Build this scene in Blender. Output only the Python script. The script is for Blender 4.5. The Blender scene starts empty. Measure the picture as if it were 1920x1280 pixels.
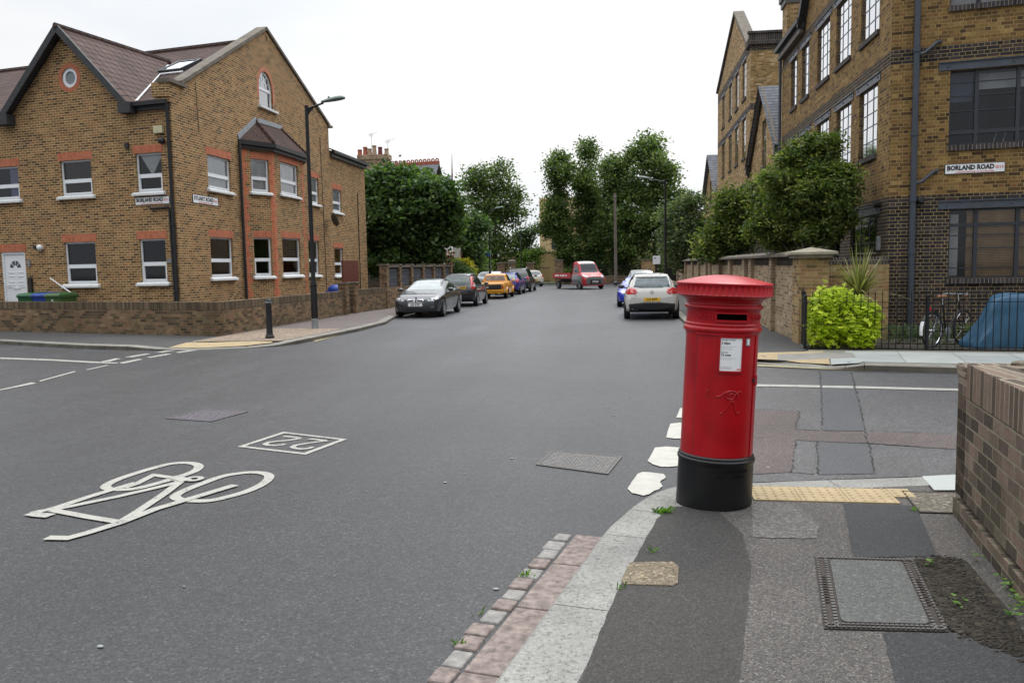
import bpy, bmesh, math, random
import numpy as np
from math import sin, cos, tan, atan, atan2, pi, radians, sqrt, floor
from mathutils import Vector, Matrix, noise
from mathutils.geometry import tessellate_polygon
from mathutils.bvhtree import BVHTree

SC = bpy.context.scene
COL = SC.collection
random.seed(7)
RNG = np.random.default_rng(7)

# ------------------------------------------------------------ camera model
F = 1550.0; EYE = 1.8; ROLL = .018; PITCH = atan(141/F); YAW = radians(7.705)
def cam_axes():
    f = Vector((-sin(YAW)*cos(PITCH), cos(YAW)*cos(PITCH), -sin(PITCH)))
    r0 = Vector((cos(YAW), sin(YAW), 0)); u0 = Vector((-sin(YAW)*sin(PITCH), cos(YAW)*sin(PITCH), cos(PITCH)))
    return r0*cos(ROLL)-u0*sin(ROLL), u0*cos(ROLL)+r0*sin(ROLL), f
CR, CU, CF = cam_axes()
EYEP = Vector((0, 0, EYE))
def ray(px, py): return CF + CR*((px-960)/F) + CU*((640-py)/F)
def G(px, py, z=0.0):                      # survey: where a sight line meets the ground level z
    d = ray(px, py); t = (z-EYE)/d.z
    return Vector((d.x*t, d.y*t, z))
def RP(px, py, p, n):                      # where a sight line meets a plane
    d = ray(px, py); p = Vector(p); n = Vector(n); t = (p-EYEP).dot(n)/d.dot(n)
    return EYEP + d*t
def D(px, py, Y): return RP(px, py, (0, Y, 0), (0, 1, 0))

# ------------------------------------------------------------ mesh builder
class MB:
    def __init__(s): s.v = []; s.f = []; s.m = []; s.T = None; s.mi = 0
    def add(s, vs, fs):
        b = len(s.v)
        for v in vs:
            v = Vector(v)
            s.v.append(s.T @ v if s.T is not None else v)
        for f in fs:
            s.f.append(tuple(b+i for i in f)); s.m.append(s.mi)
    def quad(s, *p): s.add(p, [tuple(range(len(p)))])
    def box(s, x0, x1, y0, y1, z0, z1):
        if x0 > x1: x0, x1 = x1, x0
        if y0 > y1: y0, y1 = y1, y0
        if z0 > z1: z0, z1 = z1, z0
        s.add([(x0,y0,z0),(x1,y0,z0),(x1,y1,z0),(x0,y1,z0),(x0,y0,z1),(x1,y0,z1),(x1,y1,z1),(x0,y1,z1)],
              [(0,3,2,1),(4,5,6,7),(0,1,5,4),(1,2,6,5),(2,3,7,6),(3,0,4,7)])
    def obox(s, o, ax, ay, az):            # box from a corner and three edge vectors
        o, ax, ay, az = Vector(o), Vector(ax), Vector(ay), Vector(az)
        if ax.cross(ay).dot(az) < 0: ax, ay = ay, ax
        s.add([o,o+ax,o+ax+ay,o+ay,o+az,o+ax+az,o+ax+ay+az,o+ay+az],
              [(0,3,2,1),(4,5,6,7),(0,1,5,4),(1,2,6,5),(2,3,7,6),(3,0,4,7)])
    def bar(s, p, q, w, h, up=(0,0,1)):    # beam p->q, width w, height h
        p, q = Vector(p), Vector(q); d = (q-p); u = Vector(up); sd = d.cross(u)
        if sd.length < 1e-6: sd = d.cross(Vector((1,0,0)))
        sd.normalize(); u = sd.cross(d).normalized()
        s.obox(p-sd*w/2-u*h/2, sd*w, d, u*h)
    def tube(s, pts, r, n=8, cap=True):
        pts = [Vector(p) for p in pts]
        if not hasattr(r, '__len__'): r = [r]*len(pts)
        vs = []; fs = []; prev = None
        for i, p in enumerate(pts):
            d = (pts[min(i+1, len(pts)-1)]-pts[max(i-1, 0)]).normalized()
            if prev is None:
                a = Vector((0,0,1)) if abs(d.z) < .9 else Vector((1,0,0))
                x = d.cross(a).normalized()
            else: x = (prev-d*prev.dot(d)).normalized()
            prev = x; y = d.cross(x)
            for k in range(n):
                t = 2*pi*k/n; vs.append(p+(x*cos(t)+y*sin(t))*r[i])
        for i in range(len(pts)-1):
            for k in range(n): fs.append((i*n+k, i*n+(k+1)%n, (i+1)*n+(k+1)%n, (i+1)*n+k))
        if cap: fs.append(tuple(reversed(range(n)))); fs.append(tuple(range((len(pts)-1)*n, len(pts)*n)))
        s.add(vs, fs)
    def lathe(s, prof, n=32, c=(0,0,0), axis='z', cap=True):
        c = Vector(c); vs = []; fs = []
        for r, z in prof:
            for k in range(n):
                t = 2*pi*k/n
                v = Vector((r*cos(t), r*sin(t), z))
                if axis == 'y': v = Vector((v.x, v.z, v.y)) if False else Vector((v.x, -v.z, v.y))
                if axis == 'x': v = Vector((v.z, v.x, v.y))
                vs.append(c+v)
        m = len(prof)
        for i in range(m-1):
            for k in range(n): fs.append((i*n+k, i*n+(k+1)%n, (i+1)*n+(k+1)%n, (i+1)*n+k))
        if cap: fs.append(tuple(reversed(range(n)))); fs.append(tuple(range((m-1)*n, m*n)))
        s.add(vs, fs)
    def ball(s, c, r, n=12, m=8):
        c = Vector(c)
        if not hasattr(r, '__len__'): r = (r, r, r)
        vs = [c+Vector((0,0,-r[2]))]; fs = []
        for i in range(1, m):
            a = -pi/2+pi*i/m
            for k in range(n):
                t = 2*pi*k/n; vs.append(c+Vector((r[0]*cos(a)*cos(t), r[1]*cos(a)*sin(t), r[2]*sin(a))))
        vs.append(c+Vector((0,0,r[2])))
        for k in range(n): fs.append((0, 1+(k+1)%n, 1+k))
        for i in range(m-2):
            for k in range(n): fs.append((1+i*n+k, 1+i*n+(k+1)%n, 1+(i+1)*n+(k+1)%n, 1+(i+1)*n+k))
        e = len(vs)-1; b = 1+(m-2)*n
        for k in range(n): fs.append((b+k, b+(k+1)%n, e))
        s.add(vs, fs)
    def prism(s, poly, vec):               # 3-D polygon extruded by vec
        poly = [Vector(p) for p in poly]; vec = Vector(vec); n = len(poly)
        nrm = Vector((0,0,0))
        for i in range(n): nrm += poly[i].cross(poly[(i+1)%n])
        if nrm.dot(vec) < 0: poly.reverse()
        tris = tessellate_polygon([poly])
        vs = poly+[p+vec for p in poly]; fs = []
        for t in tris:
            a, b, c = t
            nn = (poly[b]-poly[a]).cross(poly[c]-poly[a])
            if nn.dot(vec) > 0: a, b, c = a, c, b
            fs.append((a, b, c)); fs.append((n+a, n+c, n+b))
        for i in range(n):
            j = (i+1)%n; fs.append((i, j, n+j, n+i))
        s.add(vs, fs)
    def sheet(s, poly, z=None):            # flat filled polygon facing up
        poly = [Vector((p[0], p[1], p[2] if z is None else z)) for p in poly]
        fs = []
        for a, b, c in tessellate_polygon([poly]):
            if (poly[b]-poly[a]).cross(poly[c]-poly[a]).z < 0: a, b, c = a, c, b
            fs.append((a, b, c))
        s.add(poly, fs)
    def build(s, name, mats, parent=None, smooth=False, bevel=0, world=True, sharp=35):
        me = bpy.data.meshes.new(name)
        me.from_pydata(s.v, [], s.f)
        if not isinstance(mats, (list, tuple)): mats = [mats]
        for m in mats: me.materials.append(m)
        if len(mats) > 1: me.polygons.foreach_set('material_index', s.m)
        auto_uv(me)
        if smooth:
            me.polygons.foreach_set('use_smooth', [True]*len(me.polygons))
            try: me.set_sharp_from_angle(angle=radians(sharp))
            except Exception: pass
        o = bpy.data.objects.new(name, me); COL.objects.link(o)
        if bevel:
            b = o.modifiers.new('bevel', 'BEVEL'); b.width = bevel; b.segments = 2; b.limit_method = 'ANGLE'; b.angle_limit = radians(40)
        if parent is not None:
            o.parent = parent
            if world and parent.get('_root'): o.matrix_parent_inverse = Matrix.Translation(-Vector(parent['_root']))
        return o

def auto_uv(me):
    n = len(me.polygons)
    if n == 0: return
    me.update()
    uvl = me.uv_layers.new(name='UVMap')
    nv = len(me.vertices); co = np.empty(nv*3, 'f'); me.vertices.foreach_get('co', co); co = co.reshape(-1, 3)
    nl = len(me.loops); li = np.empty(nl, 'i'); me.loops.foreach_get('vertex_index', li)
    nm = np.empty(n*3, 'f'); me.polygons.foreach_get('normal', nm); nm = nm.reshape(-1, 3)
    tot = np.empty(n, 'i'); me.polygons.foreach_get('loop_total', tot)
    N = np.repeat(nm, tot, axis=0); P = co[li]
    h = np.hypot(N[:,0], N[:,1]); flat = h < .25
    hs = np.where(h < 1e-6, 1, h)
    t = np.stack([-N[:,1]/hs, N[:,0]/hs, np.zeros(nl)], 1)
    t[flat] = (1, 0, 0)
    b = np.cross(N, t)
    uv = np.stack([(P*t).sum(1), (P*b).sum(1)], 1).astype('f')
    uvl.data.foreach_set('uv', uv.ravel())

def tag(o, label=None, cat=None, group=None, kind=None):
    if label: o['label'] = label
    if cat: o['category'] = cat
    if group: o['group'] = group
    if kind: o['kind'] = kind
    return o
ROOTS = []
def thing(name, label, cat, loc=(0,0,0), rz=0, group=None, world=True):
    o = bpy.data.objects.new(name, None); COL.objects.link(o)
    o.location = loc; o.rotation_euler = (0, 0, rz); o.empty_display_size = .2
    if world: o['_root'] = list(loc); ROOTS.append(o)
    return tag(o, label, cat, group)
def struct(name, mb, mat, **k): return tag(mb.build(name, mat, **k), kind='structure')
def copy_tree(root, loc, rz, label):
    r = root.copy(); COL.objects.link(r); r.location = loc; r.rotation_euler = (0, 0, rz); r['label'] = label
    for c in list(root.children):
        k = c.copy(); COL.objects.link(k); k.parent = r
        for g in list(c.children):
            q = g.copy(); COL.objects.link(q); q.parent = k
    return r

def text_mb(mb, body, size, M, ext=.003, bold=.0, space=1.0, align='CENTER', resolution=2):
    cu = bpy.data.curves.new('t', 'FONT'); cu.body = body; cu.size = size; cu.extrude = ext; cu.offset = bold
    cu.align_x = align; cu.align_y = 'CENTER'; cu.space_character = space; cu.resolution_u = resolution
    ob = bpy.data.objects.new('t', cu); COL.objects.link(ob)
    me = bpy.data.meshes.new_from_object(ob.evaluated_get(bpy.context.evaluated_depsgraph_get()))
    mb.add([M @ v.co for v in me.vertices], [tuple(p.vertices) for p in me.polygons])
    w = max((v.co.x for v in me.vertices), default=0)-min((v.co.x for v in me.vertices), default=0)
    bpy.data.objects.remove(ob); bpy.data.curves.remove(cu); bpy.data.meshes.remove(me)
    return w

# ------------------------------------------------------------ materials
class NT:
    def __init__(s, name):
        s.mat = bpy.data.materials.new(name); s.mat.use_nodes = True
        s.t = s.mat.node_tree; s.t.nodes.clear()
        s.out = s.t.nodes.new('ShaderNodeOutputMaterial')
    def n(s, typ, ins=None, **props):
        nd = s.t.nodes.new('ShaderNode'+typ)
        for k, v in props.items(): setattr(nd, k, v)
        for k, v in (ins or {}).items():
            sock = nd.inputs[k]
            if isinstance(v, bpy.types.NodeSocket): s.t.links.new(v, sock)
            elif isinstance(v, tuple) and len(v) == 3 and sock.type == 'RGBA': sock.default_value = (*v, 1)
            else: sock.default_value = v
        return nd
    def math(s, op, a, b=0.0, c=None):
        d = {0: a, 1: b}
        if c is not None: d[2] = c
        return s.n('Math', d, operation=op).outputs[0]
    def mix(s, f, a, b, blend='MIX'):
        nd = s.n('Mix', data_type='RGBA', blend_type=blend)
        for i, v in ((0, f), (6, a), (7, b)):
            if isinstance(v, bpy.types.NodeSocket): s.t.links.new(v, nd.inputs[i])
            elif isinstance(v, tuple): nd.inputs[i].default_value = (*v[:3], 1)
            else: nd.inputs[i].default_value = v
        return nd.outputs[2]
    def ramp(s, fac, stops, interp='LINEAR'):
        nd = s.n('ValToRGB', {'Fac': fac}); cr = nd.color_ramp; cr.interpolation = interp
        while len(cr.elements) < len(stops): cr.elements.new(.5)
        for e, (p, c) in zip(cr.elements, stops):
            e.position = p; e.color = (*c, 1) if len(c) == 3 else c
        return nd.outputs[0]
    def noise(s, vec, scale, detail=3, rough=.5): return s.n('TexNoise', {'Vector': vec, 'Scale': scale, 'Detail': detail, 'Roughness': rough}).outputs[0]
    def bump(s, h, strength=.3, dist=.01): return s.n('Bump', {'Height': h, 'Strength': strength, 'Distance': dist}).outputs[0]
    def pos(s): return s.n('NewGeometry').outputs['Position']
    def uv(s): return s.n('TexCoord').outputs['UV']
    def obj(s): return s.n('TexCoord').outputs['Object']
    def pbr(s, **k):
        d = {}
        names = dict(color='Base Color', rough='Roughness', metal='Metallic', normal='Normal', coat='Coat Weight', coatr='Coat Roughness', spec='Specular IOR Level', alpha='Alpha', emit='Emission Color', emits='Emission Strength', sheen='Sheen Weight')
        for a, b in k.items(): d[names[a]] = b
        p = s.n('BsdfPrincipled', d); s.t.links.new(p.outputs[0], s.out.inputs[0]); return s.mat

def g3(v): return (v, v, v)
def hexc(r, g, b):
    f = lambda c: ((c/255+.055)/1.055)**2.4 if c > 10 else c/255/12.92
    return (f(r), f(g), f(b))

def m_brick(name, tones, mortar, bw=.225, bh=.075, gap=.011, stain=.35, dark=None, bands=(), english=False, moss=0, bumpd=.004):
    m = NT(name); uv = m.uv(); pos = m.pos()
    wob = m.n('TexNoise', {'Vector': pos, 'Scale': 9.0, 'Detail': 2.0}).outputs['Color']
    uvw = m.n('VectorMath', {0: uv, 1: m.n('VectorMath', {0: wob, 1: (.008,.008,.008)}, operation='MULTIPLY').outputs[0]}, operation='ADD').outputs[0]
    def bt(w):
        nd = m.n('TexBrick', {'Vector': uvw, 'Color1': (0,0,0), 'Color2': (1,1,1), 'Mortar': (.5,.5,.5), 'Scale': 1.0, 'Mortar Size': gap/2, 'Mortar Smooth': .25, 'Bias': 0.0, 'Brick Width': w, 'Row Height': bh})
        nd.offset = .5; return nd.outputs[0], nd.outputs[1]
    c, fac = bt(bw)
    if english:
        uvw = m.n('VectorMath', {0: uvw, 1: (bw/4, 0, 0)}, operation='ADD').outputs[0]
        c2, f2 = bt(bw/2)
        v = m.n('SeparateXYZ', {0: uv}).outputs[1]
        alt = m.math('GREATER_THAN', m.math('FRACT', m.math('DIVIDE', v, bh*2)), .5)
        c = m.mix(alt, c, c2)
        fm = m.n('Mix', {0: alt, 2: fac, 3: f2}); fac = fm.outputs[0]
    val = m.n('SeparateColor', {0: c}).outputs[0]
    col = m.ramp(val, tones)
    if dark:
        v = m.n('SeparateXYZ', {0: uv}).outputs[1]; msk = 0.0
        dk = m.ramp(val, dark)
        for lo, hi in bands:
            q = m.math('MULTIPLY', m.math('GREATER_THAN', v, lo), m.math('LESS_THAN', v, hi))
            msk = q if isinstance(msk, float) else m.math('MAXIMUM', msk, q)
        col = m.mix(msk, col, dk)
    big = m.noise(pos, .55, 4, .6)
    small = m.noise(pos, 45, 3, .6)
    col = m.mix(stain, col, m.mix(1.0, col, m.ramp(big, [(.3, g3(.55)), (.7, g3(1.35))]), 'MULTIPLY'))
    col = m.mix(.5, col, m.mix(1.0, col, m.ramp(small, [(.3, g3(.6)), (.7, g3(1.4))]), 'MULTIPLY'))
    midn = m.noise(pos, 6.5, 5, .7)
    col = m.mix(.55, col, m.mix(1.0, col, m.ramp(midn, [(.3, g3(.62)), (.5, g3(1.0)), (.7, g3(1.3))]), 'MULTIPLY'))
    mc = m.mix(1.0, mortar, m.ramp(m.noise(pos, 3, 3), [(.3, g3(.75)), (.7, g3(1.2))]), 'MULTIPLY')
    col = m.mix(fac, col, mc)
    if moss:
        z = m.n('SeparateXYZ', {0: pos}).outputs[2]
        mk = m.math('MULTIPLY', m.n('MapRange', {'Value': z, 'From Min': .0, 'From Max': .9, 'To Min': moss, 'To Max': 0.0}).outputs[0], m.ramp(m.noise(pos, 5, 4, .7), [(.4, g3(0)), (.65, g3(1))]))
        col = m.mix(mk, col, (.045, .05, .02))
    h = m.math('SUBTRACT', m.math('MULTIPLY', small, .5), fac)
    return m.pbr(color=col, rough=.9, normal=m.bump(h, .7, bumpd), spec=.25)

YB = [(0, hexc(92,68,44)), (.25, hexc(128,100,62)), (.55, hexc(158,125,78)), (.8, hexc(140,96,60)), (1, hexc(176,146,96))]
M = {}
M['brick_house'] = m_brick('house_brick', [(0, (.075,.042,.024)), (.3, (.165,.092,.043)), (.6, (.26,.15,.064)), (.85, (.25,.12,.054)), (1, (.33,.20,.09))], (.58,.43,.23), stain=.22, gap=.016)
M['brick_wall'] = m_brick('garden_brick', [(0, (.07,.045,.03)), (.3, (.13,.085,.05)), (.6, (.2,.135,.075)), (.85, (.24,.13,.075)), (1, (.25,.18,.1))], (.17,.145,.1), stain=.7, moss=.5)
M['brick_pink'] = m_brick('brown_pink_brick', [(0, (.05,.037,.031)), (.3, (.09,.066,.053)), (.55, (.135,.10,.078)), (.8, (.17,.115,.092)), (1, (.18,.148,.115))], (.21,.195,.135), stain=.8, moss=.75, gap=.014, bw=.21, bh=.083)
M['brick_cap'] = m_brick('coping_brick', [(0, (.045,.033,.028)), (.3, (.085,.06,.048)), (.55, (.12,.085,.066)), (.8, (.15,.095,.075)), (1, (.14,.115,.092))], (.22,.20,.14), bw=.085, bh=.6, stain=.8, gap=.02)
M['brick_cap_left'] = m_brick('coping_stock_brick', [(0, (.06,.042,.028)), (.5, (.11,.078,.048)), (1, (.17,.12,.075))], (.15,.125,.085), bw=.075, bh=.6, stain=.7)
M['red_soldier'] = m_brick('red_lintel_brick', [(0, (.42,.13,.07)), (.5, (.50,.17,.09)), (1, (.44,.15,.085))], (.36,.17,.11), bw=.075, bh=.6, gap=.009, stain=.2)
M['red_quoin'] = m_brick('red_quoin_brick', [(0, (.44,.12,.055)), (.5, (.56,.17,.08)), (1, (.48,.15,.075))], (.33,.22,.15), stain=.2)
DK = [(0, (.018,.016,.017)), (.5, (.034,.030,.034)), (.8, (.052,.046,.050)), (1, (.07,.045,.036))]
M['brick_school'] = m_brick('stock_brick', [(0, (.06,.035,.018)), (.3, (.15,.088,.034)), (.6, (.235,.147,.05)), (.85, (.18,.092,.036)), (1, (.31,.205,.078))], (.33,.24,.11), dark=DK, bands=((-2, 3.12), (5.86, 6.16), (8.5, 8.8)), english=True, stain=.35)
M['brick_tower'] = m_brick('tower_brick', [(0, (.16,.10,.045)), (.4, (.28,.175,.068)), (.8, (.35,.22,.09)), (1, (.5,.37,.22))], (.36,.28,.17), dark=DK, bands=((-2, 3.12), (8.45, 8.75), (11.0, 11.5)), stain=.4)
M['brick_light'] = m_brick('pale_wall_brick', [(0, (.16,.11,.07)), (.3, (.28,.2,.12)), (.6, (.37,.28,.18)), (.85, (.33,.21,.13)), (1, (.43,.35,.25))], (.42,.36,.26), stain=.5, moss=.35)
M['brick_pier'] = m_brick('pier_brick', [(0, (.13,.085,.045)), (.3, (.27,.18,.075)), (.6, (.36,.25,.11)), (.85, (.27,.14,.07)), (1, (.38,.29,.17))], (.38,.31,.2), stain=.4, moss=.2)
M['brick_dark_soldier'] = m_brick('dark_sill_brick', [(0, (.03,.028,.032)), (1, (.07,.062,.068))], (.28,.23,.15), bw=.075, bh=.6)

def m_asphalt(name, base, tint=(1,1,1), speck=.5, scale=230, rough=.8, patch=.25, bump=.5):
    m = NT(name); p = m.pos()
    f = m.noise(p, scale, 2, .7); v = m.n('TexVoronoi', {'Vector': p, 'Scale': scale*.75}).outputs['Distance']
    vc = m.n('TexVoronoi', {'Vector': p, 'Scale': scale*.55}).outputs['Color']
    st = m.ramp(m.n('SeparateColor', {0: vc}).outputs[0], [(0, g3(.4)), (.3, g3(.8)), (.7, g3(1.1)), (.93, g3(1.6)), (.98, g3(2.4))])
    big = m.noise(p, .35, 5, .65); mid = m.noise(p, 4.5, 4, .7)
    if name == 'road_asphalt':                  # paler with distance: the far road's sheen is painted into the base colour
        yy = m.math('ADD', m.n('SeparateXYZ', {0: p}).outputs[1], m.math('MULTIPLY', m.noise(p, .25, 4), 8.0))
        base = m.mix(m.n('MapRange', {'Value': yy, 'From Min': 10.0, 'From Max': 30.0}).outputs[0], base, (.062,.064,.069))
    col = m.mix(speck, base, m.mix(1.0, base, st, 'MULTIPLY'))
    col = m.mix(1.0, col, m.ramp(f, [(.25, g3(.35)), (.5, g3(1)), (.75, g3(1.75))]), 'MULTIPLY')
    col = m.mix(patch, col, m.mix(1.0, col, m.ramp(big, [(.3, g3(.6)), (.7, g3(1.4))]), 'MULTIPLY'))
    col = m.mix(.35, col, m.mix(1.0, col, m.ramp(mid, [(.3, g3(.72)), (.7, g3(1.28))]), 'MULTIPLY'))
    stv = m.n('VectorMath', {0: p, 1: (1.1,.10,1)}, operation='MULTIPLY').outputs[0]
    col = m.mix(.5 if name == 'road_asphalt' else .15, col, m.mix(1.0, col, m.ramp(m.noise(stv, .9, 4, .6), [(.3, g3(.72)), (.5, g3(1.0)), (.7, g3(1.35))]), 'MULTIPLY'))
    h = m.math('ADD', m.math('MULTIPLY', v, -1.0), f)
    return m.pbr(color=col, rough=m.n('MapRange', {'Value': mid, 'To Min': rough-.1, 'To Max': rough+.1}).outputs[0], normal=m.bump(h, bump, .004), spec=.4)
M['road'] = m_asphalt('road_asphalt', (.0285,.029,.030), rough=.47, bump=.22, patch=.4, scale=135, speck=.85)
M['road_side'] = m_asphalt('side_road_asphalt', (.070,.069,.070), speck=.8, rough=.6, patch=.5, bump=.3, scale=150)
M['road_red'] = m_asphalt('reddish_asphalt', (.088,.070,.066), speck=.8, rough=.8, patch=.6)
M['road_trench'] = m_asphalt('trench_asphalt', (.062,.063,.067), speck=.5, rough=.7)
M['pave_dark'] = m_asphalt('dark_footway_asphalt', (.040,.0375,.0345), speck=.7, scale=230)
M['pave_pink'] = m_asphalt('worn_pinkish_footway', (.080,.073,.067), speck=.9, scale=230, patch=.5)
M['pave_black'] = m_asphalt('fresh_patch_asphalt', (.033,.034,.036), speck=.7, scale=230)
M['pave_left'] = m_asphalt('left_footway', (.12,.10,.093), speck=.4, patch=.3)
M['pave_left_dark'] = m_asphalt('left_footway_dark', (.055,.053,.053), speck=.4)
M['soil'] = m_asphalt('soil_moss', (.030,.025,.018), speck=.6, scale=60, rough=.95, bump=1.0)
M['stone_patch'] = m_asphalt('stone_patch_mat', (.15,.12,.08), speck=.7, scale=110)
M['concrete_lid'] = m_asphalt('concrete_lid_mat', (.085,.087,.082), speck=.5, scale=160)
M['concrete_aggr'] = m_asphalt('aggregate_lid_mat', (.11,.095,.072), speck=.9, scale=90)
def m_simple(name, col, rough=.6, metal=0, var=.15, scale=6, coat=0, spec=.5, bump=0, bs=40):
    m = NT(name); p = m.obj()
    c = m.mix(1.0, col, m.ramp(m.noise(p, scale, 4, .6), [(.3, g3(1-var)), (.7, g3(1+var))]), 'MULTIPLY')
    k = dict(color=c, rough=rough, metal=metal, coat=coat, spec=spec)
    if bump: k['normal'] = m.bump(m.noise(p, bs, 4), bump, .005)
    return m.pbr(**k)
M['granite'] = None
def m_granite():
    m = NT('granite_kerb'); p = m.pos()
    n1 = m.noise(p, 55, 3, .75); n2 = m.noise(p, 3, 3)
    sp = m.ramp(n1, [(.36, (.09,.085,.075)), (.43, (.20,.197,.18)), (.6, (.25,.247,.228)), (.72, (.33,.325,.30))])
    c = m.mix(1.0, sp, m.ramp(n2, [(.3, g3(.8)), (.7, g3(1.15))]), 'MULTIPLY')
    return m.pbr(color=c, rough=.8, normal=m.bump(n1, .5, .006))
M['granite'] = m_granite()
M['kerb_stone'] = m_simple('kerb_stone_mat', (.20,.19,.165), .85, var=.25, scale=3, bump=.3)
M['kerb_dirty'] = m_simple('kerb_riser_mat', (.10,.09,.07), .9, var=.4, scale=2, bump=.3)
M['sett_pink'] = m_simple('pink_sett', (.18,.142,.126), .8, var=.5, scale=22, bump=.5, bs=60)
M['sett_grey'] = m_simple('grey_sett', (.21,.198,.185), .75, var=.3, scale=18, bump=.5, bs=60)
M['slab_light'] = m_simple('pale_slab', (.29,.31,.30), .8, var=.08, scale=2)
M['slab_white'] = m_simple('white_slab', (.34,.36,.34), .8, var=.08, scale=2)
M['slab_grey'] = m_simple('grey_slab', (.21,.20,.18), .85, var=.15, scale=3)
M['slab_joint'] = m_simple('slab_bedding', (.2,.19,.16), .95)
M['tactile'] = m_simple('buff_tactile', (.34,.26,.145), .8, var=.14, scale=5)
def m_paint():
    m = NT('road_paint'); p = m.pos()
    n1 = m.noise(p, 70, 3, .7); n2 = m.noise(p, 6, 4, .7)
    w = m.ramp(m.math('ADD', m.math('MULTIPLY', n1, .6), m.math('MULTIPLY', n2, .4)), [(.395, g3(0)), (.465, g3(1))])
    c = m.mix(w, (.12,.12,.115), (.34,.33,.295))
    return m.pbr(color=c, rough=.7, normal=m.bump(n1, .3, .004))
M['paint'] = m_paint()
M['paint_thick'] = m_simple('thick_paint', (.40,.39,.345), .6, var=.12, scale=9, bump=.3, bs=25)
M['paint_yellow'] = m_simple('yellow_paint', (.33,.29,.15), .7, var=.3, scale=12)
M['upvc'] = m_simple('white_upvc', (.74,.76,.78), .35, var=.03)
M['sill_white'] = m_simple('painted_sill', (.66,.67,.66), .6, var=.1)
M['black_paint'] = m_simple('black_gloss_paint', (.008,.008,.009), .4, var=.2, spec=.4)
M['black_plastic'] = m_simple('black_plastic', (.014,.014,.015), .5, var=.2)
M['black_wood'] = m_simple('black_bargeboard', (.03,.031,.034), .6, var=.5, scale=12)
M['steel_blue'] = m_simple('blue_grey_steel', (.045,.055,.072), .45, var=.15)
M['steel_lintel'] = m_simple('blue_grey_lintel', (.06,.07,.09), .45, var=.2)
M['steel_dark'] = m_simple('dark_window_steel', (.03,.034,.042), .4, var=.1)
M['stone'] = m_simple('coping_stone', (.135,.115,.09), .9, var=.3, scale=3, bump=.3)
M['stone_pale'] = m_simple('pale_coping_stone', (.3,.27,.2), .9, var=.3, scale=3, bump=.3)
M['lead'] = m_simple('lead_flashing', (.27,.29,.31), .55, var=.2)
M['white_metal'] = m_simple('white_metal', (.7,.7,.7), .45, var=.05)
M['chrome'] = m_simple('chrome', (.7,.7,.72), .15, metal=1, var=.05)
M['cream'] = m_simple('cream_render', (.56,.42,.23), .9, var=.08, scale=1)
M['cream_low'] = m_simple('ochre_render', (.45,.31,.15), .9, var=.08, scale=1)
M['bark'] = m_simple('bark', (.07,.055,.04), .95, var=.4, scale=9, bump=.6)
M['wood_pole'] = m_simple('weathered_pole', (.13,.11,.09), .9, var=.3, scale=5, bump=.3)
M['red_wood'] = m_simple('red_brown_gate', (.12,.025,.012), .6, var=.2)
M['curtain'] = m_simple('net_curtain', (.8,.8,.8), .95, var=.1)
M['curtain_lilac'] = m_simple('lilac_curtain', (.35,.33,.5), .95, var=.1)
M['curtain_dark'] = m_simple('brown_curtain', (.09,.065,.05), .95, var=.3)
M['room'] = m_simple('room_wall', (.10,.085,.075), .95)
M['white_sign'] = m_simple('enamel_white', (.78,.79,.80), .4, var=.03)
M['ink'] = m_simple('black_ink', (.02,.02,.022), .5)
M['ink_grey'] = m_simple('grey_ink', (.3,.3,.32), .5)
M['ink_red'] = m_simple('red_ink', (.62,.06,.05), .5)
M['plate_yellow'] = m_simple('yellow_plate', (.85,.50,.03), .4, var=.03)
M['plate_white'] = m_simple('white_plate', (.78,.78,.76), .4, var=.03)
M['tyre'] = m_simple('tyre_rubber', (.016,.016,.017), .8)
M['rim'] = m_simple('alloy_rim', (.5,.5,.52), .3, metal=.8, var=.05)
M['rim_dark'] = m_simple('dark_rim', (.07,.07,.075), .4, metal=.5)
M['lamp_red'] = m_simple('red_lens', (.5,.012,.015), .15, coat=1)
M['lamp_clear'] = m_simple('clear_lens', (.45,.46,.48), .12, metal=.4)
M['bin_green'] = m_simple('green_bin', (.012,.10,.035), .5)
M['bin_olive'] = m_simple('olive_bin', (.045,.11,.03), .5)
M['bin_blue'] = m_simple('blue_bin', (.012,.05,.28), .5)
M['terracotta'] = m_simple('terracotta', (.34,.10,.06), .8, var=.2)
M['terracotta_dk'] = m_simple('dark_terracotta', (.16,.035,.04), .8, var=.2)
M['buff_pot'] = m_simple('buff_pot', (.36,.26,.18), .85, var=.2)
M['iron'] = m_simple('cast_iron', (.10,.095,.09), .55, metal=.4, var=.3, scale=30, bump=.5)
M['iron_pale'] = m_simple('worn_iron', (.24,.23,.225), .5, metal=.4, var=.3, scale=30)
M['iron_purple'] = m_simple('purple_iron', (.10,.088,.10), .6, metal=.2, var=.3, scale=20, bump=.4)
M['iron_rust'] = m_simple('rusty_iron', (.035,.027,.022), .7, metal=.3, var=.4, scale=20, bump=.5)
M['tan'] = m_simple('tan_leather', (.2,.09,.045), .6)
M['galv'] = m_simple('galvanised', (.25,.27,.28), .5, metal=.3, var=.3)
M['lamp_grey'] = m_simple('lantern_grey', (.11,.15,.13), .45)
def m_postred():
    m = NT('pillar_red'); p = m.obj()
    c = m.mix(1.0, (.35,.002,.007), m.ramp(m.noise(p, 5, 4), [(.3, g3(.85)), (.7, g3(1.15))]), 'MULTIPLY')
    return m.pbr(color=c, rough=.36, coat=.1, coatr=.12, spec=.35, normal=m.bump(m.noise(p, 22, 3), .12, .004))
M['post_red'] = m_postred()
M['post_black'] = m_simple('pillar_black', (.007,.007,.008), .42, coat=0, spec=.35, bump=.15, bs=20)
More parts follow.
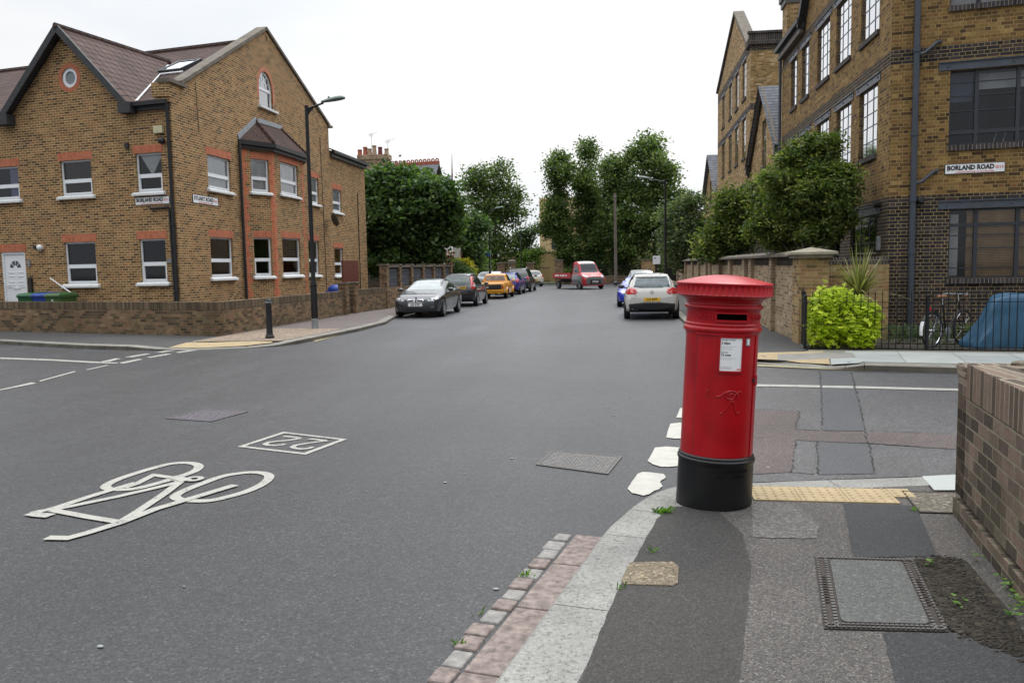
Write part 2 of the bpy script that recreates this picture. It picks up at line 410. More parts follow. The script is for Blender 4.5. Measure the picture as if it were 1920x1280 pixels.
def m_tiles(name, c1, c2, row=.3):
    m = NT(name); uv = m.uv(); v = m.n('SeparateXYZ', {0: uv}).outputs[1]; u = m.n('SeparateXYZ', {0: uv}).outputs[0]
    fr = m.math('FRACT', m.math('DIVIDE', v, row)); fu = m.math('FRACT', m.math('DIVIDE', u, row))
    wv = m.math('SINE', m.math('MULTIPLY', u, 2*pi/row))
    br = m.n('TexBrick', {'Vector': uv, 'Color1': (0,0,0), 'Color2': (1,1,1), 'Scale': 1.0, 'Mortar Size': .004, 'Brick Width': row, 'Row Height': row}).outputs[0]
    c = m.mix(m.n('SeparateColor', {0: br}).outputs[0], c1, c2)
    c = m.mix(m.math('GREATER_THAN', fr, .84), c, tuple(x*.12 for x in c1))
    c = m.mix(1.0, c, m.ramp(m.noise(m.pos(), 1.2, 5, .7), [(.3, g3(.7)), (.7, g3(1.3))]), 'MULTIPLY')
    h = m.math('ADD', m.math('MULTIPLY', fr, -1.0), m.math('MULTIPLY', wv, .35))
    return m.pbr(color=c, rough=.85, normal=m.bump(h, 1.0, .05), spec=.3)
M['tiles'] = m_tiles('brown_roof_tiles', (.070,.042,.035), (.092,.056,.047))
M['tiles_small'] = m_tiles('small_roof_tiles', (.055,.03,.023), (.075,.04,.03), .12)
M['slates'] = m_tiles('roof_slates', (.16,.17,.19), (.22,.23,.26), .22)
def m_glass(name, tint=(.82,.84,.85), refl=.02):
    m = NT(name)
    lw = m.n('Fresnel', {'IOR': 1.5}).outputs[0]
    f = m.math('ADD', m.math('MULTIPLY', lw, 1.1), refl)
    f = m.n('Math', {0: f, 1: 0.0}, operation='ADD', use_clamp=True).outputs[0]
    a = m.n('BsdfTransparent', {'Color': tint}); b = m.n('BsdfGlossy', {'Color': (.95,.97,1), 'Roughness': .03})
    x = m.n('MixShader', {0: f}); m.t.links.new(a.outputs[0], x.inputs[1]); m.t.links.new(b.outputs[0], x.inputs[2])
    m.t.links.new(x.outputs[0], m.out.inputs[0]); return m.mat
M['glass'] = m_glass('window_glass')
M['glass_sky'] = m_glass('leaning_glass', (.4,.42,.45), .5)
M['glass_car'] = m_simple('car_glass', (.02,.026,.03), .06, var=.05, spec=.8, coat=.6)
M['glass_car_painted_sky'] = m_simple('car_glass_sky_paint', (.20,.25,.26), .08, var=.25, scale=3, coat=.8)  # pale sky reflection painted into the glass colour
M['frosted'] = m_simple('frosted_glass', (.2,.23,.25), .25, var=.1)
def m_leaf(name, stops, trans=.42, rough=.5):
    m = NT(name); u = m.n('SeparateXYZ', {0: m.uv()}).outputs[0]
    c = m.ramp(u, stops)
    p = m.n('BsdfPrincipled', {'Base Color': c, 'Roughness': rough, 'Specular IOR Level': .35})
    tr = m.n('BsdfTranslucent', {'Color': m.mix(1.0, c, (1.3,1.5,.6), 'MULTIPLY')})
    x = m.n('MixShader', {0: trans}); m.t.links.new(p.outputs[0], x.inputs[1]); m.t.links.new(tr.outputs[0], x.inputs[2])
    m.t.links.new(x.outputs[0], m.out.inputs[0]); return m.mat
M['leaf_dark'] = m_leaf('leaf_dark', [(0, (.03,.06,.022)), (.5, (.066,.118,.040)), (1, (.14,.205,.068))])
M['leaf_lime'] = m_leaf('leaf_lime', [(0, (.042,.072,.026)), (.5, (.10,.15,.045)), (1, (.20,.26,.08))])
M['leaf_olive'] = m_leaf('leaf_olive', [(0, (.045,.075,.02)), (.45, (.10,.145,.036)), (.75, (.19,.22,.055)), (1, (.38,.36,.12))])
M['leaf_grey'] = m_leaf('leaf_grey', [(0, (.06,.09,.05)), (.6, (.13,.17,.09)), (1, (.24,.27,.16))])
M['leaf_bright'] = m_leaf('leaf_bright', [(0, (.19,.26,.014)), (.5, (.40,.50,.022)), (1, (.62,.68,.06))], .4)
M['leaf_yellow'] = m_leaf('leaf_yellow', [(0, (.28,.26,.02)), (1, (.55,.48,.04))], .4)
M['leaf_young'] = m_leaf('leaf_young', [(0, (.06,.12,.02)), (1, (.19,.27,.05))], .45)
M['leaf_phormium'] = m_leaf('leaf_phormium', [(0, (.11,.13,.04)), (.6, (.25,.25,.09)), (1, (.45,.41,.20))], .3)
M['blossom'] = m_leaf('blossom_leaf', [(0, (.35,.27,.17)), (1, (.6,.5,.36))], .3)
M['grass'] = m_leaf('grass_blade', [(0, (.05,.12,.015)), (1, (.14,.28,.04))], .4)
def m_carpaint(name, col, metal=.3):
    return m_simple(name, col, .3, metal=metal*.5, var=.03, coat=.8)
M['car_grey'] = m_carpaint('paint_graphite', (.020,.023,.027), .3)
M['car_dark'] = m_carpaint('paint_dark', (.022,.024,.027), .4)
M['car_orange'] = m_carpaint('paint_orange', (.72,.31,.012), 0)
M['car_blue'] = m_carpaint('paint_blue', (.015,.02,.22), .3)
M['car_vblue'] = m_carpaint('paint_bright_blue', (.012,.03,.42), .3)
M['car_white'] = m_carpaint('paint_white', (.55,.54,.50), 0)
M['car_silver'] = m_carpaint('paint_silver', (.38,.42,.46), .6)
M['car_cream'] = m_carpaint('paint_cream', (.5,.47,.40), 0)
M['car_red'] = m_simple('paint_red', (.42,.015,.02), .45, var=.03, coat=.1)
M['car_greyflat'] = m_carpaint('paint_mid_grey', (.12,.13,.135), .2)
M['tarp'] = m_simple('blue_tarp', (.022,.085,.155), .5, var=.2, scale=4, bump=.4, bs=14)
# ------------------------------------------------------------ world, sun, camera
W = bpy.data.worlds.new('World'); SC.world = W; W.use_nodes = True
nt = W.node_tree; nt.nodes.clear()
def wn(t, **p):
    n = nt.nodes.new('ShaderNode'+t)
    for k, v in p.items(): setattr(n, k, v)
    return n
SUN_AZ = radians(14); SUN_EL = radians(52)     # azimuth east of the street direction
sky = wn('TexSky', sky_type='NISHITA', sun_disc=False, sun_elevation=SUN_EL, sun_rotation=SUN_AZ, air_density=1.0, dust_density=3.0)
tc = wn('TexCoord'); sp = wn('SeparateXYZ'); nt.links.new(tc.outputs['Generated'], sp.inputs[0])
mr = wn('MapRange'); nt.links.new(sp.outputs[2], mr.inputs[0]); mr.inputs[1].default_value = .30; mr.inputs[2].default_value = 1; mr.inputs[3].default_value = 9.5; mr.inputs[4].default_value = 33
mp = wn('Mapping'); mp.inputs['Scale'].default_value = (1, 1, 3.2); nt.links.new(tc.outputs['Generated'], mp.inputs[0])
no = wn('TexNoise'); no.inputs['Scale'].default_value = 1.7; no.inputs['Detail'].default_value = 6; nt.links.new(mp.outputs[0], no.inputs[0])
rp = wn('ValToRGB'); nt.links.new(no.outputs[0], rp.inputs[0])
rp.color_ramp.elements[0].position = .32; rp.color_ramp.elements[0].color = (.74,.81,.90,1)
rp.color_ramp.elements[1].position = .62; rp.color_ramp.elements[1].color = (1,1,1,1)
ml = wn('VectorMath', operation='SCALE'); nt.links.new(rp.outputs[0], ml.inputs[0]); nt.links.new(mr.outputs[0], ml.inputs['Scale'])
# the cloud deck is brighter towards the hidden sun
sdir = (sin(SUN_AZ)*cos(SUN_EL), cos(SUN_AZ)*cos(SUN_EL), sin(SUN_EL))
dt = wn('VectorMath', operation='DOT_PRODUCT'); nt.links.new(tc.outputs['Generated'], dt.inputs[0]); dt.inputs[1].default_value = sdir
m2_ = wn('MapRange'); nt.links.new(dt.outputs['Value'], m2_.inputs[0]); m2_.inputs[1].default_value = -.7; m2_.inputs[2].default_value = 1; m2_.inputs[3].default_value = .42; m2_.inputs[4].default_value = 1.3
ml2 = wn('VectorMath', operation='SCALE'); nt.links.new(ml.outputs[0], ml2.inputs[0]); nt.links.new(m2_.outputs[0], ml2.inputs['Scale']); ml = ml2
mx = wn('Mix', data_type='RGBA'); mx.inputs[0].default_value = .92
nt.links.new(sky.outputs[0], mx.inputs[6]); nt.links.new(ml.outputs[0], mx.inputs[7])
bg = wn('Background'); bg.inputs[1].default_value = .1; nt.links.new(mx.outputs[2], bg.inputs[0])
wo = wn('OutputWorld'); nt.links.new(bg.outputs[0], wo.inputs[0])
sl = bpy.data.lights.new('sun', 'SUN'); sl.energy = .9; sl.angle = radians(14); sl.color = (1, .96, .9)
so = bpy.data.objects.new('sun', sl); COL.objects.link(so)
sd = Vector((sin(SUN_AZ)*cos(SUN_EL), cos(SUN_AZ)*cos(SUN_EL), sin(SUN_EL)))
so.rotation_euler = sd.to_track_quat('Z', 'Y').to_euler()
cd = bpy.data.cameras.new('camera'); cam = bpy.data.objects.new('camera', cd); COL.objects.link(cam)
cd.sensor_width = 36; cd.lens = 36*F/1920; cd.clip_end = 2000; cd.clip_start = .1
mt = Matrix.Identity(4)
for i in range(3): mt[i][0] = CR[i]; mt[i][1] = CU[i]; mt[i][2] = -CF[i]
mt.translation = EYEP; cam.matrix_world = mt; SC.camera = cam
SC.view_settings.view_transform = 'Standard'; SC.view_settings.look = 'None'; SC.view_settings.exposure = 0.0; SC.view_settings.gamma = 1

# ------------------------------------------------------------ directions of the two streets
A79 = radians(79)
BD = Vector((-sin(A79), cos(A79), 0))       # Borland Road towards the left of the picture
BN = Vector((-cos(A79), -sin(A79), 0))      # normal of its fronts, facing the camera side
Z = Vector((0, 0, 1))

# ------------------------------------------------------------ ground
b = MB(); b.quad((-500,-300,-.06),(500,-300,-.06),(500,900,-.06),(-500,900,-.06)); struct('ground', b, M['pave_left_dark'])
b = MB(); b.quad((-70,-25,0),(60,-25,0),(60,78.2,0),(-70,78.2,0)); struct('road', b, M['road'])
# side road surface on the right
b = MB(); b.sheet([G(1418,688), G(1545,697), G(1620,699), G(1800,702), (14,10.6,0), (14,3.6,0), G(1790,893), G(1700,894), G(1400,905), G(1385,760)], .004); struct('side_road', b, M['road_side'])
def patch(name, pts, z, mat): 
    b = MB(); b.sheet([G(*p) for p in pts], z); return struct(name, b, mat)
patch('side_road_repair', [(1390,770),(1500,771),(1494,806),(1560,808),(1793,815),(1793,843),(1640,833),(1492,826),(1484,886),(1385,892)], .008, M['road_red'])
patch('side_road_trench', [(1537,697),(1596,698),(1622,809),(1541,807)], .008, M['road_trench'])
patch('side_road_trench', [(1532,829),(1628,833),(1638,889),(1534,891)], .0081, M['road_trench'])
patch('side_road_trench', [(1478,886),(1494,829),(1531,829),(1526,890)], .0079, M['road_side'])

def poly_path(pts):                           # smooth a polyline a little
    return [Vector(p) for p in pts]
def kerb(name, outer, width, side, mat, riser):
    """outer: top outer edge with z; side=+1 when the footway lies left of travel"""
    outer = [Vector(p) for p in outer]; inner = []
    for i, p in enumerate(outer):
        t = (outer[min(i+1, len(outer)-1)]-outer[max(i-1, 0)]); t.z = 0; t.normalize()
        n = Vector((-t.y, t.x, 0))*side; inner.append(p+n*width)
    b = MB()
    L = 0; cut = .95
    for i in range(len(outer)-1):
        seg = (outer[i+1]-outer[i]).length; k = max(1, round(seg/.9))
        for j in range(k):
            g = .006/seg
            a, c = j/k+g, (j+1)/k-g
            o0, o1 = outer[i].lerp(outer[i+1], a), outer[i].lerp(outer[i+1], c)
            n0, n1 = inner[i].lerp(inner[i+1], a), inner[i].lerp(inner[i+1], c)
            dn = Vector((0,0,-1)); ch = (n0-o0).normalized()*.02; e = Vector((0,0,-.015))
            b.mi = 0; b.quad(*( (o0+ch, o1+ch, n1, n0) if side > 0 else (n0, n1, o1+ch, o0+ch)))
            b.quad(*((o0+e, o1+e, o1+ch, o0+ch) if side > 0 else (o0+ch, o1+ch, o1+e, o0+e)))
            b.mi = 1
            f0, f1 = o0.copy(), o1.copy(); f0.z = f1.z = -.02
            b.quad(*((f0, f1, o1+e, o0+e) if side > 0 else (o0+e, o1+e, f1, f0)))
    b.mi = 1
    for i in range(len(outer)-1):              # bed between the stones
        q = [outer[i]-Z*.012+(inner[i]-outer[i])*.06, outer[i+1]-Z*.012+(inner[i+1]-outer[i+1])*.06, inner[i+1]-Z*.012, inner[i]-Z*.012]
        b.quad(*(q if side > 0 else q[::-1]))
    struct(name, b, [mat, riser]); return inner

# far left footway: along Borland Road, round the corner, up Stuart Road
kl = [(-60,39,.1),(-24,23,.1),(-16.24,19.67,.1),(-12.92,18.3,.1),(-11.54,17.95,.1),(-10.6,17.75,.045),(-9.88,17.8,.02),(-8.75,18.25,.02),(-8.15,18.6,.05),(-7.9,19.2,.1),(-7.78,20.59,.1),(-7.6,23.2,.1),(-7.62,25.9,.1),(-8.1,28.6,.1),(-8.35,31,.1),(-8.4,62,.1),(-9.2,66,.1),(-11.5,69,.1),(-40,72,.1)]
ki = kerb('kerb', kl, .26, +1, M['kerb_stone'], M['kerb_dirty'])
b = MB(); b.sheet([tuple(p) for p in ki[:6]]+[(-10.45,20.5,.1),(-10.6,21.5,.1),(-14,24.5,.1),(-60,60,.1)]); struct('pavement', b, M['pave_left_dark'])
b = MB(); b.sheet([tuple(p) for p in ki[5:]]+[(-40,78,.1),(-14,70,.1),(-12.5,24.2,.1),(-10.6,21.5,.1),(-10.45,20.5,.1)]); struct('pavement', b, M['pave_left'])
b = MB()
tl = [(-10.55,18.02,.052),(-9.85,18.08,.03),(-8.9,18.48,.04),(-8.35,18.85,.075),(-8.55,19.15,.1),(-9.1,19.0,.1),(-9.9,18.85,.09),(-10.5,18.75,.1)]
b.sheet(tl); struct('tactile_paving', b, M['tactile'])
b = MB(); b.sheet([(-8.25,19.0,.104),(-8.05,21.0,.104),(-8.0,22.9,.104),(-10.35,23.2,.104),(-10.45,20.6,.104),(-10.5,18.85,.104),(-9.1,19.05,.104)]); struct('pavement_gravel', b, m_asphalt('buff_gravel', (.215,.165,.12), speck=.8, scale=60))
# far right footway
kr = [(2.05,78,.1),(1.95,60,.1),(1.85,40,.1),(1.8,24.5,.1),(1.82,19.5,.1),(1.9,17.2,.1),(2.05,16.0,.06),(2.32,15.05,.02),(2.8,14.55,.02),(3.34,14.22,.02),(3.62,14.14,.05),(3.9,14.06,.1),(5.2,13.72,.1),(7.2,13.3,.1),(14,12,.1),(40,7,.1)]
ki2 = kerb('kerb', kr, .2, +1, M['kerb_stone'], M['kerb_dirty'])
b = MB(); b.sheet([tuple(p) for p in ki2[:6]]+[(2.5,15.3,.1),(3.5,16.3,.1),(3.75,17.5,.1),(3.75,78,.1)]); struct('pavement', b, M['pave_left_dark'])
b = MB(); b.sheet([tuple(p) for p in ki2[5:]]+[(40,11.5,.1),(14,15.4,.1),(7.2,16.55,.1),(3.45,16.45,.1),(2.5,15.3,.1)]); struct('pavement', b, M['slab_joint'])
def slabs(name, o, dx, dy, nx, ny, gap, mat, z=.006):
    b = MB()
    for i in range(nx):
        for j in range(ny):
            p = Vector(o)+dx*i+dy*(j+(.5 if i % 2 else 0)*0)
            g = .006; ux, uy = dx.normalized()*g, dy.normalized()*g
            b.mi = (i*7+j*5+i*j) % 3
            b.quad(p+ux+uy+Z*z, p+dx-ux+uy+Z*z, p+dx-ux-uy+dy+Z*z, p+ux-uy+dy+Z*z)
    return struct(name, b, mat)
rd = -BD
slabs('paving_slabs', (3.72,14.40,.1), rd*.9, -BN*.60+rd*.02, 9, 3, 0, [M['slab_light'], M['slab_white'], M['slab_light']])
def psheet(name, pts, mat):
    b = MB(); b.sheet([tuple(G(x, y, z)) for x, y, z in pts]); return struct(name, b, mat)
psheet('paving_slabs', [(1458,664,.112),(1540,661,.114),(1598,661,.114),(1606,670,.112),(1555,672.5,.09),(1472,675.5,.075),(1458,674.5,.08)], M['slab_grey'])
psheet('tactile_paving', [(1400,661,.114),(1440,660.5,.116),(1545,658,.117),(1542,661,.115),(1458,664,.113),(1458,674.5,.081),(1400,672,.075)], M['tactile'])
psheet('tactile_paving', [(1472,675.5,.076),(1555,672.5,.092),(1556,682.5,.055),(1500,679.5,.055)], M['tactile'])
psheet('paving_slabs', [(1557,672.5,.094),(1606,670,.113),(1622,676,.112),(1613,680,.108),(1558,683,.057)], M['slab_light'])

# near footway where the pillar box stands
kn = [(-1.8,-3,.1),(-.54,3.21,.1),(-.37,4.03,.1),(-.14,5.14,.1),(-.02,5.55,.1),(.14,5.98,.1),(.38,6.36,.09),(.7,6.60,.06),(1.05,6.74,.03),(1.39,6.86,.02),(2.25,7.02,.02),(2.9,7.12,.03),(6,7.6,.1),(12,8.5,.1)]
def arc_smooth(pts, i0, i1):
    out = []
    for i in range(len(pts)-1):
        p0, p1 = Vector(pts[max(i-1,0)]), Vector(pts[i]); p2, p3 = Vector(pts[i+1]), Vector(pts[min(i+2, len(pts)-1)])
        n = 3 if i0 <= i <= i1 else 1
        for k in range(n):
            t = k/n
            out.append(.5*((2*p1)+(p2-p0)*t+(2*p0-5*p1+4*p2-p3)*t*t+(3*p1-p0-3*p2+p3)*t**3) if n > 1 else p1)
    out.append(Vector(pts[-1])); return out
def crack(pts, w=.012, z=.012, mat='ink_asphalt', seed=1):
    rs = random.Random(seed); P = [G(*p) for p in pts]; b = MB(); out = []
    for i in range(len(P)-1):
        n = max(2, int((P[i+1]-P[i]).length/.06))
        for k in range(n): q = P[i].lerp(P[i+1], k/n); out.append(q+Vector((rs.gauss(0,.008), rs.gauss(0,.008), 0)))
    out.append(P[-1])
    for i in range(len(out)-1):
        d = out[i+1]-out[i]
        if rs.random() < .16: continue
        ww = w*rs.uniform(.3, 1.3); n = Vector((-d.y, d.x, 0)).normalized()*ww/2; b.quad(*[Vector((v.x, v.y, z)) for v in (out[i]-n, out[i+1]-n, out[i+1]+n, out[i]+n)])
    return struct('road_crack', b, M['crack'])
M['crack'] = m_simple('crack_tar', (.014,.013,.013), .8)
for i_, c_ in enumerate(([(1537,697),(1541,760),(1541,807)], [(1596,698),(1612,760),(1622,809),(1626,833)], [(1385,770),(1440,768),(1500,771),(1496,790),(1492,806)], [(1494,806),(1560,810),(1640,808),(1793,815)], [(1484,886),(1492,828),(1560,830),(1640,833),(1793,844)], [(1390,815),(1420,822),(1460,818)], [(1532,829),(1534,889)], [(1630,833),(1640,889)])): crack(c_, seed=i_)
def kerb_cont(name, outer, width, mat, riser, joints):
    outer = [Vector(p) for p in outer]; inner = []
    for i, p in enumerate(outer):
        t = (outer[min(i+1, len(outer)-1)]-outer[max(i-1, 0)]); t.z = 0; t.normalize()
        inner.append(p+Vector((t.y, -t.x, 0))*width)
    b = MB(); 
    for i in range(len(outer)-1):
        o0, o1, n0, n1 = outer[i], outer[i+1], inner[i], inner[i+1]
        c0 = (n0-o0).normalized()*.02; c1 = (n1-o1).normalized()*.02; e = Vector((0,0,-.015))
        g = (o1-o0).normalized()*(.006 if i in joints else 0)
        b.mi = 0; b.quad(n0, n1-g, o1+c1-g, o0+c0); b.quad(o0+c0, o1+c1-g, o1+e-g, o0+e)
        b.mi = 1; f0, f1 = o0.copy(), o1.copy(); f0.z = f1.z = -.02
        b.quad(o0+e, o1+e, f1, f0)
    struct(name, b, [mat, riser]); return inner
ks = arc_smooth(kn, 3, 9)
ki3 = kerb_cont('kerb', ks, .33, M['granite'], M['kerb_dirty'], {1, 2, 6, 11, 16, 21})
inn = [p for p in ki3]
b = MB(); pl = [(p.x, p.y, p.z) for p in inn]+[(12,3,.1),(3,-3,.1)]; b.sheet(pl); 
struct('pavement', b, M['pave_pink'])
def rough_edge(P, step=.05, amp=.004):
    out = []
    for i in range(len(P)):
        a, c = P[i], P[(i+1) % len(P)]; n = max(1, int((c-a).length/step))
        for k in range(n):
            q = a.lerp(c, k/n); out.append(q+Vector((noise.noise(q*9), noise.noise(q*9+Vector((7,3,0))), 0))*amp*2)
    return out
def npatch(name, pts, mat, dz=.004, z=.1):
    b = MB(); b.sheet(rough_edge([G(p[0], p[1], z) for p in pts]), z+dz); return struct(name, b, mat)
npatch('pavement_strip', [(1085,1290),(1150,1122),(1232,972),(1262,950),(1300,950),(1345,957),(1392,1000),(1408,1060),(1400,1150),(1384,1290)], M['pave_dark'])
npatch('pavement_repair', [(1580,943),(1718,948),(1757,1043),(1600,1046)], M['pave_black'])
npatch('pavement_repair', [(1655,1187),(1780,1187),(1930,1215),(1930,1290),(1683,1290)], M['pave_black'])
npatch('pavement_repair', [(1408,940),(1492,945),(1535,985),(1533,1010),(1412,1008)], m_asphalt('mid_patch', (.10,.093,.088), speck=.6, scale=110))
# earth at the foot of the near wall: an uneven little bank
b = MB(); pe = [G(1712,1048,.1),G(1790,1045,.1),G(1812,1052,.1),G(1905,1160,.1),G(1960,1260,.1),G(1930,1225,.1),G(1782,1182,.1)]
b.sheet(pe, .105)
random.seed(3)
for k in range(1500):
    t, q = random.random(), random.random()**.7
    e0 = pe[1].lerp(pe[4], t); e1 = pe[0].lerp(pe[6], t); p = e1.lerp(e0, .0+.98*q)+Vector((random.gauss(0,.02), random.gauss(0,.02), 0))
    r = random.uniform(.003, .011); b.ball((p.x, p.y, .105), (r*random.uniform(1,1.8), r, r*random.uniform(.4,.8)), 6, 4)
tag(b.build('soil', M['soil'], smooth=True), 'dark crumbly soil and moss spilled along the foot of the near brick wall', 'soil', kind='stuff')
# buff tactile slabs with blister rows near the pillar box
b = MB(); bl = MB()
tq = [G(1417,932,.03), G(1425,905,.03), G(1706,893,.03), G(1728,917,.03), G(1690,920,.03), G(1692,940,.03)]
o = G(1414,935,.112); ex = (G(1690,942,.112)-o); L = ex.length; ex.normalize(); ey = Vector((-ex.y, ex.x, 0))
zt = lambda p: .112
nS = 3
for i in range(4):
    x0 = i*L/3; dpt = .37 if i < 3 else .22; y0 = 0 if i < 3 else .16
    w = L/3-.004 if i < 3 else .15
    p = o+ex*x0+ey*y0; b.obox((p.x, p.y, .06), ex*w, ey*dpt, Z*.05)
    for a in range(int(w/.064)):
        for c in range(6 if i < 3 else 3):
            q = p+ex*(.033+a*.066)+ey*(.033+c*.066); bl.lathe([(.0125,0),(.011,.004),(.006,.006)], 8, (q.x, q.y, .1095))
struct('tactile_paving', b, M['tactile']); tb = struct('tactile_paving', bl, M['tactile'])
npatch('paving_slabs', [(1728,895),(1793,892),(1793,921),(1752,921)], M['slab_white'], dz=.012)

# granite gutter stones and setts beside the near kerb
def gl(t, off):                                # point along the kerb, off metres into the road
    a, c = Vector((-.54,3.21,0)), Vector((-.14,5.14,0)); d = (c-a).normalized(); n = Vector((-d.y, d.x, 0))
    return a+d*t+n*off
b = MB(); random.seed(5)
cuts = [-1.2,-.45,.22,.95,1.62,2.18]
for i in range(len(cuts)-1):
    p = gl(cuts[i]+.006, .012); q = gl(cuts[i+1]-.006, .012); d = gl(1, 0)-gl(0, 0); n = gl(0, 1)-gl(0, 0)
    b.obox(p-Z*.05, q-p, n*.215, Z*.062)
tag(b.build('gutter', M['sett_pink'], bevel=.008), kind='structure')
b = MB(); t = -1.2; k = 0
while t < 2.1:
    w = random.uniform(.145, .195); d = (gl(1, 0)-gl(0, 0)); n = gl(0, 1)-gl(0, 0)
    p = gl(t, .245+random.uniform(-.008,.008)); b.mi = random.choice([0,0,1,1])
    b.obox(p-Z*.05, d*(w-.018), n*random.uniform(.10,.125), Z*random.uniform(.058,.066)); t += w; k += 1
tag(b.build('gutter', [M['sett_pink'], M['sett_grey']], bevel=.012), kind='structure')

# ------------------------------------------------------------ road markings
mk = MB()
def stripe(mb, pts, w, z=.006):                # painted band following ground points
    pts = [Vector((p[0], p[1], z)) for p in pts]
    for i in range(len(pts)-1):
        d = (pts[i+1]-pts[i]).normalized(); n = Vector((-d.y, d.x, 0))
        t0 = (pts[i]-pts[i-1]).normalized() if i else d
        t1 = (pts[i+2]-pts[i+1]).normalized() if i < len(pts)-2 else d
        m0 = Vector((-(d+t0).y, (d+t0).x, 0)); m0 = m0.normalized()/max(.35, m0.normalized().dot(n)); m1 = Vector((-(d+t1).y, (d+t1).x, 0)); m1 = m1.normalized()/max(.35, m1.normalized().dot(n))
        mb.quad(pts[i]-m0*w/2, pts[i+1]-m1*w/2, pts[i+1]+m1*w/2, pts[i]+m0*w/2)
def gp(pts): return [G(*p) for p in pts]
def mquad(mb, pts, z=.006): mb.sheet([G(*p) for p in pts], z)
# give-way dashes of Borland Road on the left (zoom frame /2.526, +600)
zf = lambda a: [(x/2.526, 600+y/2.526) for x, y in a]
for q in ([(0,330),(150,296),(175,300),(0,334)], [(186,288),(350,243),(362,245),(190,292)], [(404,236),(505,214),(516,215),(412,238)],
          [(548,206),(655,185),(678,187),(590,206)], [(690,178),(790,160),(815,162),(714,179)], [(828,154),(915,140),(944,142),(850,156)], [(972,134),(1040,126),(1062,127),(990,136)],
          [(470,200),(545,182),(575,183),(520,197)], [(588,176),(690,160),(714,161),(625,177)], [(735,153),(820,141),(850,142),(770,154)], [(885,133),(950,124),(985,125),(920,135)]):
    mquad(mk, zf(q))
mquad(mk, zf([(0,178),(230,186),(440,197),(570,203),(568,207),(430,203),(250,193),(0,184)]))
mquad(mk, zf([(274,124),(322,125),(328,129),(282,129)]))
struct('road_markings', mk, M['paint'])
mk = MB()
zf5 = lambda a: [(1000+x/6.4, 840+y/6.4) for x, y in a]
for q in (zf5([(1130,495),(1190,400),(1250,315),(1310,293),(1440,300),(1560,318),(1588,345),(1580,370),(1540,392),(1520,412),(1550,465),(1500,505),(1450,520),(1390,560),(1320,578),(1250,560),(1180,545)]),
          [(1214,865),(1222,852),(1228,840),(1250,838),(1276,840),(1276,874),(1258,876),(1240,876),(1225,872)], [(1249,821),(1253,806),(1257,795),(1275,793),(1285,795),(1285,823),(1265,823)], [(1268,784),(1272,774),(1275,766),(1290,765),(1292,784)], [(1284,757),(1288,745),(1302,743),(1304,757)]):
    P = [G(*p) for p in q]; c = sum(P, Vector())/len(P); out = []
    for i in range(len(P)):
        a, e = P[i], P[(i+1) % len(P)]; n = max(1, int((e-a).length/.012))
        for k in range(n): v = a.lerp(e, k/n); out.append(v+(v-c).normalized()*.008*noise.noise(v*38))
    mk.sheet(out, .008)
struct('road_markings', mk, M['paint_thick'])
mk = MB(); mquad(mk, [(1418,721.5),(1538,723.5),(1538,727.5),(1418,725.5)], .012); mquad(mk, [(1542,724),(1600,724.8),(1600,729),(1542,728)], .012); mquad(mk, [(1604,725),(1800,730),(1800,734),(1604,729)], .012)
struct('road_markings', mk, M['paint'])
mk = MB(); mquad(mk, [(1418,684.5),(1545,690.5),(1640,692.5),(1800,696.5),(1800,699),(1640,695),(1545,692.8),(1418,687)], .012)
zf2 = lambda a: [(380+x/5.053, 560+y/5.053) for x, y in a]
mquad(mk, zf2([(1040,402),(1320,322),(1410,318),(1080,403)]), .006)
mquad(mk, zf2([(725,423),(800,410),(900,402),(890,410),(780,422)]), .006)
struct('road_markings', mk, M['paint_yellow'])
# cycle route box "22" and bicycle symbol
mk = MB()
c22 = [G(445,838), G(573,853), G(651,824), G(531,810)]
def inset(q, f): c = sum(q, Vector())/4; return [c+(p-c)*f for p in q]
inn4 = inset(c22, .86)
for i in range(4):
    j = (i+1) % 4; mk.quad(*[Vector((p.x, p.y, .006)) for p in (c22[i], c22[j], inn4[j], inn4[i])])
def zf3(a): return [G(x/2.743, 740+y/2.743) for x, y in a]
def zf4(a): return [G(435+x/8.533, 800+y/8.533) for x, y in a]
stripe(mk, zf4([(815,163),(860,157),(960,168),(1085,186)]), .05); stripe(mk, zf4([(1105,189),(900,222),(700,238),(580,255),(525,283),(580,300),(700,303),(800,293),(850,281)]), .055)
stripe(mk, zf4([(1228,206),(1275,202),(1380,214),(1500,226)]), .05, .0065); stripe(mk, zf4([(1525,229),(1400,243),(1150,278),(1020,300),(965,330),(1020,352),(1120,362),(1230,350),(1300,328)]), .055, .0065)
struct('road_markings', mk, M['paint'])
mk = MB()
ZC = [.006]
def nz(): ZC[0] += .0006; return ZC[0]
def zl(a, w): stripe(mk, zf3(a), w, nz())
import itertools
def oval(pts, w): 
    p = zf3(pts); 
    # closed smooth curve through the points
    out = []
    n = len(p)
    for i in range(n):
        p0, p1, p2, p3 = p[i-1], p[i], p[(i+1) % n], p[(i+2) % n]
        for k in range(5):
            t = k/5; out.append(.5*((2*p1)+(p2-p0)*t+(2*p0-5*p1+4*p2-p3)*t*t+(3*p1-p0-3*p2+p3)*t**3))
    out.append(out[0]); stripe(mk, out, w, nz())
oval([(545,470),(600,440),(700,405),(820,370),(900,354),(980,353),(1022,368),(1000,395),(900,430),(800,460),(700,484),(620,490),(560,486)], .085)
oval([(905,520),(960,490),(1050,455),(1150,420),(1260,403),(1340,403),(1385,420),(1360,455),(1280,495),(1180,525),(1080,546),(980,547),(915,538)], .085)
zl([(640,480),(700,462),(790,415),(880,428),(925,447)], .07)
zl([(160,612),(250,593),(300,580),(450,530),(560,496),(700,455)], .08)
zl([(265,600),(300,590),(600,528),(800,482),(930,450)], .075)
zl([(930,448),(850,510),(700,610),(625,655)], .075)
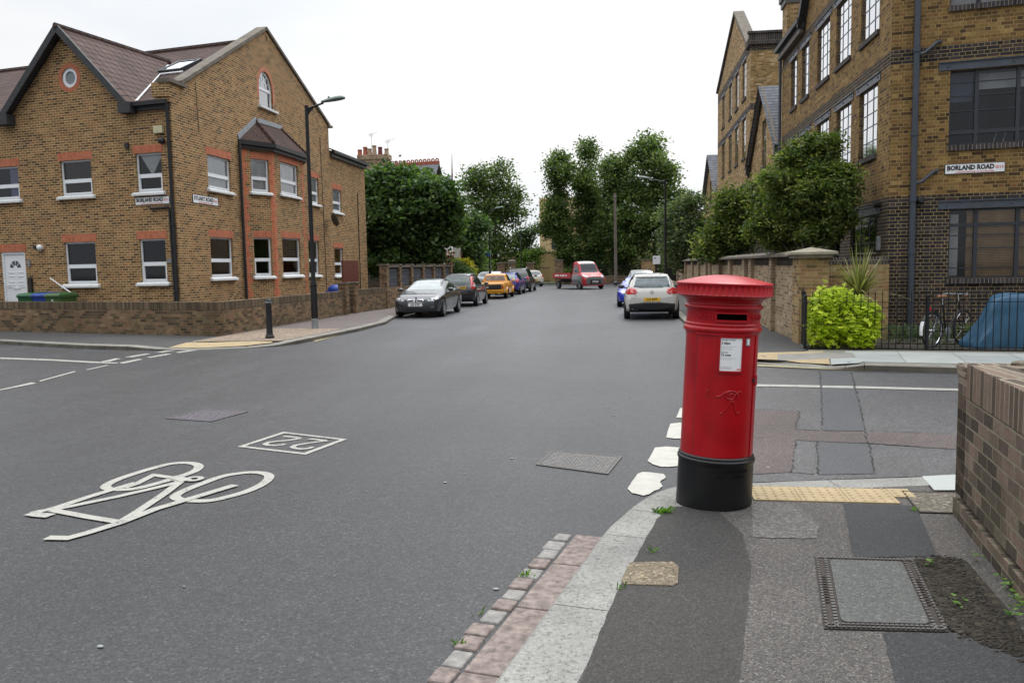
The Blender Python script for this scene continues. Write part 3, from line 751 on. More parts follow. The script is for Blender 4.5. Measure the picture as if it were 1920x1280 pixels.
zl([(270,598),(450,632),(620,660)], .075)
zl([(240,740),(350,742),(450,715),(620,662),(800,592),(1000,532),(1210,468)], .085)
zl([(155,614),(200,622),(262,627)], .10)
oval([(960,440),(985,430),(1020,428),(1036,434),(1020,442),(985,446)], .05)
zl([(890,425),(960,447)], .1)
struct('road_markings', mk, M['paint'])
# scattered litter-sized road debris (stones, flecks, leaves)
b = MB(); random.seed(11)
for k in range(60):
    x, y = random.uniform(-7, 0), random.uniform(3, 16); r = random.uniform(.004, .009)
    b.ball((x, y, .006), (r, r*.7, r*.5), 6, 4)
for px, py in ((188,1213),(835,905),(1180,745),(905,750),(1440,877),(470,660),(1150,780),(930,1105),(960,860)):
    p = G(px, py); b.ball((p.x, p.y, .006), (.018,.012,.006), 6, 4)
tag(b.build('grit', M['slab_light']), 'small pale stones and grit scattered over the asphalt', 'grit', kind='stuff')
b = MB(); bv = []
for (px, py, n, r) in ((1245,961,90,.034),(1222,1037,8,.02),(985,1080,26,.022),(858,1210,8,.02),(1160,1104,6,.02),(1870,1035,10,.03),(900,1153,5,.015),(1712,958,10,.012)):
    z0 = .1 if px > 1100 else .0
    c = G(px, py, z0)
    for k in range(n):
        p = c+Vector((random.gauss(0, r), random.gauss(0, r*.6), 0)); a = random.uniform(0, 2*pi); h = random.uniform(.012, .045); w = .003
        d = Vector((cos(a), sin(a), 0)); s_ = Vector((-d.y, d.x, 0))*w; b.add([p-s_, p+s_, p+d*h*.5+Z*h*.8+s_*.7, p+d*h*1.1+Z*h], [(0,1,2,3)])
tag(b.build('grass', M['grass']), 'small tufts of grass and weeds in the kerb joints', 'grass', kind='stuff')
b = MB()
for (px, py) in ((1885,1085),(1900,1110),(1915,1130),(1905,1155),(1880,1100),(1835,1050),(1856,1020),(1918,1145),(1800,1135),(1745,1060)):
    c = G(px, py, .11)
    for k in range(9):
        a = random.uniform(0, 2*pi); L = random.uniform(.015, .045); p = c+Vector((random.gauss(0,.02), random.gauss(0,.02), random.uniform(.005,.05)))
        d = Vector((cos(a), sin(a), random.uniform(-.1,.5)))*L; s_ = Vector((-d.y, d.x, 0))*.35
        b.add([p, p+d*.5+s_, p+d, p+d*.5-s_], [(0,1,2,3)])
tag(b.build('weeds', M['grass']), 'low leafy weeds growing at the foot of the near wall', 'weeds', kind='stuff')
# ------------------------------------------------------------ building helpers
class Plane:                                   # a vertical wall plane: s along, z up, o outward
    def __init__(s, p0, d, n): s.p0 = Vector((p0[0], p0[1], 0)); s.d = Vector(d).normalized(); s.n = Vector(n).normalized()
    def P(s, a, z, o=0): return s.p0+s.d*a+s.n*o+Z*z
    def box(s, mb, a0, a1, z0, z1, o0, o1):
        if a0 > a1: a0, a1 = a1, a0
        mb.obox(s.P(a0, z0, o0), s.d*(a1-a0), s.n*(o1-o0), Z*(z1-z0))
    def wall(s, mb, outline, holes=(), depth=.12, mi=0, edge=True):
        rings = [[s.P(*q) for q in outline]]+[[s.P(*q) for q in h] for h in holes]
        flat = [p for r in rings for p in r]; b0 = mb.mi; mb.mi = mi
        fs = []
        for t in tessellate_polygon(rings):
            a, b, c = t
            if (flat[b]-flat[a]).cross(flat[c]-flat[a]).dot(s.n) < 0: a, c = c, a
            fs.append((a, b, c))
        mb.add(flat, fs)
        for r in rings[1:]:
            ctr = sum(r, Vector())/len(r)
            for i in range(len(r)):
                p, q = r[i], r[(i+1) % len(r)]; iv = -s.n*depth
                nn = (q-p).cross(iv)
                if nn.dot(ctr-(p+q)/2) > 0: mb.quad(p, q, q+iv, p+iv)
                else: mb.quad(p+iv, q+iv, q, p)
        mb.mi = b0
    def M(s, a, z, o=.0, flip=False):          # text frame, reading direction = +d or -d
        d = -s.d if flip else s.d; m = Matrix.Identity(4); p = s.P(a, z, o)
        for i in range(3): m[i][0] = d[i]; m[i][1] = Z[i]; m[i][2] = s.n[i]; m[i][3] = p[i]
        return m
def facing(mb, n, *p):
    p = list(p)
    if (p[1]-p[0]).cross(p[2]-p[0]).dot(n) < 0: p.reverse()
    mb.quad(*p)
def rect(a0, a1, z0, z1): return [(a0, z0), (a1, z0), (a1, z1), (a0, z1)]

def curtain_mesh(pl, a0, a1, z0, z1, o=-.155, amp=.015, tri=False):
    mb = MB(); n = max(8, int(abs(a1-a0)/.035)); pts = []
    for i in range(n+1):
        t = i/n; a = a0+(a1-a0)*t; off = o+amp*sin(i*1.9)+amp*.4*sin(i*4.3+1)
        zb = z0
        if tri: zb = z1-(z1-z0)*(1-abs(2*t-1))*.95-.02
        pts.append((pl.P(a, zb, off), pl.P(a, z1, off)))
    for i in range(n): mb.quad(pts[i][0], pts[i+1][0], pts[i+1][1], pts[i][1])
    return mb
def upvc(root, pl, a0, a1, z0, z1, curtain=None, sillw=.12, split=.46, rec=.07):
    """white two-light casement: frame (window) > pane, sill, curtain"""
    if a0 > a1: a0, a1 = a1, a0
    f = MB(); o0, o1 = -rec-.06, -rec; t = .05
    pl.box(f, a0+.002, a0+t, z0+.06, z1-.002, o0, o1); pl.box(f, a1-t, a1-.002, z0+.06, z1-.002, o0, o1)
    pl.box(f, a0+t, a1-t, z1-t, z1-.002, o0, o1); pl.box(f, a0+t, a1-t, z0+.06, z0+.06+t, o0, o1)
    zm = z0+(z1-z0)*split; pl.box(f, a0+t, a1-t, zm-.03, zm+.045, o0, o1+.004)
    t2 = .045                                   # opening sash in the lower light
    pl.box(f, a0+t, a0+t+t2, z0+.11, zm-.03, o0+.01, o1+.015); pl.box(f, a1-t-t2, a1-t, z0+.11, zm-.03, o0+.01, o1+.015)
    pl.box(f, a0+t+t2, a1-t-t2, z0+.11, z0+.11+t2, o0+.01, o1+.015); pl.box(f, a0+t+t2, a1-t-t2, zm-.03-t2, zm-.03, o0+.01, o1+.015)
    w = f.build('window', M['upvc'], root)
    s = MB(); e = sillw
    s.prism([pl.P(a0-e, z0-.05, 0), pl.P(a0-e, z0-.05, .11), pl.P(a0-e, z0+.01, .11), pl.P(a0-e, z0+.06, .0)], pl.d*(a1-a0+2*e))
    pl.box(s, a0+.003, a1-.003, z0-.0, z0+.058, -.13, 0)
    s.build('sill', M['sill_white'], w)
    g = MB(); o = -rec-.03
    facing(g, pl.n, pl.P(a0+t, zm, o), pl.P(a1-t, zm, o), pl.P(a1-t, z1-t, o), pl.P(a0+t, z1-t, o))
    facing(g, pl.n, pl.P(a0+t, z0+.1, o), pl.P(a1-t, z0+.1, o), pl.P(a1-t, zm, o), pl.P(a0+t, zm, o))
    g.build('pane', M['glass'], w)
    if curtain == 'net': curtain_mesh(pl, a0, a1, z0+.06, z1).build('curtain', M['curtain'], w, smooth=True)
    if curtain == 'tri': curtain_mesh(pl, a0+.06, a1-.06, zm-.02, z1, tri=True, amp=.01).build('curtain', M['curtain'], w, smooth=True)
    if curtain == 'lilac': curtain_mesh(pl, a0+.02, a0+(a1-a0)*.4, z0+.06, z1).build('curtain', M['curtain_lilac'], w, smooth=True)
    if curtain == 'dark': curtain_mesh(pl, a0+.15, a1-.1, z0+.06, z1).build('curtain', M['curtain_dark'], w, smooth=True)
    if curtain == 'blind':
        bm_ = MB(); z = z0+.1
        while z < z1-.05: pl.box(bm_, a0+.05, a1-.05, z, z+.008, -.23, -.20); z += .05
        bm_.build('blind', M['curtain_dark'], w)
    return w
def lintel(root, pl, a0, a1, z, h=.24, mat='red_soldier', e=.07):
    mb = MB(); pl.box(mb, a0-e, a1+e, z, z+h, -.05, .006); return mb.build('lintel', M[mat], root)
def plate_sign(label, pl, a0, a1, z0, z1, text, flip, small='LONDON BOROUGH OF SOUTHWARK'):
    c = pl.P((a0+a1)/2, z0, 0); r = thing('street_nameplate', label, 'street sign', tuple(c))
    mb = MB(); pl.box(mb, a0, a1, z0, z1, .006, .022); mb.build('backing', M['ink'], r, bevel=.005)
    mb = MB(); e = .014; pl.box(mb, a0+e, a1-e, z0+e, z1-e, .006, .026); mb.build('plate', M['white_sign'], r)
    w = a1-a0; h = z1-z0; am = (a0+a1)/2; sgn = -1 if flip else 1
    mb = MB(); text_mb(mb, text, h*.62, pl.M(am-sgn*w*.07, z0+h*.58, .027, flip), .0015, .007, 1.0)
    xs = [ (v-pl.p0).dot(pl.d) for v in mb.v]; cw = max(xs)-min(xs); k = w*.78/cw; mid = (max(xs)+min(xs))/2
    mb.v = [v+pl.d*(((v-pl.p0).dot(pl.d)-mid)*(k-1)) for v in mb.v]
    mb.build('road_name', M['ink'], r)
    mb = MB(); text_mb(mb, 'SE15', h*.38, pl.M(am+sgn*w*.405, z0+h*.52, .027, flip), .0015, .001)
    text_mb(mb, small, h*.19, pl.M(am, z0+h*.17, .027, flip), .0015, .0005)
    mb.build('borough_name', M['ink_red'], r)
    return r

# ============================================================ house on the left corner
KH = Vector((-13.2, 23.4, 0))
house = thing('brick_house', 'two storey yellow brick corner house with brown tiled roof and red quoined bay', 'house', (-17, 29, 0))
PF = Plane(KH, BD, BN)                         # front towards Borland Road
PS = Plane((-13.2, 0), (0,1,0), (1,0,0))       # side towards Stuart Road (s = y)
def circ(c, r, n=24): return [(c[0]+r*cos(2*pi*k/n), c[1]+r*sin(2*pi*k/n)) for k in range(n)]
FW = [(.48,1.47,1.45,2.82,'room'), (3.17,4.43,1.42,2.80,'blind'), (.46,1.43,4.17,5.38,'tri'), (3.14,4.38,4.18,5.33,'dark'), (6.12,7.4,4.17,5.28,'lilac'), (8.9,10.1,1.42,2.80,None), (9.1,10.3,4.17,5.28,None)]
DOOR = (6.08,7.12,.45,2.55)
RW = (3.77, 7.83)
b = MB()
fo = [(0,-.1),(22,-.1),(22,6.9),(6.2,6.9),(3.88,9.2),(1.52,6.9),(0,6.9)]
PF.wall(b, fo, [rect(*w[:4]) for w in FW]+[rect(*DOOR), circ(RW, .30)], .12)
SW = [(25.35,26.9,1.55,2.92,None),(25.42,27.0,4.42,5.56,'net'),(33.8,35.0,1.52,3.05,None),(34.05,35.25,4.58,5.75,'net')]
EW = [(36.95,38.15,1.46,2.80,None),(37.0,38.2,4.40,5.50,'net')]
def arch(a0, a1, z0, zs, n=12):
    c = (a0+a1)/2; r = (a1-a0)/2
    return [(a0,z0),(a1,z0)]+[(c+r*cos(pi*k/n), zs+r*1.05*sin(pi*k/n)) for k in range(n+1)]
AR = (29.55,30.75,7.85,8.55)
PS.wall(b, [(23.4,-.1),(36.75,-.1),(36.75,8.25),(30.35,10.72),(24.15,7.45),(23.4,7.35)], [rect(*w[:4]) for w in SW]+[arch(*AR)]+[rect(27.98,33.1,1.4,6.0)], .12)
b.quad(PS.P(36.75,-.1,0), PS.P(36.75,-.1,-6), PS.P(36.75,8.25,-6), PS.P(36.75,8.25,0))
PS.wall(b, [(36.75,-.1),(41.9,-.1),(41.9,7.2),(36.75,7.2)], [rect(*w[:4]) for w in EW], .12)
b.quad((-13.2,41.9,-.1), (-17,41.9,-.1), (-17,41.9,8), (-13.2,41.9,7.2))
bk = KH+BD*22
b.quad((-13.2,36.75,-.1), (-13.2-21.6,36.75+4.2,-.1), (-13.2-21.6,36.75+4.2,7), (-13.2,36.75,7))
b.quad((bk.x,bk.y,-.1),(bk.x,bk.y,7),(-13.2-21.6,36.75+4.2,7),(-13.2-21.6,36.75+4.2,-.1))
b.build('wall', M['brick_house'], house)
rm = MB()                                      # dark rooms behind the windows
for pl, w0, w1, zz0, zz1 in ((PF,1.0,12,.4,6.2),(PS,24.2,36.5,.4,6.2)):
    rm.quad(pl.P(w0,zz0,-3), pl.P(w1,zz0,-3), pl.P(w1,zz1,-3), pl.P(w0,zz1,-3))
rm.quad(PF.P(.3,3.4,-.2), PF.P(12,3.4,-.2), PF.P(12,3.4,-3), PF.P(1.0,3.4,-3)); rm.quad(PS.P(24.2,3.41,-.2), PS.P(36.5,3.41,-.2), PS.P(36.5,3.41,-3), PS.P(24.2,3.41,-3))
rm.build('floor', M['room'], house)
for w in FW:
    upvc(house, PF, *w[:4], curtain=w[4]); lintel(house, PF, w[0], w[1], w[3])
for w in SW+EW:
    upvc(house, PS, *w[:4], curtain=w[4]); lintel(house, PS, w[0], w[1], w[3])
lintel(house, PF, DOOR[0], DOOR[1], DOOR[3], .25, e=.06)
# door
b = MB(); a0, a1, z0, z1 = DOOR
for q in ((a0,a0+.07,z0,z1),(a1-.07,a1,z0,z1),(a0+.07,a1-.07,z1-.07,z1)): PF.box(b, q[0]+.002, q[1]-.0, q[2], q[3]-.002, -.12, -.03)
dr = b.build('door', M['upvc'], house)
b = MB(); PF.box(b, a0+.07, a1-.07, z0, z1-.07, -.11, -.07); b.build('door_leaf', M['upvc'], dr)
b = MB(); am = (a0+a1)/2
for sx in (-1, 1):
    for q in ((.15,.95),(1.02,1.12),(1.3,1.42)):
        x0 = am+sx*.06; x1 = am+sx*.33
        for zz_ in q: PF.box(b, min(x0,x1), max(x0,x1), z0+zz_, z0+zz_+.02, -.07, -.055)
PF.box(b, am-.16, am+.16, z0+.9, z0+.94, -.07, -.05)
b.build('door_moulding', M['upvc'], dr)
b = MB(); R = .24; zc = z0+1.58
for k in range(4):
    t0, t1 = pi*k/4+.08, pi*(k+1)/4-.08
    pts = [PF.P(am+.09*cos(t), zc+.09*sin(t), -.066) for t in (t0, t1)]+[PF.P(am+R*cos(t), zc+R*sin(t), -.066) for t in (t1, (t0+t1)/2, t0)]
    nn = (pts[1]-pts[0]).cross(pts[2]-pts[0]); b.quad(*(pts if nn.dot(PF.n) > 0 else pts[::-1]))
b.build('fanlight', M['glass_car'], dr)
b = MB(); b.tube([PF.P(a1-.13, z0+1.0, -.07), PF.P(a1-.13, z0+1.0, -.02), PF.P(a1-.24, z0+1.0, -.02)], .012); b.build('door_handle', M['chrome'], dr)
# intercom, letter box, alarm box, camera, lamp, vents
b = MB(); PF.box(b, 5.82,5.97,1.18,1.72,0,.07); b.build('post_box', M['black_plastic'], house, bevel=.01)
b = MB(); PF.box(b, 5.86,5.95,2.05,2.28,0,.05); b.build('door_lamp', M['galv'], house, bevel=.01)
b = MB(); c = PF.P(5.33,2.66,.1); b.ball(c, .10); PF.box(b, 5.27,5.39,2.6,2.72,0,.08); b.build('security_camera', M['white_metal'], house, smooth=True)
b = MB(); b.lathe([(.06,0),(.06,.05)], 12, PF.P(5.42,2.66,.16), 'y'); b.build('camera_lens', M['black_plastic'], house)
b = MB(); PF.box(b, .30,.62,5.92,6.14,0,.09); b.build('alarm_box', m_simple('cream_box', (.55,.52,.33), .5), house, bevel=.01)
b = MB(); c = PF.P(.30,5.68,.13); b.ball(c, (.10,.13,.1)); b.tube([PF.P(.30,5.68,0), c], .03); b.build('floodlight', M['black_plastic'], house, smooth=True)
b = MB(); PF.box(b, 1.62,1.76,5.55,5.7,0,.06); b.build('vent', M['black_plastic'], house)
b = MB(); PF.box(b, .12,.42,2.08,2.2,0,.04); b.build('vent', M['galv'], house)
# round window
b = MB(); n = 24
def ring(mb, pl, c, r0, r1, o0, o1, n=24, t0=0, t1=2*pi, sz=1.0):
    for k in range(n):
        a, e = t0+(t1-t0)*k/n, t0+(t1-t0)*(k+1)/n
        q = [(r0, a), (r1, a), (r1, e), (r0, e)]; P0 = [pl.P(c[0]+r*cos(t), c[1]+r*sz*sin(t), o1) for r, t in q]; P1 = [pl.P(c[0]+r*cos(t), c[1]+r*sz*sin(t), o0) for r, t in q]
        mb.add(P0+P1, [(0,1,2,3),(7,6,5,4),(1,5,6,2),(3,7,4,0)] if (P0[1]-P0[0]).cross(P0[2]-P0[0]).dot(pl.n) > 0 else [(3,2,1,0),(4,5,6,7),(2,6,5,1),(0,4,7,3)])
ring(b, PF, RW, .30, .44, -.02, .006); 
for k in range(24): pass
b.build('brick_surround', m_simple('red_surround', (.42,.14,.075), .9, var=.3, scale=14), house)
b = MB(); ring(b, PF, RW, .20, .298, -.12, -.03); wv = b.build('window', M['upvc'], house)
b = MB(); facing(b, PF.n, *[PF.P(RW[0]+.21*cos(2*pi*k/24), RW[1]+.21*sin(2*pi*k/24), -.07) for k in range(24)]); b.build('pane', M['frosted'], wv)
# arched attic window
c = ((AR[0]+AR[1])/2, AR[3]); r = .6
b = MB(); ring(b, PS, c, .6, .76, -.02, .006, 16, 0, pi, 1.05); PS.box(b, AR[0]-.16, AR[0], AR[3]-.45, AR[3], -.02, .006); PS.box(b, AR[1], AR[1]+.16, AR[3]-.45, AR[3], -.02, .006)
b.build('brick_surround', m_simple('red_arch', (.46,.17,.10), .9, var=.3, scale=14), house)
b = MB(); ring(b, PS, c, .52, .597, -.13, -.07, 16, 0, pi, 1.05); PS.box(b, AR[0]+.002, AR[0]+.07, AR[2], AR[3], -.13, -.07); PS.box(b, AR[1]-.07, AR[1]-.002, AR[2], AR[3], -.13, -.07)
PS.box(b, AR[0]+.07, AR[1]-.07, AR[2], AR[2]+.09, -.13, -.07); PS.box(b, AR[0]+.07, AR[1]-.07, AR[3]-.08, AR[3]+.02, -.13, -.065)
ring(b, PS, c, .22, .25, -.11, -.085, 12, 0, pi, 1.05)
for k in range(1, 6):
    t = pi*k/6; b.bar(PS.P(c[0]+.24*cos(t), c[1]+.25*sin(t), -.1), PS.P(c[0]+.54*cos(t), c[1]+.56*sin(t), -.1), .02, .02, PS.n)
wv = b.build('window', M['upvc'], house)
b = MB(); q = arch(AR[0]+.06, AR[1]-.06, AR[2]+.05, AR[3]); facing(b, PS.n, *[PS.P(x, z, -.1) for x, z in q]); b.build('pane', m_glass('attic_glass', (.35,.4,.42), .3), wv)
b = MB(); PS.box(b, AR[0]-.15, AR[1]+.25, AR[2]-.08, AR[2], -.1, .12); b.build('sill', M['sill_white'], wv)
# drainpipes, gutter, wires
b = MB(); b.tube([PF.P(.1,6.75,.1), PF.P(.1,6.5,.06), PF.P(.1,0,.06)], .05, 10)
for z in (1.2,3.2,5.2): b.tube([PF.P(.1,z,.06), PF.P(.1,z+.08,.06)], .062, 10)
b.build('drainpipe', M['black_plastic'], house, smooth=True)
b = MB(); b.tube([PF.P(.95,3.72,.05), PF.P(.25,3.74,.05), PF.P(.22,3.6,.05), PF.P(.18,.2,.05)], .035, 8); b.build('drainpipe', M['black_plastic'], house, smooth=True)
b = MB(); b.tube([PS.P(27.6,6.2,.08), PS.P(27.6,0,.08)], .05, 10); b.build('drainpipe', M['black_plastic'], house, smooth=True)
for cb_ in (([PS.P(24.9,7.7,.01), PS.P(24.95,6.2,.015)], .008), ([PS.P(35.6,7.6,.02), PS.P(35.7,3.9,.02), PS.P(35.75,.3,.02)], .012), ([PS.P(40.6,5.6,.02), PS.P(40.6,.2,.02)], .02)): b = MB(); b.tube(cb_[0], cb_[1], 6); b.build('cable', M['black_plastic'], house)
# roofs
rf = MB(); ov = .22
def PR(dist, s):                                # point on the front roof slope
    dd = -BN*dist; q = KH+BD*s+dd; return Vector((q.x, q.y, 6.88+.515*dist))
DR = 6.82
pr0 = Vector((-13.2,30.35,0)); rz_ = 6.88+.515*DR
# front slope, cut away where the cross gable stands in front of it
sl_ = [PR(-ov, .06), PR(-ov, 1.5), PR(4.45, 3.88), PR(-ov, 6.3), PR(-ov, 22)]
r1 = pr0+BD*22; r1.z = rz_; r0 = Vector((pr0.x, pr0.y, rz_))
def seg_on(p, q): return p
s_gx = -1.3
start = PR(-ov, .06); 
rf.quad(start, PR(-ov,1.5), PR(4.45,3.88), r0)
rf.quad(r0, PR(4.45,3.88), r1); rf.quad(PR(4.45,3.88), PR(-ov,6.3), PR(-ov,22), r1)
e0 = Vector((-13.2,37.1,6.9)); rf.quad(r0, r1, e0+BD*22, e0)
tl_ = .06
rf.build('roof', M['tiles'], house)
b = MB(); p0 = r0+Z*.03; b.tube([p0, r1+Z*.03], .10, 8); 
ga = PF.P(3.88, 9.33, .32); gb_ = PR(4.6, 3.88)+Z*.08
b.tube([ga, gb_], .09, 8); b.build('ridge_tiles', M['tiles'], house, smooth=True)
b = MB()                                        # cross gable slopes
fl, fr_, ft = PF.P(6.42, 6.82, .3), PF.P(1.30, 6.82, .3), PF.P(3.88, 9.33, .3)
vb = PR(4.55, 3.88); vb.z = 9.33
for e, eb in ((fr_, PR(.0, 1.28)), (fl, PR(0, 6.45))):
    q = [ft, e, eb+Z*.0, vb]; nn = (q[1]-q[0]).cross(q[2]-q[0]); b.quad(*(q if nn.z > 0 else q[::-1]))
b.build('gable_roof', M['tiles'], house)
b = MB()                                        # lead valley strips
va, vb2 = PR(0.05, 1.35)+Z*.05, PR(4.3, 3.75)+Z*.06
dv = (vb2-va).normalized(); sd_ = dv.cross(Vector((.1,.5,-1))).normalized()*.07
nn = sd_.cross(dv).normalized()*.02
b.obox(va-sd_, sd_*2, vb2-va, nn); b.build('valley_flashing', M['white_metal'], house)
b = MB()                                        # bargeboards with boxed feet
for e in (-1, 1):
    foot = PF.P(3.88-e*2.45, 6.80, .28); top = PF.P(3.88, 9.27, .28)
    b.bar(foot, top, .06, .20, Z); b.bar(foot-BN*.14+Z*.02, top-BN*.14+Z*.02, .28, .05, Z)
    fx = 3.88-e*2.42; PF.box(b, fx-.22, fx+.22, 6.55, 6.86, .0, .32)
b.build('bargeboard', M['black_wood'], house)
b = MB(); b.bar(PF.P(1.5,6.80,.16), PF.P(.05,6.80,.16), .14, .12); b.bar(PF.P(1.5,6.68,.06), PF.P(.05,6.68,.06), .10, .14); b.bar(PF.P(6.4,6.80,.16), PF.P(22,6.80,.16), .14, .12); b.build('gutter', M['black_plastic'], house)
b = MB()                                        # stone coping of the side gable
ap = Vector((-13.2,30.35,10.78)); lf = Vector((-13.2,24.0,7.46)); rt = Vector((-13.2,36.85,8.28))
for p, q in ((lf, ap), (rt, ap)):
    b.bar(p+Vector((-.13,0,.03)), q+Vector((-.13,0,.03)), .40, .11)
b.obox((-13.52,23.25,7.36), (.42,0,0), (0,.95,0), (0,0,.11)); b.obox((-13.5,36.6,8.22), (.4,0,0), (0,.5,0), (0,0,.09))
b.build('gable_coping', M['stone'], house)
b = MB()                                        # parapet masonry behind the coping + corner kneeler
b.prism([(-13.205,24.1,6.9),(-13.205,30.35,9.9),(-13.205,36.7,7.5),(-13.205,36.7,8.2),(-13.205,30.35,10.7),(-13.205,24.1,7.4)], (-.24,0,0))
KHc = KH+BN*.0
b.obox(KH+Vector((-.52,-.12,6.95)), Vector((.54,0,0)), Vector((0,.6,0)), Z*.41)
b.obox(KH+Vector((-.45,-.08,6.8)), Vector((.46,0,0)), Vector((0,.5,0)), Z*.15)
b.build('parapet', M['brick_house'], house)
b = MB(); b.quad((-13.0,36.75,7.22),(-13.0,42.0,7.22),(-17.4,42.0,8.9),(-17.4,36.75,8.9)); b.build('rear_roof', M['tiles'], house)
b = MB(); b.bar((-13.03,36.8,7.14),(-13.03,42.0,7.14), .14, .13); b.bar((-13.12,36.8,7.0),(-13.12,42.0,7.0), .06, .18); b.build('gutter', M['black_plastic'], house)
# roof window
c4 = [RP(px, py, PR(0,0), (PR(0,0)-PR(0,5)).cross(PR(0,0)-PR(5,0))) for px, py in ((296,141),(345,139),(379,100),(336,107))]
sln = (PR(0,0)-PR(0,5)).cross(PR(0,0)-PR(5,0)).normalized(); sln = sln if sln.z > 0 else -sln
u_ = (c4[1]-c4[0]); v_ = (PR(5,0)-PR(0,0)).normalized(); wd = 1.0; hh = 1.25
o_ = c4[0]+u_*.0; ud = -BD
b = MB()
for q in ((0,0,wd,.09),(0,hh-.09,wd,.09),(0,.09,.09,hh-.18),(wd-.09,.09,.09,hh-.18)):
    b.obox(o_+ud*q[0]+v_*q[1]+sln*.0, ud*q[2], v_*q[3], sln*.14)
vx = b.build('roof_window', M['steel_dark'], house)
b = MB(); b.quad(o_+ud*.08+v_*.08+sln*.12, o_+ud*(wd-.08)+v_*.08+sln*.12, o_+ud*(wd-.08)+v_*(hh-.08)+sln*.12, o_+ud*.08+v_*(hh-.08)+sln*.12); b.build('pane', m_glass('rooflight_glass', (.3,.3,.3), .75), vx)
b = MB(); b.obox(o_-ud*.1-v_*.16+sln*.02, ud*1.2, v_*.12, sln*.04); b.build('flashing', M['white_metal'], vx)
# second rooflight seen edge-on near the coping
o2 = PR(5.3, .1)-BN*0
# bay
XB = -12.62; BY = (27.9, 29.1, 32.05, 33.2)
PB = Plane((XB, 0), (0,1,0), (1,0,0))
dB = Vector((XB+13.2, BY[1]-BY[0], 0)); LB = dB.length; dB.normalize(); nB = Vector((dB.y, -dB.x, 0))
PL = Plane((-13.2, BY[0]), dB, nB)
dC = Vector((-13.2-XB, BY[3]-BY[2], 0)); LC = dC.length; dC.normalize(); PC = Plane((XB, BY[2]), dC, Vector((dC.y, -dC.x, 0)))
BWL = [(.35, LB-.19, 1.55, 2.98, None), (.37, LB-.17, 4.55, 5.76, 'net')]
BWF = [(29.70, 31.45, 1.56, 3.02, None), (29.80, 31.5, 4.60, 5.84, 'net')]
b = MB()
PL.wall(b, rect(0, LB, -.1, 6.36), [rect(*w[:4]) for w in BWL], .12); PB.wall(b, rect(BY[1], BY[2], -.1, 6.36), [rect(*w[:4]) for w in BWF], .12)
PC.wall(b, rect(0, LC, -.1, 6.36), [], .12)
b.build('bay_wall', M['brick_house'], house)
for w in BWL: upvc(house, PL, *w[:4], curtain=w[4], sillw=.1); lintel(house, PL, w[0], w[1], w[3], e=.02)
for w in BWF: upvc(house, PB, *w[:4], curtain=w[4]); lintel(house, PB, w[0], w[1], w[3])
qm = [MB(), MB(), MB()]
z = 0
k = 0
while z < 6.3:
    w = .12 if k % 2 else .225; h = min(.225, 6.34-z); j = .0045
    PL.box(qm[0], .0, w, z, z+h, -.02, j); PL.box(qm[1], LB-min(w,.16), LB+.001, z, z+h, -.02, j); PB.box(qm[1], BY[1], BY[1]+w, z, z+h, -.02, j); PB.box(qm[2], BY[2]-w, BY[2], z, z+h, -.02, j)
    z += .225; k += 1
for q_ in qm: q_.build('quoin', M['red_quoin'], house)
b = MB()
ez, e = 6.36, .16
A_, B_, C_, D_ = Vector((-13.2, BY[0]-.25, ez)), Vector((XB+e, BY[1]-.1, ez)), Vector((XB+e, BY[2]+.1, ez)), Vector((-13.2, BY[3]+.25, ez))
T0, T1 = Vector((-13.18, BY[1]+.0, 7.2)), Vector((-13.18, BY[2]-.8, 7.28))
b.quad(A_, B_, T0); b.quad(B_, C_, T1, T0); b.quad(C_, D_, T1)
b.build('bay_roof', M['tiles_small'], house)
b = MB()
for p, q in ((A_, B_), (B_, C_), (C_, D_)): b.bar(p-Z*.09, q-Z*.09, .12, .14); b.bar(p-Z*.21+Vector((-.1,0,0)), q-Z*.21+Vector((-.1,0,0)), .14, .14)
b.build('gutter', M['black_plastic'], house)
for q0_, q1_ in ((B_, T0), (C_, T1)): b = MB(); b.tube([q0_+Z*.02, q1_+Z*.02], .055, 6); b.build('hip_tiles', M['tiles_small'], house, smooth=True)
b = MB(); b.bar(A_+Vector((.02,0,.05)), T0+Vector((.02,0,.05)), .03, .22); b.bar(T0+Vector((.03,.1,.05)), T1+Vector((.03,.1,.05)), .05, .16); b.build('lead_flashing', M['lead'], house)
# satellite dish
b = MB(); c = Vector((-12.85, 36.05, 4.0))
prof = [(.30*k/6, .06*(k/6)**2) for k in range(7)]
dn = Vector((.55,.6,.25)).normalized(); b.T = Matrix.Translation(c) @ dn.to_track_quat('Z','Y').to_matrix().to_4x4()
vs = []; 
b.lathe([(.001,0)]+prof[1:]+[(.302,.062)]+[(r, z-.006) for r, z in reversed(prof[1:])], 20); b.tube([(0,0,0),(0,0,.3)], .01, 6); b.T = None
ds = b.build('satellite_dish', M['iron'], house, smooth=True)
b = MB(); b.tube([(-13.2,35.9,3.95), (-12.95,36.0,3.98)], .02, 6); b.tube([c-Z*.05, c+Vector((.1,.35,-.12))], .012, 6); b.ball(c+Vector((.12,.38,-.12)), .04); b.build('dish_bracket', M['iron'], ds)
plate_sign('white BORLAND ROAD nameplate on the left house, between two front windows beside the drainpipe', PF, .22, 1.5, 3.84, 4.08, 'BORLAND ROAD', True)
plate_sign('white STUART ROAD nameplate on the side of the left corner house', PS, 24.35, 25.95, 3.93, 4.2, 'STUART ROAD', False)

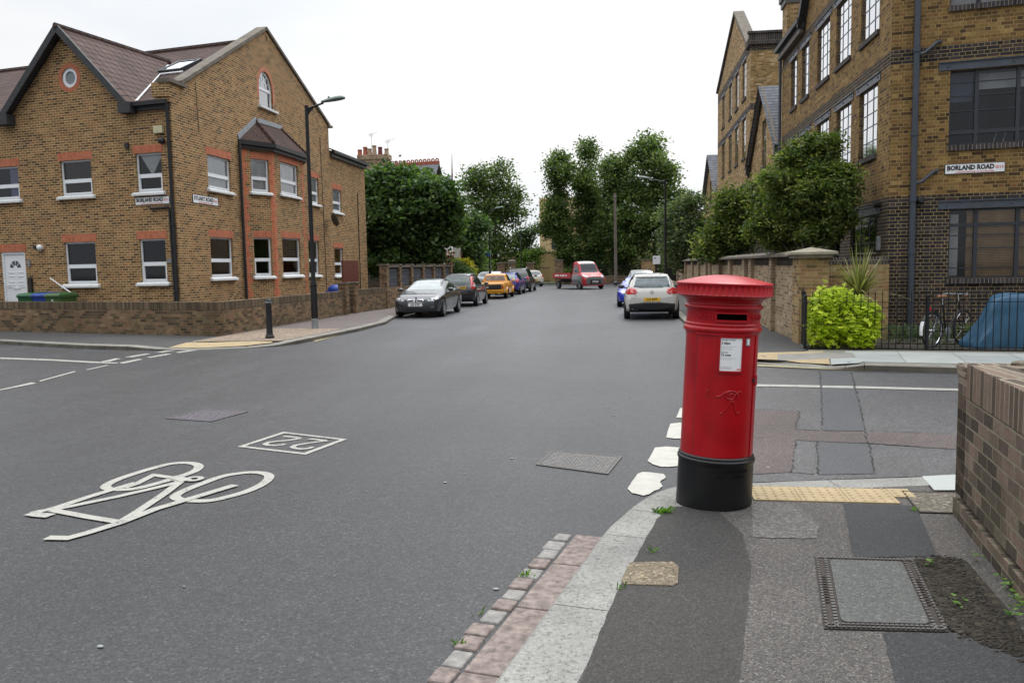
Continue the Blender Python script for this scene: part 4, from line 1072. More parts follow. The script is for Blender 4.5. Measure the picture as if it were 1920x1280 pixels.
# low garden wall in front of the house
gw = thing('garden_wall', 'low yellow brick garden wall with upright brick coping round the left corner house', 'wall', (-10.6, 20.7, 0))
def wall_run(root, p, q, z0, z1, th, cap=.22, mat='brick_wall', capm='brick_cap_left', side=1):
    p, q = Vector(p), Vector(q); d = (q-p); L = d.length; d.normalize(); n = Vector((-d.y, d.x, 0))*side
    b = MB(); b.obox(p+Z*z0, d*L, n*th, Z*(z1-cap-z0)); b.build('brickwork', M[mat], root)
    b = MB(); b.obox(p+Z*(z1-cap+.001)-n*.004, d*L, n*(th+.008), Z*cap); b.build('coping', M[capm], root, bevel=.006)
cor = Vector((-10.6, 20.55, 0))
gl0 = Vector((-32, 26.6, 0))
wall_run(gw, cor+Vector((.0,0,0)), gl0, 0, 1.0, .22, side=-1)
wall_run(gw, cor+Vector((0,.0,0)), (-10.3,29.7,0), 0, .99, .22, side=1)
wall_run(gw, (-10.28,31.1,0), (-9.95,34.3,0), 0, 1.0, .22, side=1)
b = MB(); b.box(-10.52,-10.2,29.7,30.02,0,1.25); b.box(-10.5,-10.2,30.8,31.12,0,1.25); b.build('gate_pier', M['brick_wall'], gw)
b = MB(); b.box(-10.56,-10.17,29.66,30.06,1.25,1.31); b.box(-10.54,-10.16,30.76,31.16,1.25,1.31); b.build('pier_cap', M['stone'], gw)
gt = thing('iron_gate', 'small rusty iron garden gate between the piers of the left garden wall', 'gate', (-10.3, 30.4, .1))
b = MB()
for k in range(7): b.tube([(-10.33,30.06+k*.115,.15),(-10.33,30.06+k*.115,1.05)], .009, 5)
b.build('bars', M['iron_rust'], gt)
b = MB(); b.bar((-10.33,30.03,.25),(-10.33,30.79,.25),.02,.03); b.bar((-10.33,30.03,.95),(-10.33,30.79,.95),.02,.03); b.build('rail', M['iron_rust'], gt)
# higher wall beyond, with piers and grille panels
hw = thing('boundary_wall', 'brick boundary wall with piers and grey grille panels under the big dark tree', 'wall', (-9.9, 40, 0))
b = MB(); b.obox((-9.95,34.3,0),(-.22,0,0),(.15,12.6,0),(0,0,.98)); b.build('brickwork', M['brick_wall'], hw)
ys = [34.3,36.3,38.3,40.5,42.7,45.0,46.9]
b = MB()
for y in ys: x = -9.95+(y-34.3)*.0119; b.obox((x+.03,y-.18,0),(-.32,0,0),(0,.36,0),(0,0,1.92))
b.build('pier', M['brick_wall'], hw)
b = MB()
for y in ys: x = -9.95+(y-34.3)*.0119; b.obox((x+.06,y-.21,1.92),(-.38,0,0),(0,.42,0),(0,0,.07))
b.obox((-9.93,34.3,1.85),(-.18,0,0),(.15,12.6,0),(0,0,.07)); b.build('pier_cap', M['stone'], hw)
b = MB()
for i in range(len(ys)-1):
    y0, y1 = ys[i]+.18, ys[i+1]-.18; n = int((y1-y0)/.13); x = -10.02+(y0-34.3)*.0119
    for k in range(1, n): yy = y0+(y1-y0)*k/n; b.box(x-.012, x+.012, yy-.03, yy+.012, .98, 1.85)
    for z in (1.1,1.4,1.7): b.box(x-.01, x+.01, y0, y1, z, z+.03)
b.build('grille', m_simple('grey_grille', (.11,.12,.14), .7, var=.3), hw)
b = MB(); x = -10.25; b.box(x-.02, x, 34.4, 46.7, .98, 1.8); b.build('screen', m_simple('dark_screen', (.02,.022,.025), .9), hw)
b = MB(); b.box(-11.3,-11.24,32.4,34.4,.1,2.15)
for k in range(9): b.box(-11.24,-11.232,32.4+k*.222+.004,32.4+(k+1)*.222-.004,.12,2.13)
tag(b.build('side_gate', M['red_wood']), 'plain red brown wooden side gate beyond the left corner house', 'gate')
b = MB(); b.ball((-11.35,31.7,1.0), (.3,.3,.2)); b.box(-11.65,-11.05,31.4,32.0,.1,.95)
tag(b.build('blue_tub', M['bin_blue'], smooth=True, bevel=.02), 'small bright blue tub behind the left garden wall below the last window', 'tub')
# wheelie bins
def bin_(label, s, o, mat, lid=None, num=None):
    p = PF.P(s, .2, o); r = thing('wheelie_bin', label, 'wheelie bin', tuple(p), rz=atan2(-BD.y, -BD.x), group='wheelie bins outside the front door', world=False)
    b = MB(); w0, w1, d0, d1, h = .24, .29, .25, .33, .95
    b.add([(-w0,-d0,0),(w0,-d0,0),(w0,d0,0),(-w0,d0,0),(-w1,-d1,h),(w1,-d1,h),(w1,d1,h),(-w1,d1,h)], [(0,3,2,1),(4,5,6,7),(0,1,5,4),(1,2,6,5),(2,3,7,6),(3,0,4,7)])
    b.box(-w1-.02,w1+.02,-d1-.02,d1+.02,h-.06,h); b.build('body', mat, r, bevel=.012)
    b = MB(); b.add([(-w1-.03,-d1-.05,h),(w1+.03,-d1-.05,h),(w1+.03,d1+.03,h),(-w1-.03,d1+.03,h),(-w1+.02,-d1+.03,h+.07),(w1-.02,-d1+.03,h+.07),(w1-.03,d1-.05,h+.10),(-w1+.03,d1-.05,h+.10)], [(0,3,2,1),(4,5,6,7),(0,1,5,4),(1,2,6,5),(2,3,7,6),(3,0,4,7)]); b.build('lid', lid or mat, r, bevel=.012)
    for sx in (-1, 1):
        b = MB(); b.lathe([(.09,-.025),(.09,.025)], 16, (sx*.24, .27, .09), 'x'); b.build('wheel', M['tyre'], r)
    b = MB(); b.tube([(-w1,d1+.06,h-.02),(w1,d1+.06,h-.02)], .015, 8); b.build('handle', mat, r)
    if num:
        b = MB(); m4 = Matrix.Rotation(pi/2, 4, 'X'); m4.translation = Vector((.0, -d1-.004, h-.17)); text_mb(b, num, .16, m4, .001, .004); b.build('number', M['white_sign'], r)
bin_('dark green wheelie bin, leftmost of the row by the white door', 5.22, .55, M['bin_green'])
bin_('blue wheelie bin between the two green ones', 4.62, .55, M['bin_blue'])
bin_('olive green wheelie bin marked 0, rightmost, with a white pole leaning on it', 3.98, .65, M['bin_olive'], num='0')
b = MB(); b.tube([PF.P(4.95,1.68,.12), PF.P(3.7,1.2,.5)], .02, 8); tag(b.build('pole', M['white_metal'], smooth=True), 'thin white pole leaning across the olive bin against the house wall', 'pole')
# ============================================================ brick school-like building on the right
KR = Vector((5.6, 18.7, 0)); RD = -BD
school = thing('brick_building', 'tall yellow and dark brick building on the right with blue grey steel lintels', 'building', (9, 22, 0))
QF = Plane(KR, RD, BN); QS = Plane((5.6, 0), (0,1,0), (-1,0,0))
FR = [(1.18,3.45,1.38,2.82), (1.12,3.4,4.12,5.64), (1.08,3.4,6.92,8.4)]
SRW = [(19.6,21.05,6.83,8.4),(21.9,23.35,6.83,8.4),(24.05,25.5,6.83,8.4),(26.55,27.6,6.83,8.4),(28.3,29.3,6.83,8.4),
       (19.6,21.05,4.15,5.7),(21.75,23.2,4.15,5.7),(24.0,25.4,4.15,5.7),(26.4,27.5,4.15,5.7),(28.2,29.2,4.15,5.7),
       (19.45,21.6,.9,2.8),(22.6,23.9,.2,2.8),(25.0,27.0,.9,2.8)]
b = MB()
QF.wall(b, [(0,-.1),(14,-.1),(14,13),(0,13)], [rect(*w) for w in FR], .16)
QS.wall(b, [(18.7,-.1),(30.8,-.1),(30.8,9.0),(27.2,9.0),(23.6,12.9),(18.7,12.9)], [rect(*w) for w in SRW], .16)
b.quad((5.6,30.8,-.1),(14,30.8,-.1),(14,30.8,9),(5.6,30.8,9)); b.quad(QF.P(14,-.1),(19,32,-.1),(19,32,13),QF.P(14,13))
b.build('wall', M['brick_school'], school)
b = MB(); b.quad((7.6,18.9,0),(7.6,30.6,0),(7.6,30.6,9),(7.6,18.9,9)); b.quad(QF.P(.2,0,-2.6),QF.P(5,0,-2.6),QF.P(5,9,-2.6),QF.P(.2,9,-2.6))
for z in (.2,3.3,6.2): b.quad((5.8,19,z),(18,19,z),(18,30.6,z),(5.8,30.6,z))
b.quad(QF.P(.4,12.8,-.5),QF.P(14,12.8,-.5),(19,32,12.8),(5.7,32,8.9)); b.build('floor', M['room'], school)
b = MB()                                        # eaves, gable verge and slates
b.bar((5.42,27.1,9.16),(5.42,31.0,9.16),.16,.14); b.bar((5.52,27.1,9.0),(5.52,30.9,9.0),.1,.16); b.bar((5.48,27.3,8.98),(5.48,23.5,13.1),.22,.16); b.build('gutter', M['black_wood'], school)
b = MB(); b.bar((5.5,27.2,8.86),(5.5,30.9,8.86),.14,.12); b.build('eaves_moulding', M['stone'], school)
b = MB(); b.quad((5.35,27.2,9.2),(5.35,31.0,9.2),(9,31.0,12.3),(9,27.2,12.3)); b.build('roof', M['slates'], school)
b = MB(); b.box(5.72,7.3,30.81,31.6,6.0,11.2); b.build('chimney', M['brick_tower'], school)
b = MB(); b.box(5.66,7.36,30.77,31.66,10.75,10.95); b.box(5.60,7.42,30.72,31.7,10.95,12.4); b.build('chimney_head', M['iron'], school)
b = MB(); b.tube([(5.5,30.7,9.1),(5.5,30.7,.2)], .05, 8); b.build('drainpipe', M['steel_blue'], school, smooth=True)
def steel(root, pl, a0, a1, z0, z1, cols, rows, glass='glass', mat='steel_dark', rec=.10, sill=True, lint=True, cuts=None, lh=.17, back=None):
    thin = abs(pl.n.x) > .5
    rec = .05 if thin else rec
    f = MB(); o0, o1 = (-rec-.022, -rec) if thin else (-rec-.05, -rec); t = .03
    for q in ((a0+.002,a0+t,z0,z1),(a1-t,a1-.002,z0,z1),(a0+t,a1-t,z1-t,z1-.002),(a0+t,a1-t,z0+.002,z0+t)): pl.box(f, *q, o0, o1)
    xs = cuts or [a0+(a1-a0)*k/cols for k in range(1, cols)]
    for x in xs: pl.box(f, x-.012, x+.012, z0+t, z1-t, o1-.012, o1+.002)
    for r in rows: pl.box(f, a0+t, a1-t, z0+(z1-z0)*r-.011, z0+(z1-z0)*r+.011, o1-.013, o1)
    w = f.build('window', M[mat], root)
    g = MB(); o = -rec-(.008 if thin else .03); facing(g, pl.n, pl.P(a0,z0,o),pl.P(a1,z0,o),pl.P(a1,z1,o),pl.P(a0,z1,o)); g.build('pane', M[glass], w)
    if sill:
        s = MB(); pl.box(s, a0-.03, a1+.03, z0-.11, z0-.001, -.12, .05); s.build('sill', M['brick_dark_soldier'], w)
    if lint:
        s = MB(); pl.box(s, a0-.22, a1+.22, z1+.003, z1+lh, -.02, .02); pl.box(s, a0-.22, a1+.22, z1+lh-.015, z1+lh+.005, -.02, .05)
        for x in (a0-.05, (a0+a1)/2, a1+.05):
            s.lathe([(.022,0),(.016,.02)], 8, tuple(pl.P(x, z1+lh/2, .02)), 'y') if abs(pl.n.y) > .5 else s.lathe([(.022,-.02),(.016,0)], 8, tuple(pl.P(x, z1+lh/2, .02)), 'x')
        s.build('lintel', M['steel_lintel'], root)
    return w
rows = (.2,.4,.6,.8)
for w in SRW[:10]: steel(school, QS, *w, 3, (.22,.44,.63,.82), glass='glass_sky', mat='steel_blue')
steel(school, QS, *SRW[10], 3, (.35,.68), lh=.2); steel(school, QS, *SRW[11], 2, (.5,.8), sill=False, lh=.2); steel(school, QS, *SRW[12], 3, (.35,.68), lh=.2)
a, c, z0, z1 = FR[0]
w = steel(school, QF, *FR[0], 0, (.15,.43,.62,.78), cuts=[1.69,2.45,3.2])
def heavy(root, pl, xs, zs, a0, a1, z0, z1):
    f = MB()
    for x in xs: pl.box(f, x-.035, x+.035, z0, z1, -.16, -.08)
    for z in zs: pl.box(f, a0, a1, z-.03, z+.03, -.158, -.082)
    f.build('mullion', M['steel_dark'], root)
heavy(school, QF, (1.69,2.45,3.2), (2.49,), a, c, z0, z1)
b = MB(); z = z0+.04
while z < z1-.05: QF.box(b, a+.35, c-.02, z, z+.026, -.19, -.172); z += .034
b.build('blind', m_simple('wooden_blind', (.55,.34,.15), .6, var=.2), w)
b = MB(); QF.box(b, a+.05, a+.22, z0+.05, z1-.1, -.3, -.29); b.build('curtain', M['curtain'], w)
w = steel(school, QF, *FR[1], 0, (.2,.46,.66,.84), cuts=[1.63,2.38,3.1])
heavy(school, QF, (1.63,2.38,3.1), (4.38,), *FR[1])
b = MB(); QF.box(b, 1.7, 3.3, 5.28, 5.6, -.4, -.38); b.build('blind', M['curtain'], w)
b = MB(); QF.box(b, 1.15,1.6,5.05,5.6,-.4,-.38); b.build('curtain', m_simple('blue_grey_blind', (.16,.2,.27), .8), w)
b = MB(); b.bar(QF.P(1.98,4.16,-.22),QF.P(2.06,4.38,-.28),.012,.012); b.bar(QF.P(2.06,4.38,-.28),QF.P(2.22,4.38,-.28),.012,.012); b.bar(QF.P(2.22,4.38,-.28),QF.P(2.16,4.16,-.22),.012,.012); b.build('picture_stand', M['white_metal'], w)
w = steel(school, QF, *FR[2], 0, (.2,.46,.66,.84), cuts=[1.63,2.38,3.1])
b = MB(); QF.box(b, 1.13,1.6,6.95,7.4,-.35,-.33); QF.box(b, 1.7,2.3,6.95,7.2,-.35,-.33); b.build('curtain', M['curtain'], w)
b = MB(); b.tube([QF.P(.47,12.9,.09), QF.P(.47,.05,.09)], .062, 12)
for z in (1.9,3.0,4.35,6.05,8.0): b.tube([QF.P(.47,z,.09), QF.P(.47,z+.10,.09)], .078, 12); 
b.build('drainpipe', M['steel_blue'], school, smooth=True)
for z in (3.38, 6.0):
    b = MB(); b.tube([QF.P(.5,z,.09), QF.P(.62,z+.02,.09), QF.P(.85,z+.22,.08), QF.P(.93,z+.24,.0)], .035, 8); b.build('waste_pipe', M['steel_blue'], school, smooth=True)
for px_ in ((.62, 3.02),):
    b = MB(); b.lathe([(.07,-.05),(.075,.05),(.05,.08)], 14, tuple(QF.P(*px_, .07)), 'y'); b.build('vent', M['black_plastic'], school, smooth=True)
b = MB(); b.lathe([(.08,-.14),(.07,-.02),(.05,.0)], 14, tuple(QS.P(19.25,3.0,.0)), 'x'); b.build('wall_lamp', M['black_plastic'], school, smooth=True)
b = MB(); QS.box(b, 19.12,19.3,2.0,2.3,0,.06); b.build('entry_panel', M['galv'], school, bevel=.01)
plate_sign('white BORLAND ROAD nameplate high on the right brick building, between two windows', QF, 1.06, 2.17, 3.53, 3.74, 'BORLAND ROAD', False)
# link wing with small gable
link = thing('gabled_wing', 'low gabled brick wing with slate roof and narrow window between the two tall right buildings', 'building', (9, 34.5, 0))
b = MB(); QS.wall(b, [(30.8,-.1),(38.3,-.1),(38.3,6.3),(37.7,6.1),(34.6,8.6),(31.4,6.1),(30.8,6.1)], [rect(34.1,35.1,5.6,7.4), rect(32.0,33.6,3.2,4.9), rect(35.4,37.2,3.2,4.9)], .15); b.build('wall', M['brick_tower'], link)
b = MB(); b.quad((5.35,31.0,5.85),(5.35,34.6,8.72),(12,34.6,8.72),(12,31.0,5.85)); b.quad((5.35,34.6,8.72),(5.35,38.2,5.85),(12,38.2,5.85),(12,34.6,8.72)); b.build('roof', M['slates'], link)
b = MB(); b.bar((5.5,37.9,6.05),(5.5,34.6,8.68),.08,.09); b.bar((5.5,31.3,6.05),(5.5,34.6,8.68),.08,.09); b.build('bargeboard', M['stone'], link)
steel(link, QS, 34.1,35.1,5.6,7.4,2,(.3,.6),glass='glass_sky',lint=False); steel(link, QS, 32.0,33.6,3.2,4.9,3,(.3,.6),glass='glass_sky'); steel(link, QS, 35.4,37.2,3.2,4.9,3,(.3,.6),glass='glass_sky')
b = MB(); b.tube([(5.5,31.1,5.9),(5.5,31.1,.2)], .05, 8); b.box(5.38,5.6,30.95,31.25,5.6,5.95); b.build('drainpipe', M['black_plastic'], link, smooth=True)
b = MB(); b.tube([(5.5,38.0,5.9),(5.5,38.0,.2)], .05, 8); b.box(5.38,5.6,37.85,38.15,5.6,5.95); b.build('drainpipe', M['black_plastic'], link, smooth=True)
b = MB(); b.quad((7.2,30.9,0),(7.2,38.2,0),(7.2,38.2,8),(7.2,30.9,8)); b.build('floor', M['room'], link)
# tall gabled block
tower = thing('tall_gabled_block', 'tall yellow brick block with steep street gable and stone coping, beyond the slate roofed wing', 'building', (9, 44.5, 0))
TW = [(39.6,40.8,9.3,11.0),(42.1,43.3,9.3,11.0),(44.6,45.8,9.3,11.0),(47.6,48.8,9.3,11.0),(39.6,40.8,6.6,8.4),(42.1,43.3,6.6,8.4),(44.6,45.8,6.6,8.4),(47.6,48.8,6.6,8.4),(40,42,3.4,5.2),(44,46,3.4,5.2)]
b = MB(); QS.wall(b, [(38.3,-.1),(51,-.1),(51,11.7),(49.6,11.9),(43.4,14.0),(39.0,11.3),(38.3,11.3)], [rect(*w) for w in TW], .18)
b.quad((5.6,38.3,-.1),(13,38.3,-.1),(13,38.3,11.45),(5.6,38.3,11.45)); b.quad((5.6,51,-.1),(5.6,51,11.7),(13,51,11.7),(13,51,-.1)); b.build('wall', M['brick_tower'], tower)
b = MB(); b.bar((5.75,38.9,11.4),(5.75,43.4,14.1),.5,.14); b.bar((5.75,51.1,11.75),(5.75,43.4,14.1),.5,.14); b.build('gable_coping', M['stone'], tower)
b = MB(); b.box(5.5,13,38.2,38.3,11.25,11.7); b.box(5.45,13,38.15,38.35,11.7,11.8); b.box(5.48,5.6,38.3,39.1,11.2,11.5); b.build('parapet', M['brick_dark_soldier'], tower)
b = MB(); b.quad((5.9,38.4,11.2),(13,38.4,11.2),(13,51,11.2),(5.9,51,11.2)); b.prism([(5.61,39.1,11.2),(5.61,50.9,11.2),(5.61,50.9,11.65),(5.61,43.4,13.9),(5.61,39.1,11.3)], (.35,0,0)); b.quad((7.5,38.4,0),(7.5,50.9,0),(7.5,50.9,11),(7.5,38.4,11)); b.build('roof', M['slates'], tower)
for w in TW: steel(tower, QS, *w, 2, (.3,.6,.8), glass='glass_sky')
far_g = thing('far_gabled_house', 'small brick house with slate gable roof peeping past the tall gabled block', 'building', (9, 55, 0))
b = MB(); QS.wall(b, [(51,-.1),(59,-.1),(59,5.9),(54.9,8.5),(51,6.0)], [rect(54.4,55.4,5.4,7.0), rect(52.5,53.7,3.2,4.9), rect(56,57.4,3.2,4.9)], .15); b.quad((5.6,59,-.1),(5.6,59,6),(13,59,6),(13,59,-.1)); b.build('wall', M['brick_tower'], far_g)
b = MB(); b.quad((5.35,51.0,5.9),(5.35,54.9,8.65),(12,54.9,8.65),(12,51.0,5.9)); b.quad((5.35,54.9,8.65),(5.35,59.2,5.7),(12,59.2,5.7),(12,54.9,8.65)); b.build('roof', M['slates'], far_g)
for w in ((54.4,55.4,5.4,7.0),(52.5,53.7,3.2,4.9),(56,57.4,3.2,4.9)): steel(far_g, QS, *w, 2, (.3,.6), lint=False)
# ------------------------------------------------------------ walls on the right
sw = thing('street_wall', 'long pale brick wall with pilasters and stone coping along the right footway', 'wall', (3.8, 36, 0))
pil = [(20.9,21.2),(24.2,24.65),(25.45,25.95),(28.9,29.35),(32.0,32.6),(35.5,36.0),(37.2,37.7),(40.7,41.2),(44.4,45),(49.2,49.8),(56.4,57)]
b = MB(); X0 = 3.68
b.box(X0,3.95,17.9,24.25,0,1.70); b.box(X0,3.95,25.9,35.6,0,1.70); b.box(X0,3.95,37.6,57,0,1.70); b.build('brickwork', M['brick_light'], sw)
b = MB()
for p in ((18.3,24.2),(25.9,35.5),(37.6,57)): b.box(X0+.05,3.93,p[0],p[1],1.70,1.9)
b.build('dark_course', M['brick_dark_soldier'], sw)
b = MB()
for p, q in pil: b.box(3.58,3.97,p,q,0,1.895)
b.build('pilaster', M['brick_light'], sw)
b = MB(); ed = [18.2]+[ (p+q)/2 for p, q in pil ]
for i in range(len(ed)-1):
    y0, y1 = ed[i]+.005, ed[i+1]-.005
    b.add([(3.50,y0,1.90),(4.05,y0,1.90),(4.05,y1,1.90),(3.50,y1,1.90),(3.50,y0,1.96),(4.05,y0,1.96),(4.05,y1,1.96),(3.50,y1,1.96),(3.78,y0+.1,2.03),(3.78,y1-.1,2.03)],
          [(0,3,2,1),(0,1,5,4),(1,2,6,5),(2,3,7,6),(3,0,4,7),(4,5,8),(5,6,9,8),(6,7,9),(7,4,8,9)])
b.build('coping', M['stone'], sw)
for y0, y1, lab in ((24.65,25.45,'narrow blue grey gate in the right street wall, nearer one'), (36.0,37.2,'blue grey gate in the right street wall, farther one')):
    b = MB(); b.box(3.75,3.8,y0+.01,y1-.01,.12,1.85)
    k = y0+.1
    while k < y1: b.box(3.74,3.75,k,k+.012,.15,1.82); k += .12
    tag(b.build('wall_gate', M['steel_blue']), lab, 'gate')
ep = thing('wall_pier', 'stout yellow brick end pier with broad stone cap behind the lime green shrub', 'pier', (3.85, 17.9, 0))
b = MB(); b.box(3.56,4.16,17.62,18.2,0,1.86); b.box(3.56-.0,3.80,17.52,17.63,0,1.1); b.build('brickwork', M['brick_pier'], ep)
b = MB(); b.box(3.5,4.22,17.54,18.28,1.86,1.93); b.add([(3.42,17.46,1.93),(4.30,17.46,1.93),(4.30,18.36,1.93),(3.42,18.36,1.93),(3.42,17.46,1.98),(4.30,17.46,1.98),(4.30,18.36,1.98),(3.42,18.36,1.98),(3.86,17.9,2.08)], [(0,3,2,1),(0,1,5,4),(1,2,6,5),(2,3,7,6),(3,0,4,7),(4,5,8),(5,6,8),(6,7,8),(7,4,8)]); b.build('cap', M['stone_pale'], ep)
cw = thing('yard_wall', 'brown brick yard wall with dark upright coping joining the end pier to the right building', 'wall', (4.9, 18, 0))
wall_run(cw, (4.16,17.85,0), (5.58,18.45,0), 0, 1.86, .22, cap=.16, mat='brick_pier', capm='brick_dark_soldier')
# near wall on the right edge
nw = thing('near_wall', 'weathered brown brick wall with upright brick coping at the right edge, nearest the camera', 'wall', (2.3, 4.5, .1))
ZW = .055
e0 = Vector((2.19,5.75,ZW)); dn_ = Vector((-.16,-1,0)).normalized(); nr = Vector((1,-.16,0)).normalized()
b = MB(); b.obox(e0+Z*.0-nr*.012, dn_*6, nr*.24, Z*.16); b.build('footing', M['brick_pink'], nw)
b = MB(); b.obox(e0+Z*.2, dn_*6, nr*.215, Z*.66); b.obox(e0+Z*.2+dn_*-.0, nr*.45, -dn_*-.235, Z*.78); b.build('brickwork', M['brick_pink'], nw)
b = MB(); b.obox(e0+dn_*.237+Z*.862-nr*.004, dn_*5.7, nr*.223, Z*.222); b.build('coping', M['brick_cap'], nw, bevel=.006)
b = MB(); b.obox(e0+Z*.982-nr*.012-dn_*.012, nr*.47, dn_*.25, Z*.078); b.ball(e0+nr*.32+dn_*.1+Z*1.065, (.05,.03,.025)); b.build('pier_cap', M['brick_pink'], nw, bevel=.012)
b = MB(); b.obox(e0+nr*.45+Z*.2, nr*3, dn_*.22, Z*.8); b.build('return_wall', M['brick_wall'], nw)
b = MB(); b.obox(e0+nr*.452+Z*.99-dn_*.004, nr*3, dn_*.23, Z*.07); b.build('return_coping', M['brick_cap'], nw, bevel=.006)

# ============================================================ pillar box
BX = Vector((.632, 5.93, .09))
pb = thing('pillar_box', 'red cylindrical post box with fluted domed cap and black base on the near footway', 'post box', tuple(BX), world=False)
pb.rotation_euler = (radians(.3), radians(2.6), radians(7)); pb.scale = (.962, .962, 1.017)
b = MB(); b.lathe([(.274,-.05),(.274,.04),(.271,.30),(.272,.315),(.279,.325),(.279,.342),(.268,.352),(.272,.362),(.262,.372),(.2,.373)], 64); b.build('base', M['post_black'], pb, smooth=True)
b = MB(); b.lathe([(.2,.36),(.260,.362),(.2585,.7),(.257,1.185),(.262,1.20),(.266,1.212),(.272,1.216),(.278,1.226),(.279,1.238),(.272,1.248),(.266,1.253),(.270,1.262),(.268,1.272),(.2615,1.276),(.2605,1.362),(.266,1.367),(.276,1.372),(.280,1.381),(.277,1.391),(.266,1.398),(.262,1.405),(.264,1.415),(.275,1.430),(.297,1.443),(.312,1.450),(.318,1.462),(.2,1.463)], 72)
b.build('body', M['post_red'], pb, smooth=True, sharp=50)
b = MB(); n = 192; vs = []; fs = []
def rr(k, a): return a*(.5-.5*cos(2*pi*(k % 4)/4))
prof = [(.300,1.456,0),(.334,1.456,0),(.338,1.462,.3),(.331,1.468,1),(.331,1.515,1),(.333,1.522,.6),(.338,1.526,0),(.342,1.531,0),(.343,1.540,0),(.338,1.545,0),(.318,1.550,0),(.285,1.558,0),(.24,1.569,0),(.18,1.582,0),(.12,1.591,0),(.06,1.5965,0),(.003,1.598,0)]
for r, z, f in prof:
    for k in range(n):
        t = 2*pi*k/n; q = (k % 4); r2 = r+f*(.009 if q == 2 else .005 if q in (1,3) else -.003); vs.append((r2*cos(t), r2*sin(t), z))
for i in range(len(prof)-1):
    for k in range(n): fs.append((i*n+k, i*n+(k+1) % n, (i+1)*n+(k+1) % n, (i+1)*n+k))
fs.append(tuple(range(n))[::-1]); fs.append(tuple(range((len(prof)-1)*n, len(prof)*n))); b.add(vs, fs)
b.build('cap', M['post_red'], pb, smooth=True, sharp=50)
def cy(a, z, r): return Vector((r*sin(a), -r*cos(a), z))
def cyplate(mb, a0, a1, z0, z1, r0, r1, n=10):
    vs = []; fs = []
    for k in range(n+1):
        a = a0+(a1-a0)*k/n; vs += [cy(a,z0,r0), cy(a,z0,r1), cy(a,z1,r1), cy(a,z1,r0)]
    for k in range(n):
        i = 4*k; j = i+4; fs += [(i,i+1,j+1,j),(i+1,i+2,j+2,j+1),(i+2,i+3,j+3,j+2),(i+3,i,j,j+3)]
    fs += [(0,3,2,1),(4*n,4*n+1,4*n+2,4*n+3)]; mb.add(vs, fs)
def cytext(mb, body, size, ac, z, r, ext=.002, bold=.0, **k):
    t = MB(); text_mb(t, body, size, Matrix.Identity(4), ext, bold, **k)
    mb.add([cy(ac+v.x/r, z+v.y, r+v.z) for v in t.v], t.f)
a = .40
b = MB(); zc = 1.318                            # aperture surround
for q in ((-.44,.46,1.286,1.295),(-.44,.46,1.343,1.352)): cyplate(b, q[0], q[1], q[2], q[3], .255, .271)
cyplate(b, -.44,-.40,1.290,1.349,.255,.269,3); cyplate(b, .42,.46,1.290,1.349,.255,.269,3); b.build('aperture_frame', M['post_red'], pb, smooth=True)
b = MB(); cyplate(b, -.385,.405,1.295,1.343,.255,.2665); b.build('aperture', m_simple('slot_dark', (.002,.001,.001), 1.0, spec=0), pb)  # solid plate painted black for the darkness inside the slot
b = MB(); cyplate(b, -.385,.405,1.295,1.303,.255,.2675); b.build('aperture_lip', M['post_red'], pb)
b = MB(); cyplate(b, -.92,.83,.378,1.196,.25,.2612,40); cyplate(b, -.97,.62,1.200,1.213,.25,.272,40); d_ = b.build('door', M['post_red'], pb, smooth=True, sharp=50)
b = MB(); cyplate(b, -.935,-.92,.376,1.198,.25,.2605,2); b.build('door_gap', M['ink'], d_)
b = MB(); cyplate(b, .83,.90,.378,1.198,.25,.268,3); cyplate(b, .86,1.0,.86,.93,.25,.275,4); b.build('hinge', M['post_red'], pb, smooth=True)
b = MB(); cyplate(b, .80,.86,.885,.91,.26,.272,3); b.build('lock', M['ink'], pb)
b = MB(); z0, z1 = .965, 1.185; na0, na1 = -.31, .36
for q in ((na0,na1,z0-.012,z0),(na0,na1,z1,z1+.012)): cyplate(b, *q, .255,.272)
cyplate(b, na0-.0,na0+.045,z0,z1,.255,.272,3); cyplate(b, na1-.045,na1,z0,z1,.255,.272,3); fr = b.build('notice_frame', M['post_red'], pb, smooth=True)
b = MB(); cyplate(b, na0+.047,na1-.047,z0+.001,z1-.001,.255,.2665); b.build('notice', M['white_sign'], pb)
b = MB(); r = .2668; L = na0+.07
def lt(s, size, x, z, al='LEFT', bold=.0): cytext(b, s, size, L+x/r, z, r, .0004, bold, align=al)
lt('5 30pm', .020, .0, 1.150, bold=.0008); lt('12 noon', .020, .0, 1.072, bold=.0008)
b.build('collection_times', M['ink'], pb)
b = MB(); lt('Monday to Friday', .0135, 0, 1.172, bold=.0005); lt('Saturday', .0135, 0, 1.090, bold=.0005)
for i, z in enumerate((1.128,1.118,1.108,1.050,1.042,.992,.986,.980)): cyplate(b, L, L+(.11 if i in (0,3) else .075)/r, z, z+.0016, r, r+.0003, 6)
b.build('notice_text', M['ink_grey'], pb)
b = MB(); cyplate(b, na1-.17, na1-.06, .974,.981,r,r+.0005,4); b.build('notice_badge', M['ink_red'], pb)
b = MB(); cyplate(b, .44,.565,1.135,1.182,.255,.268,4); tb_ = b.build('tablet_holder', M['lead'], pb)
b = MB(); cyplate(b, .475,.53,1.142,1.176,.26,.2695,3); b.build('tablet', M['white_sign'], tb_)
b = MB(); cytext(b, 'POST', .042, -.68, 1.318, .261, .005, .0015, space=1.25); b.build('raised_lettering', M['post_red'], pb); b = MB(); cytext(b, 'OFFICE', .042, .92, 1.318, .261, .005, .0015, space=1.25); b.build('raised_lettering', M['post_red'], pb)
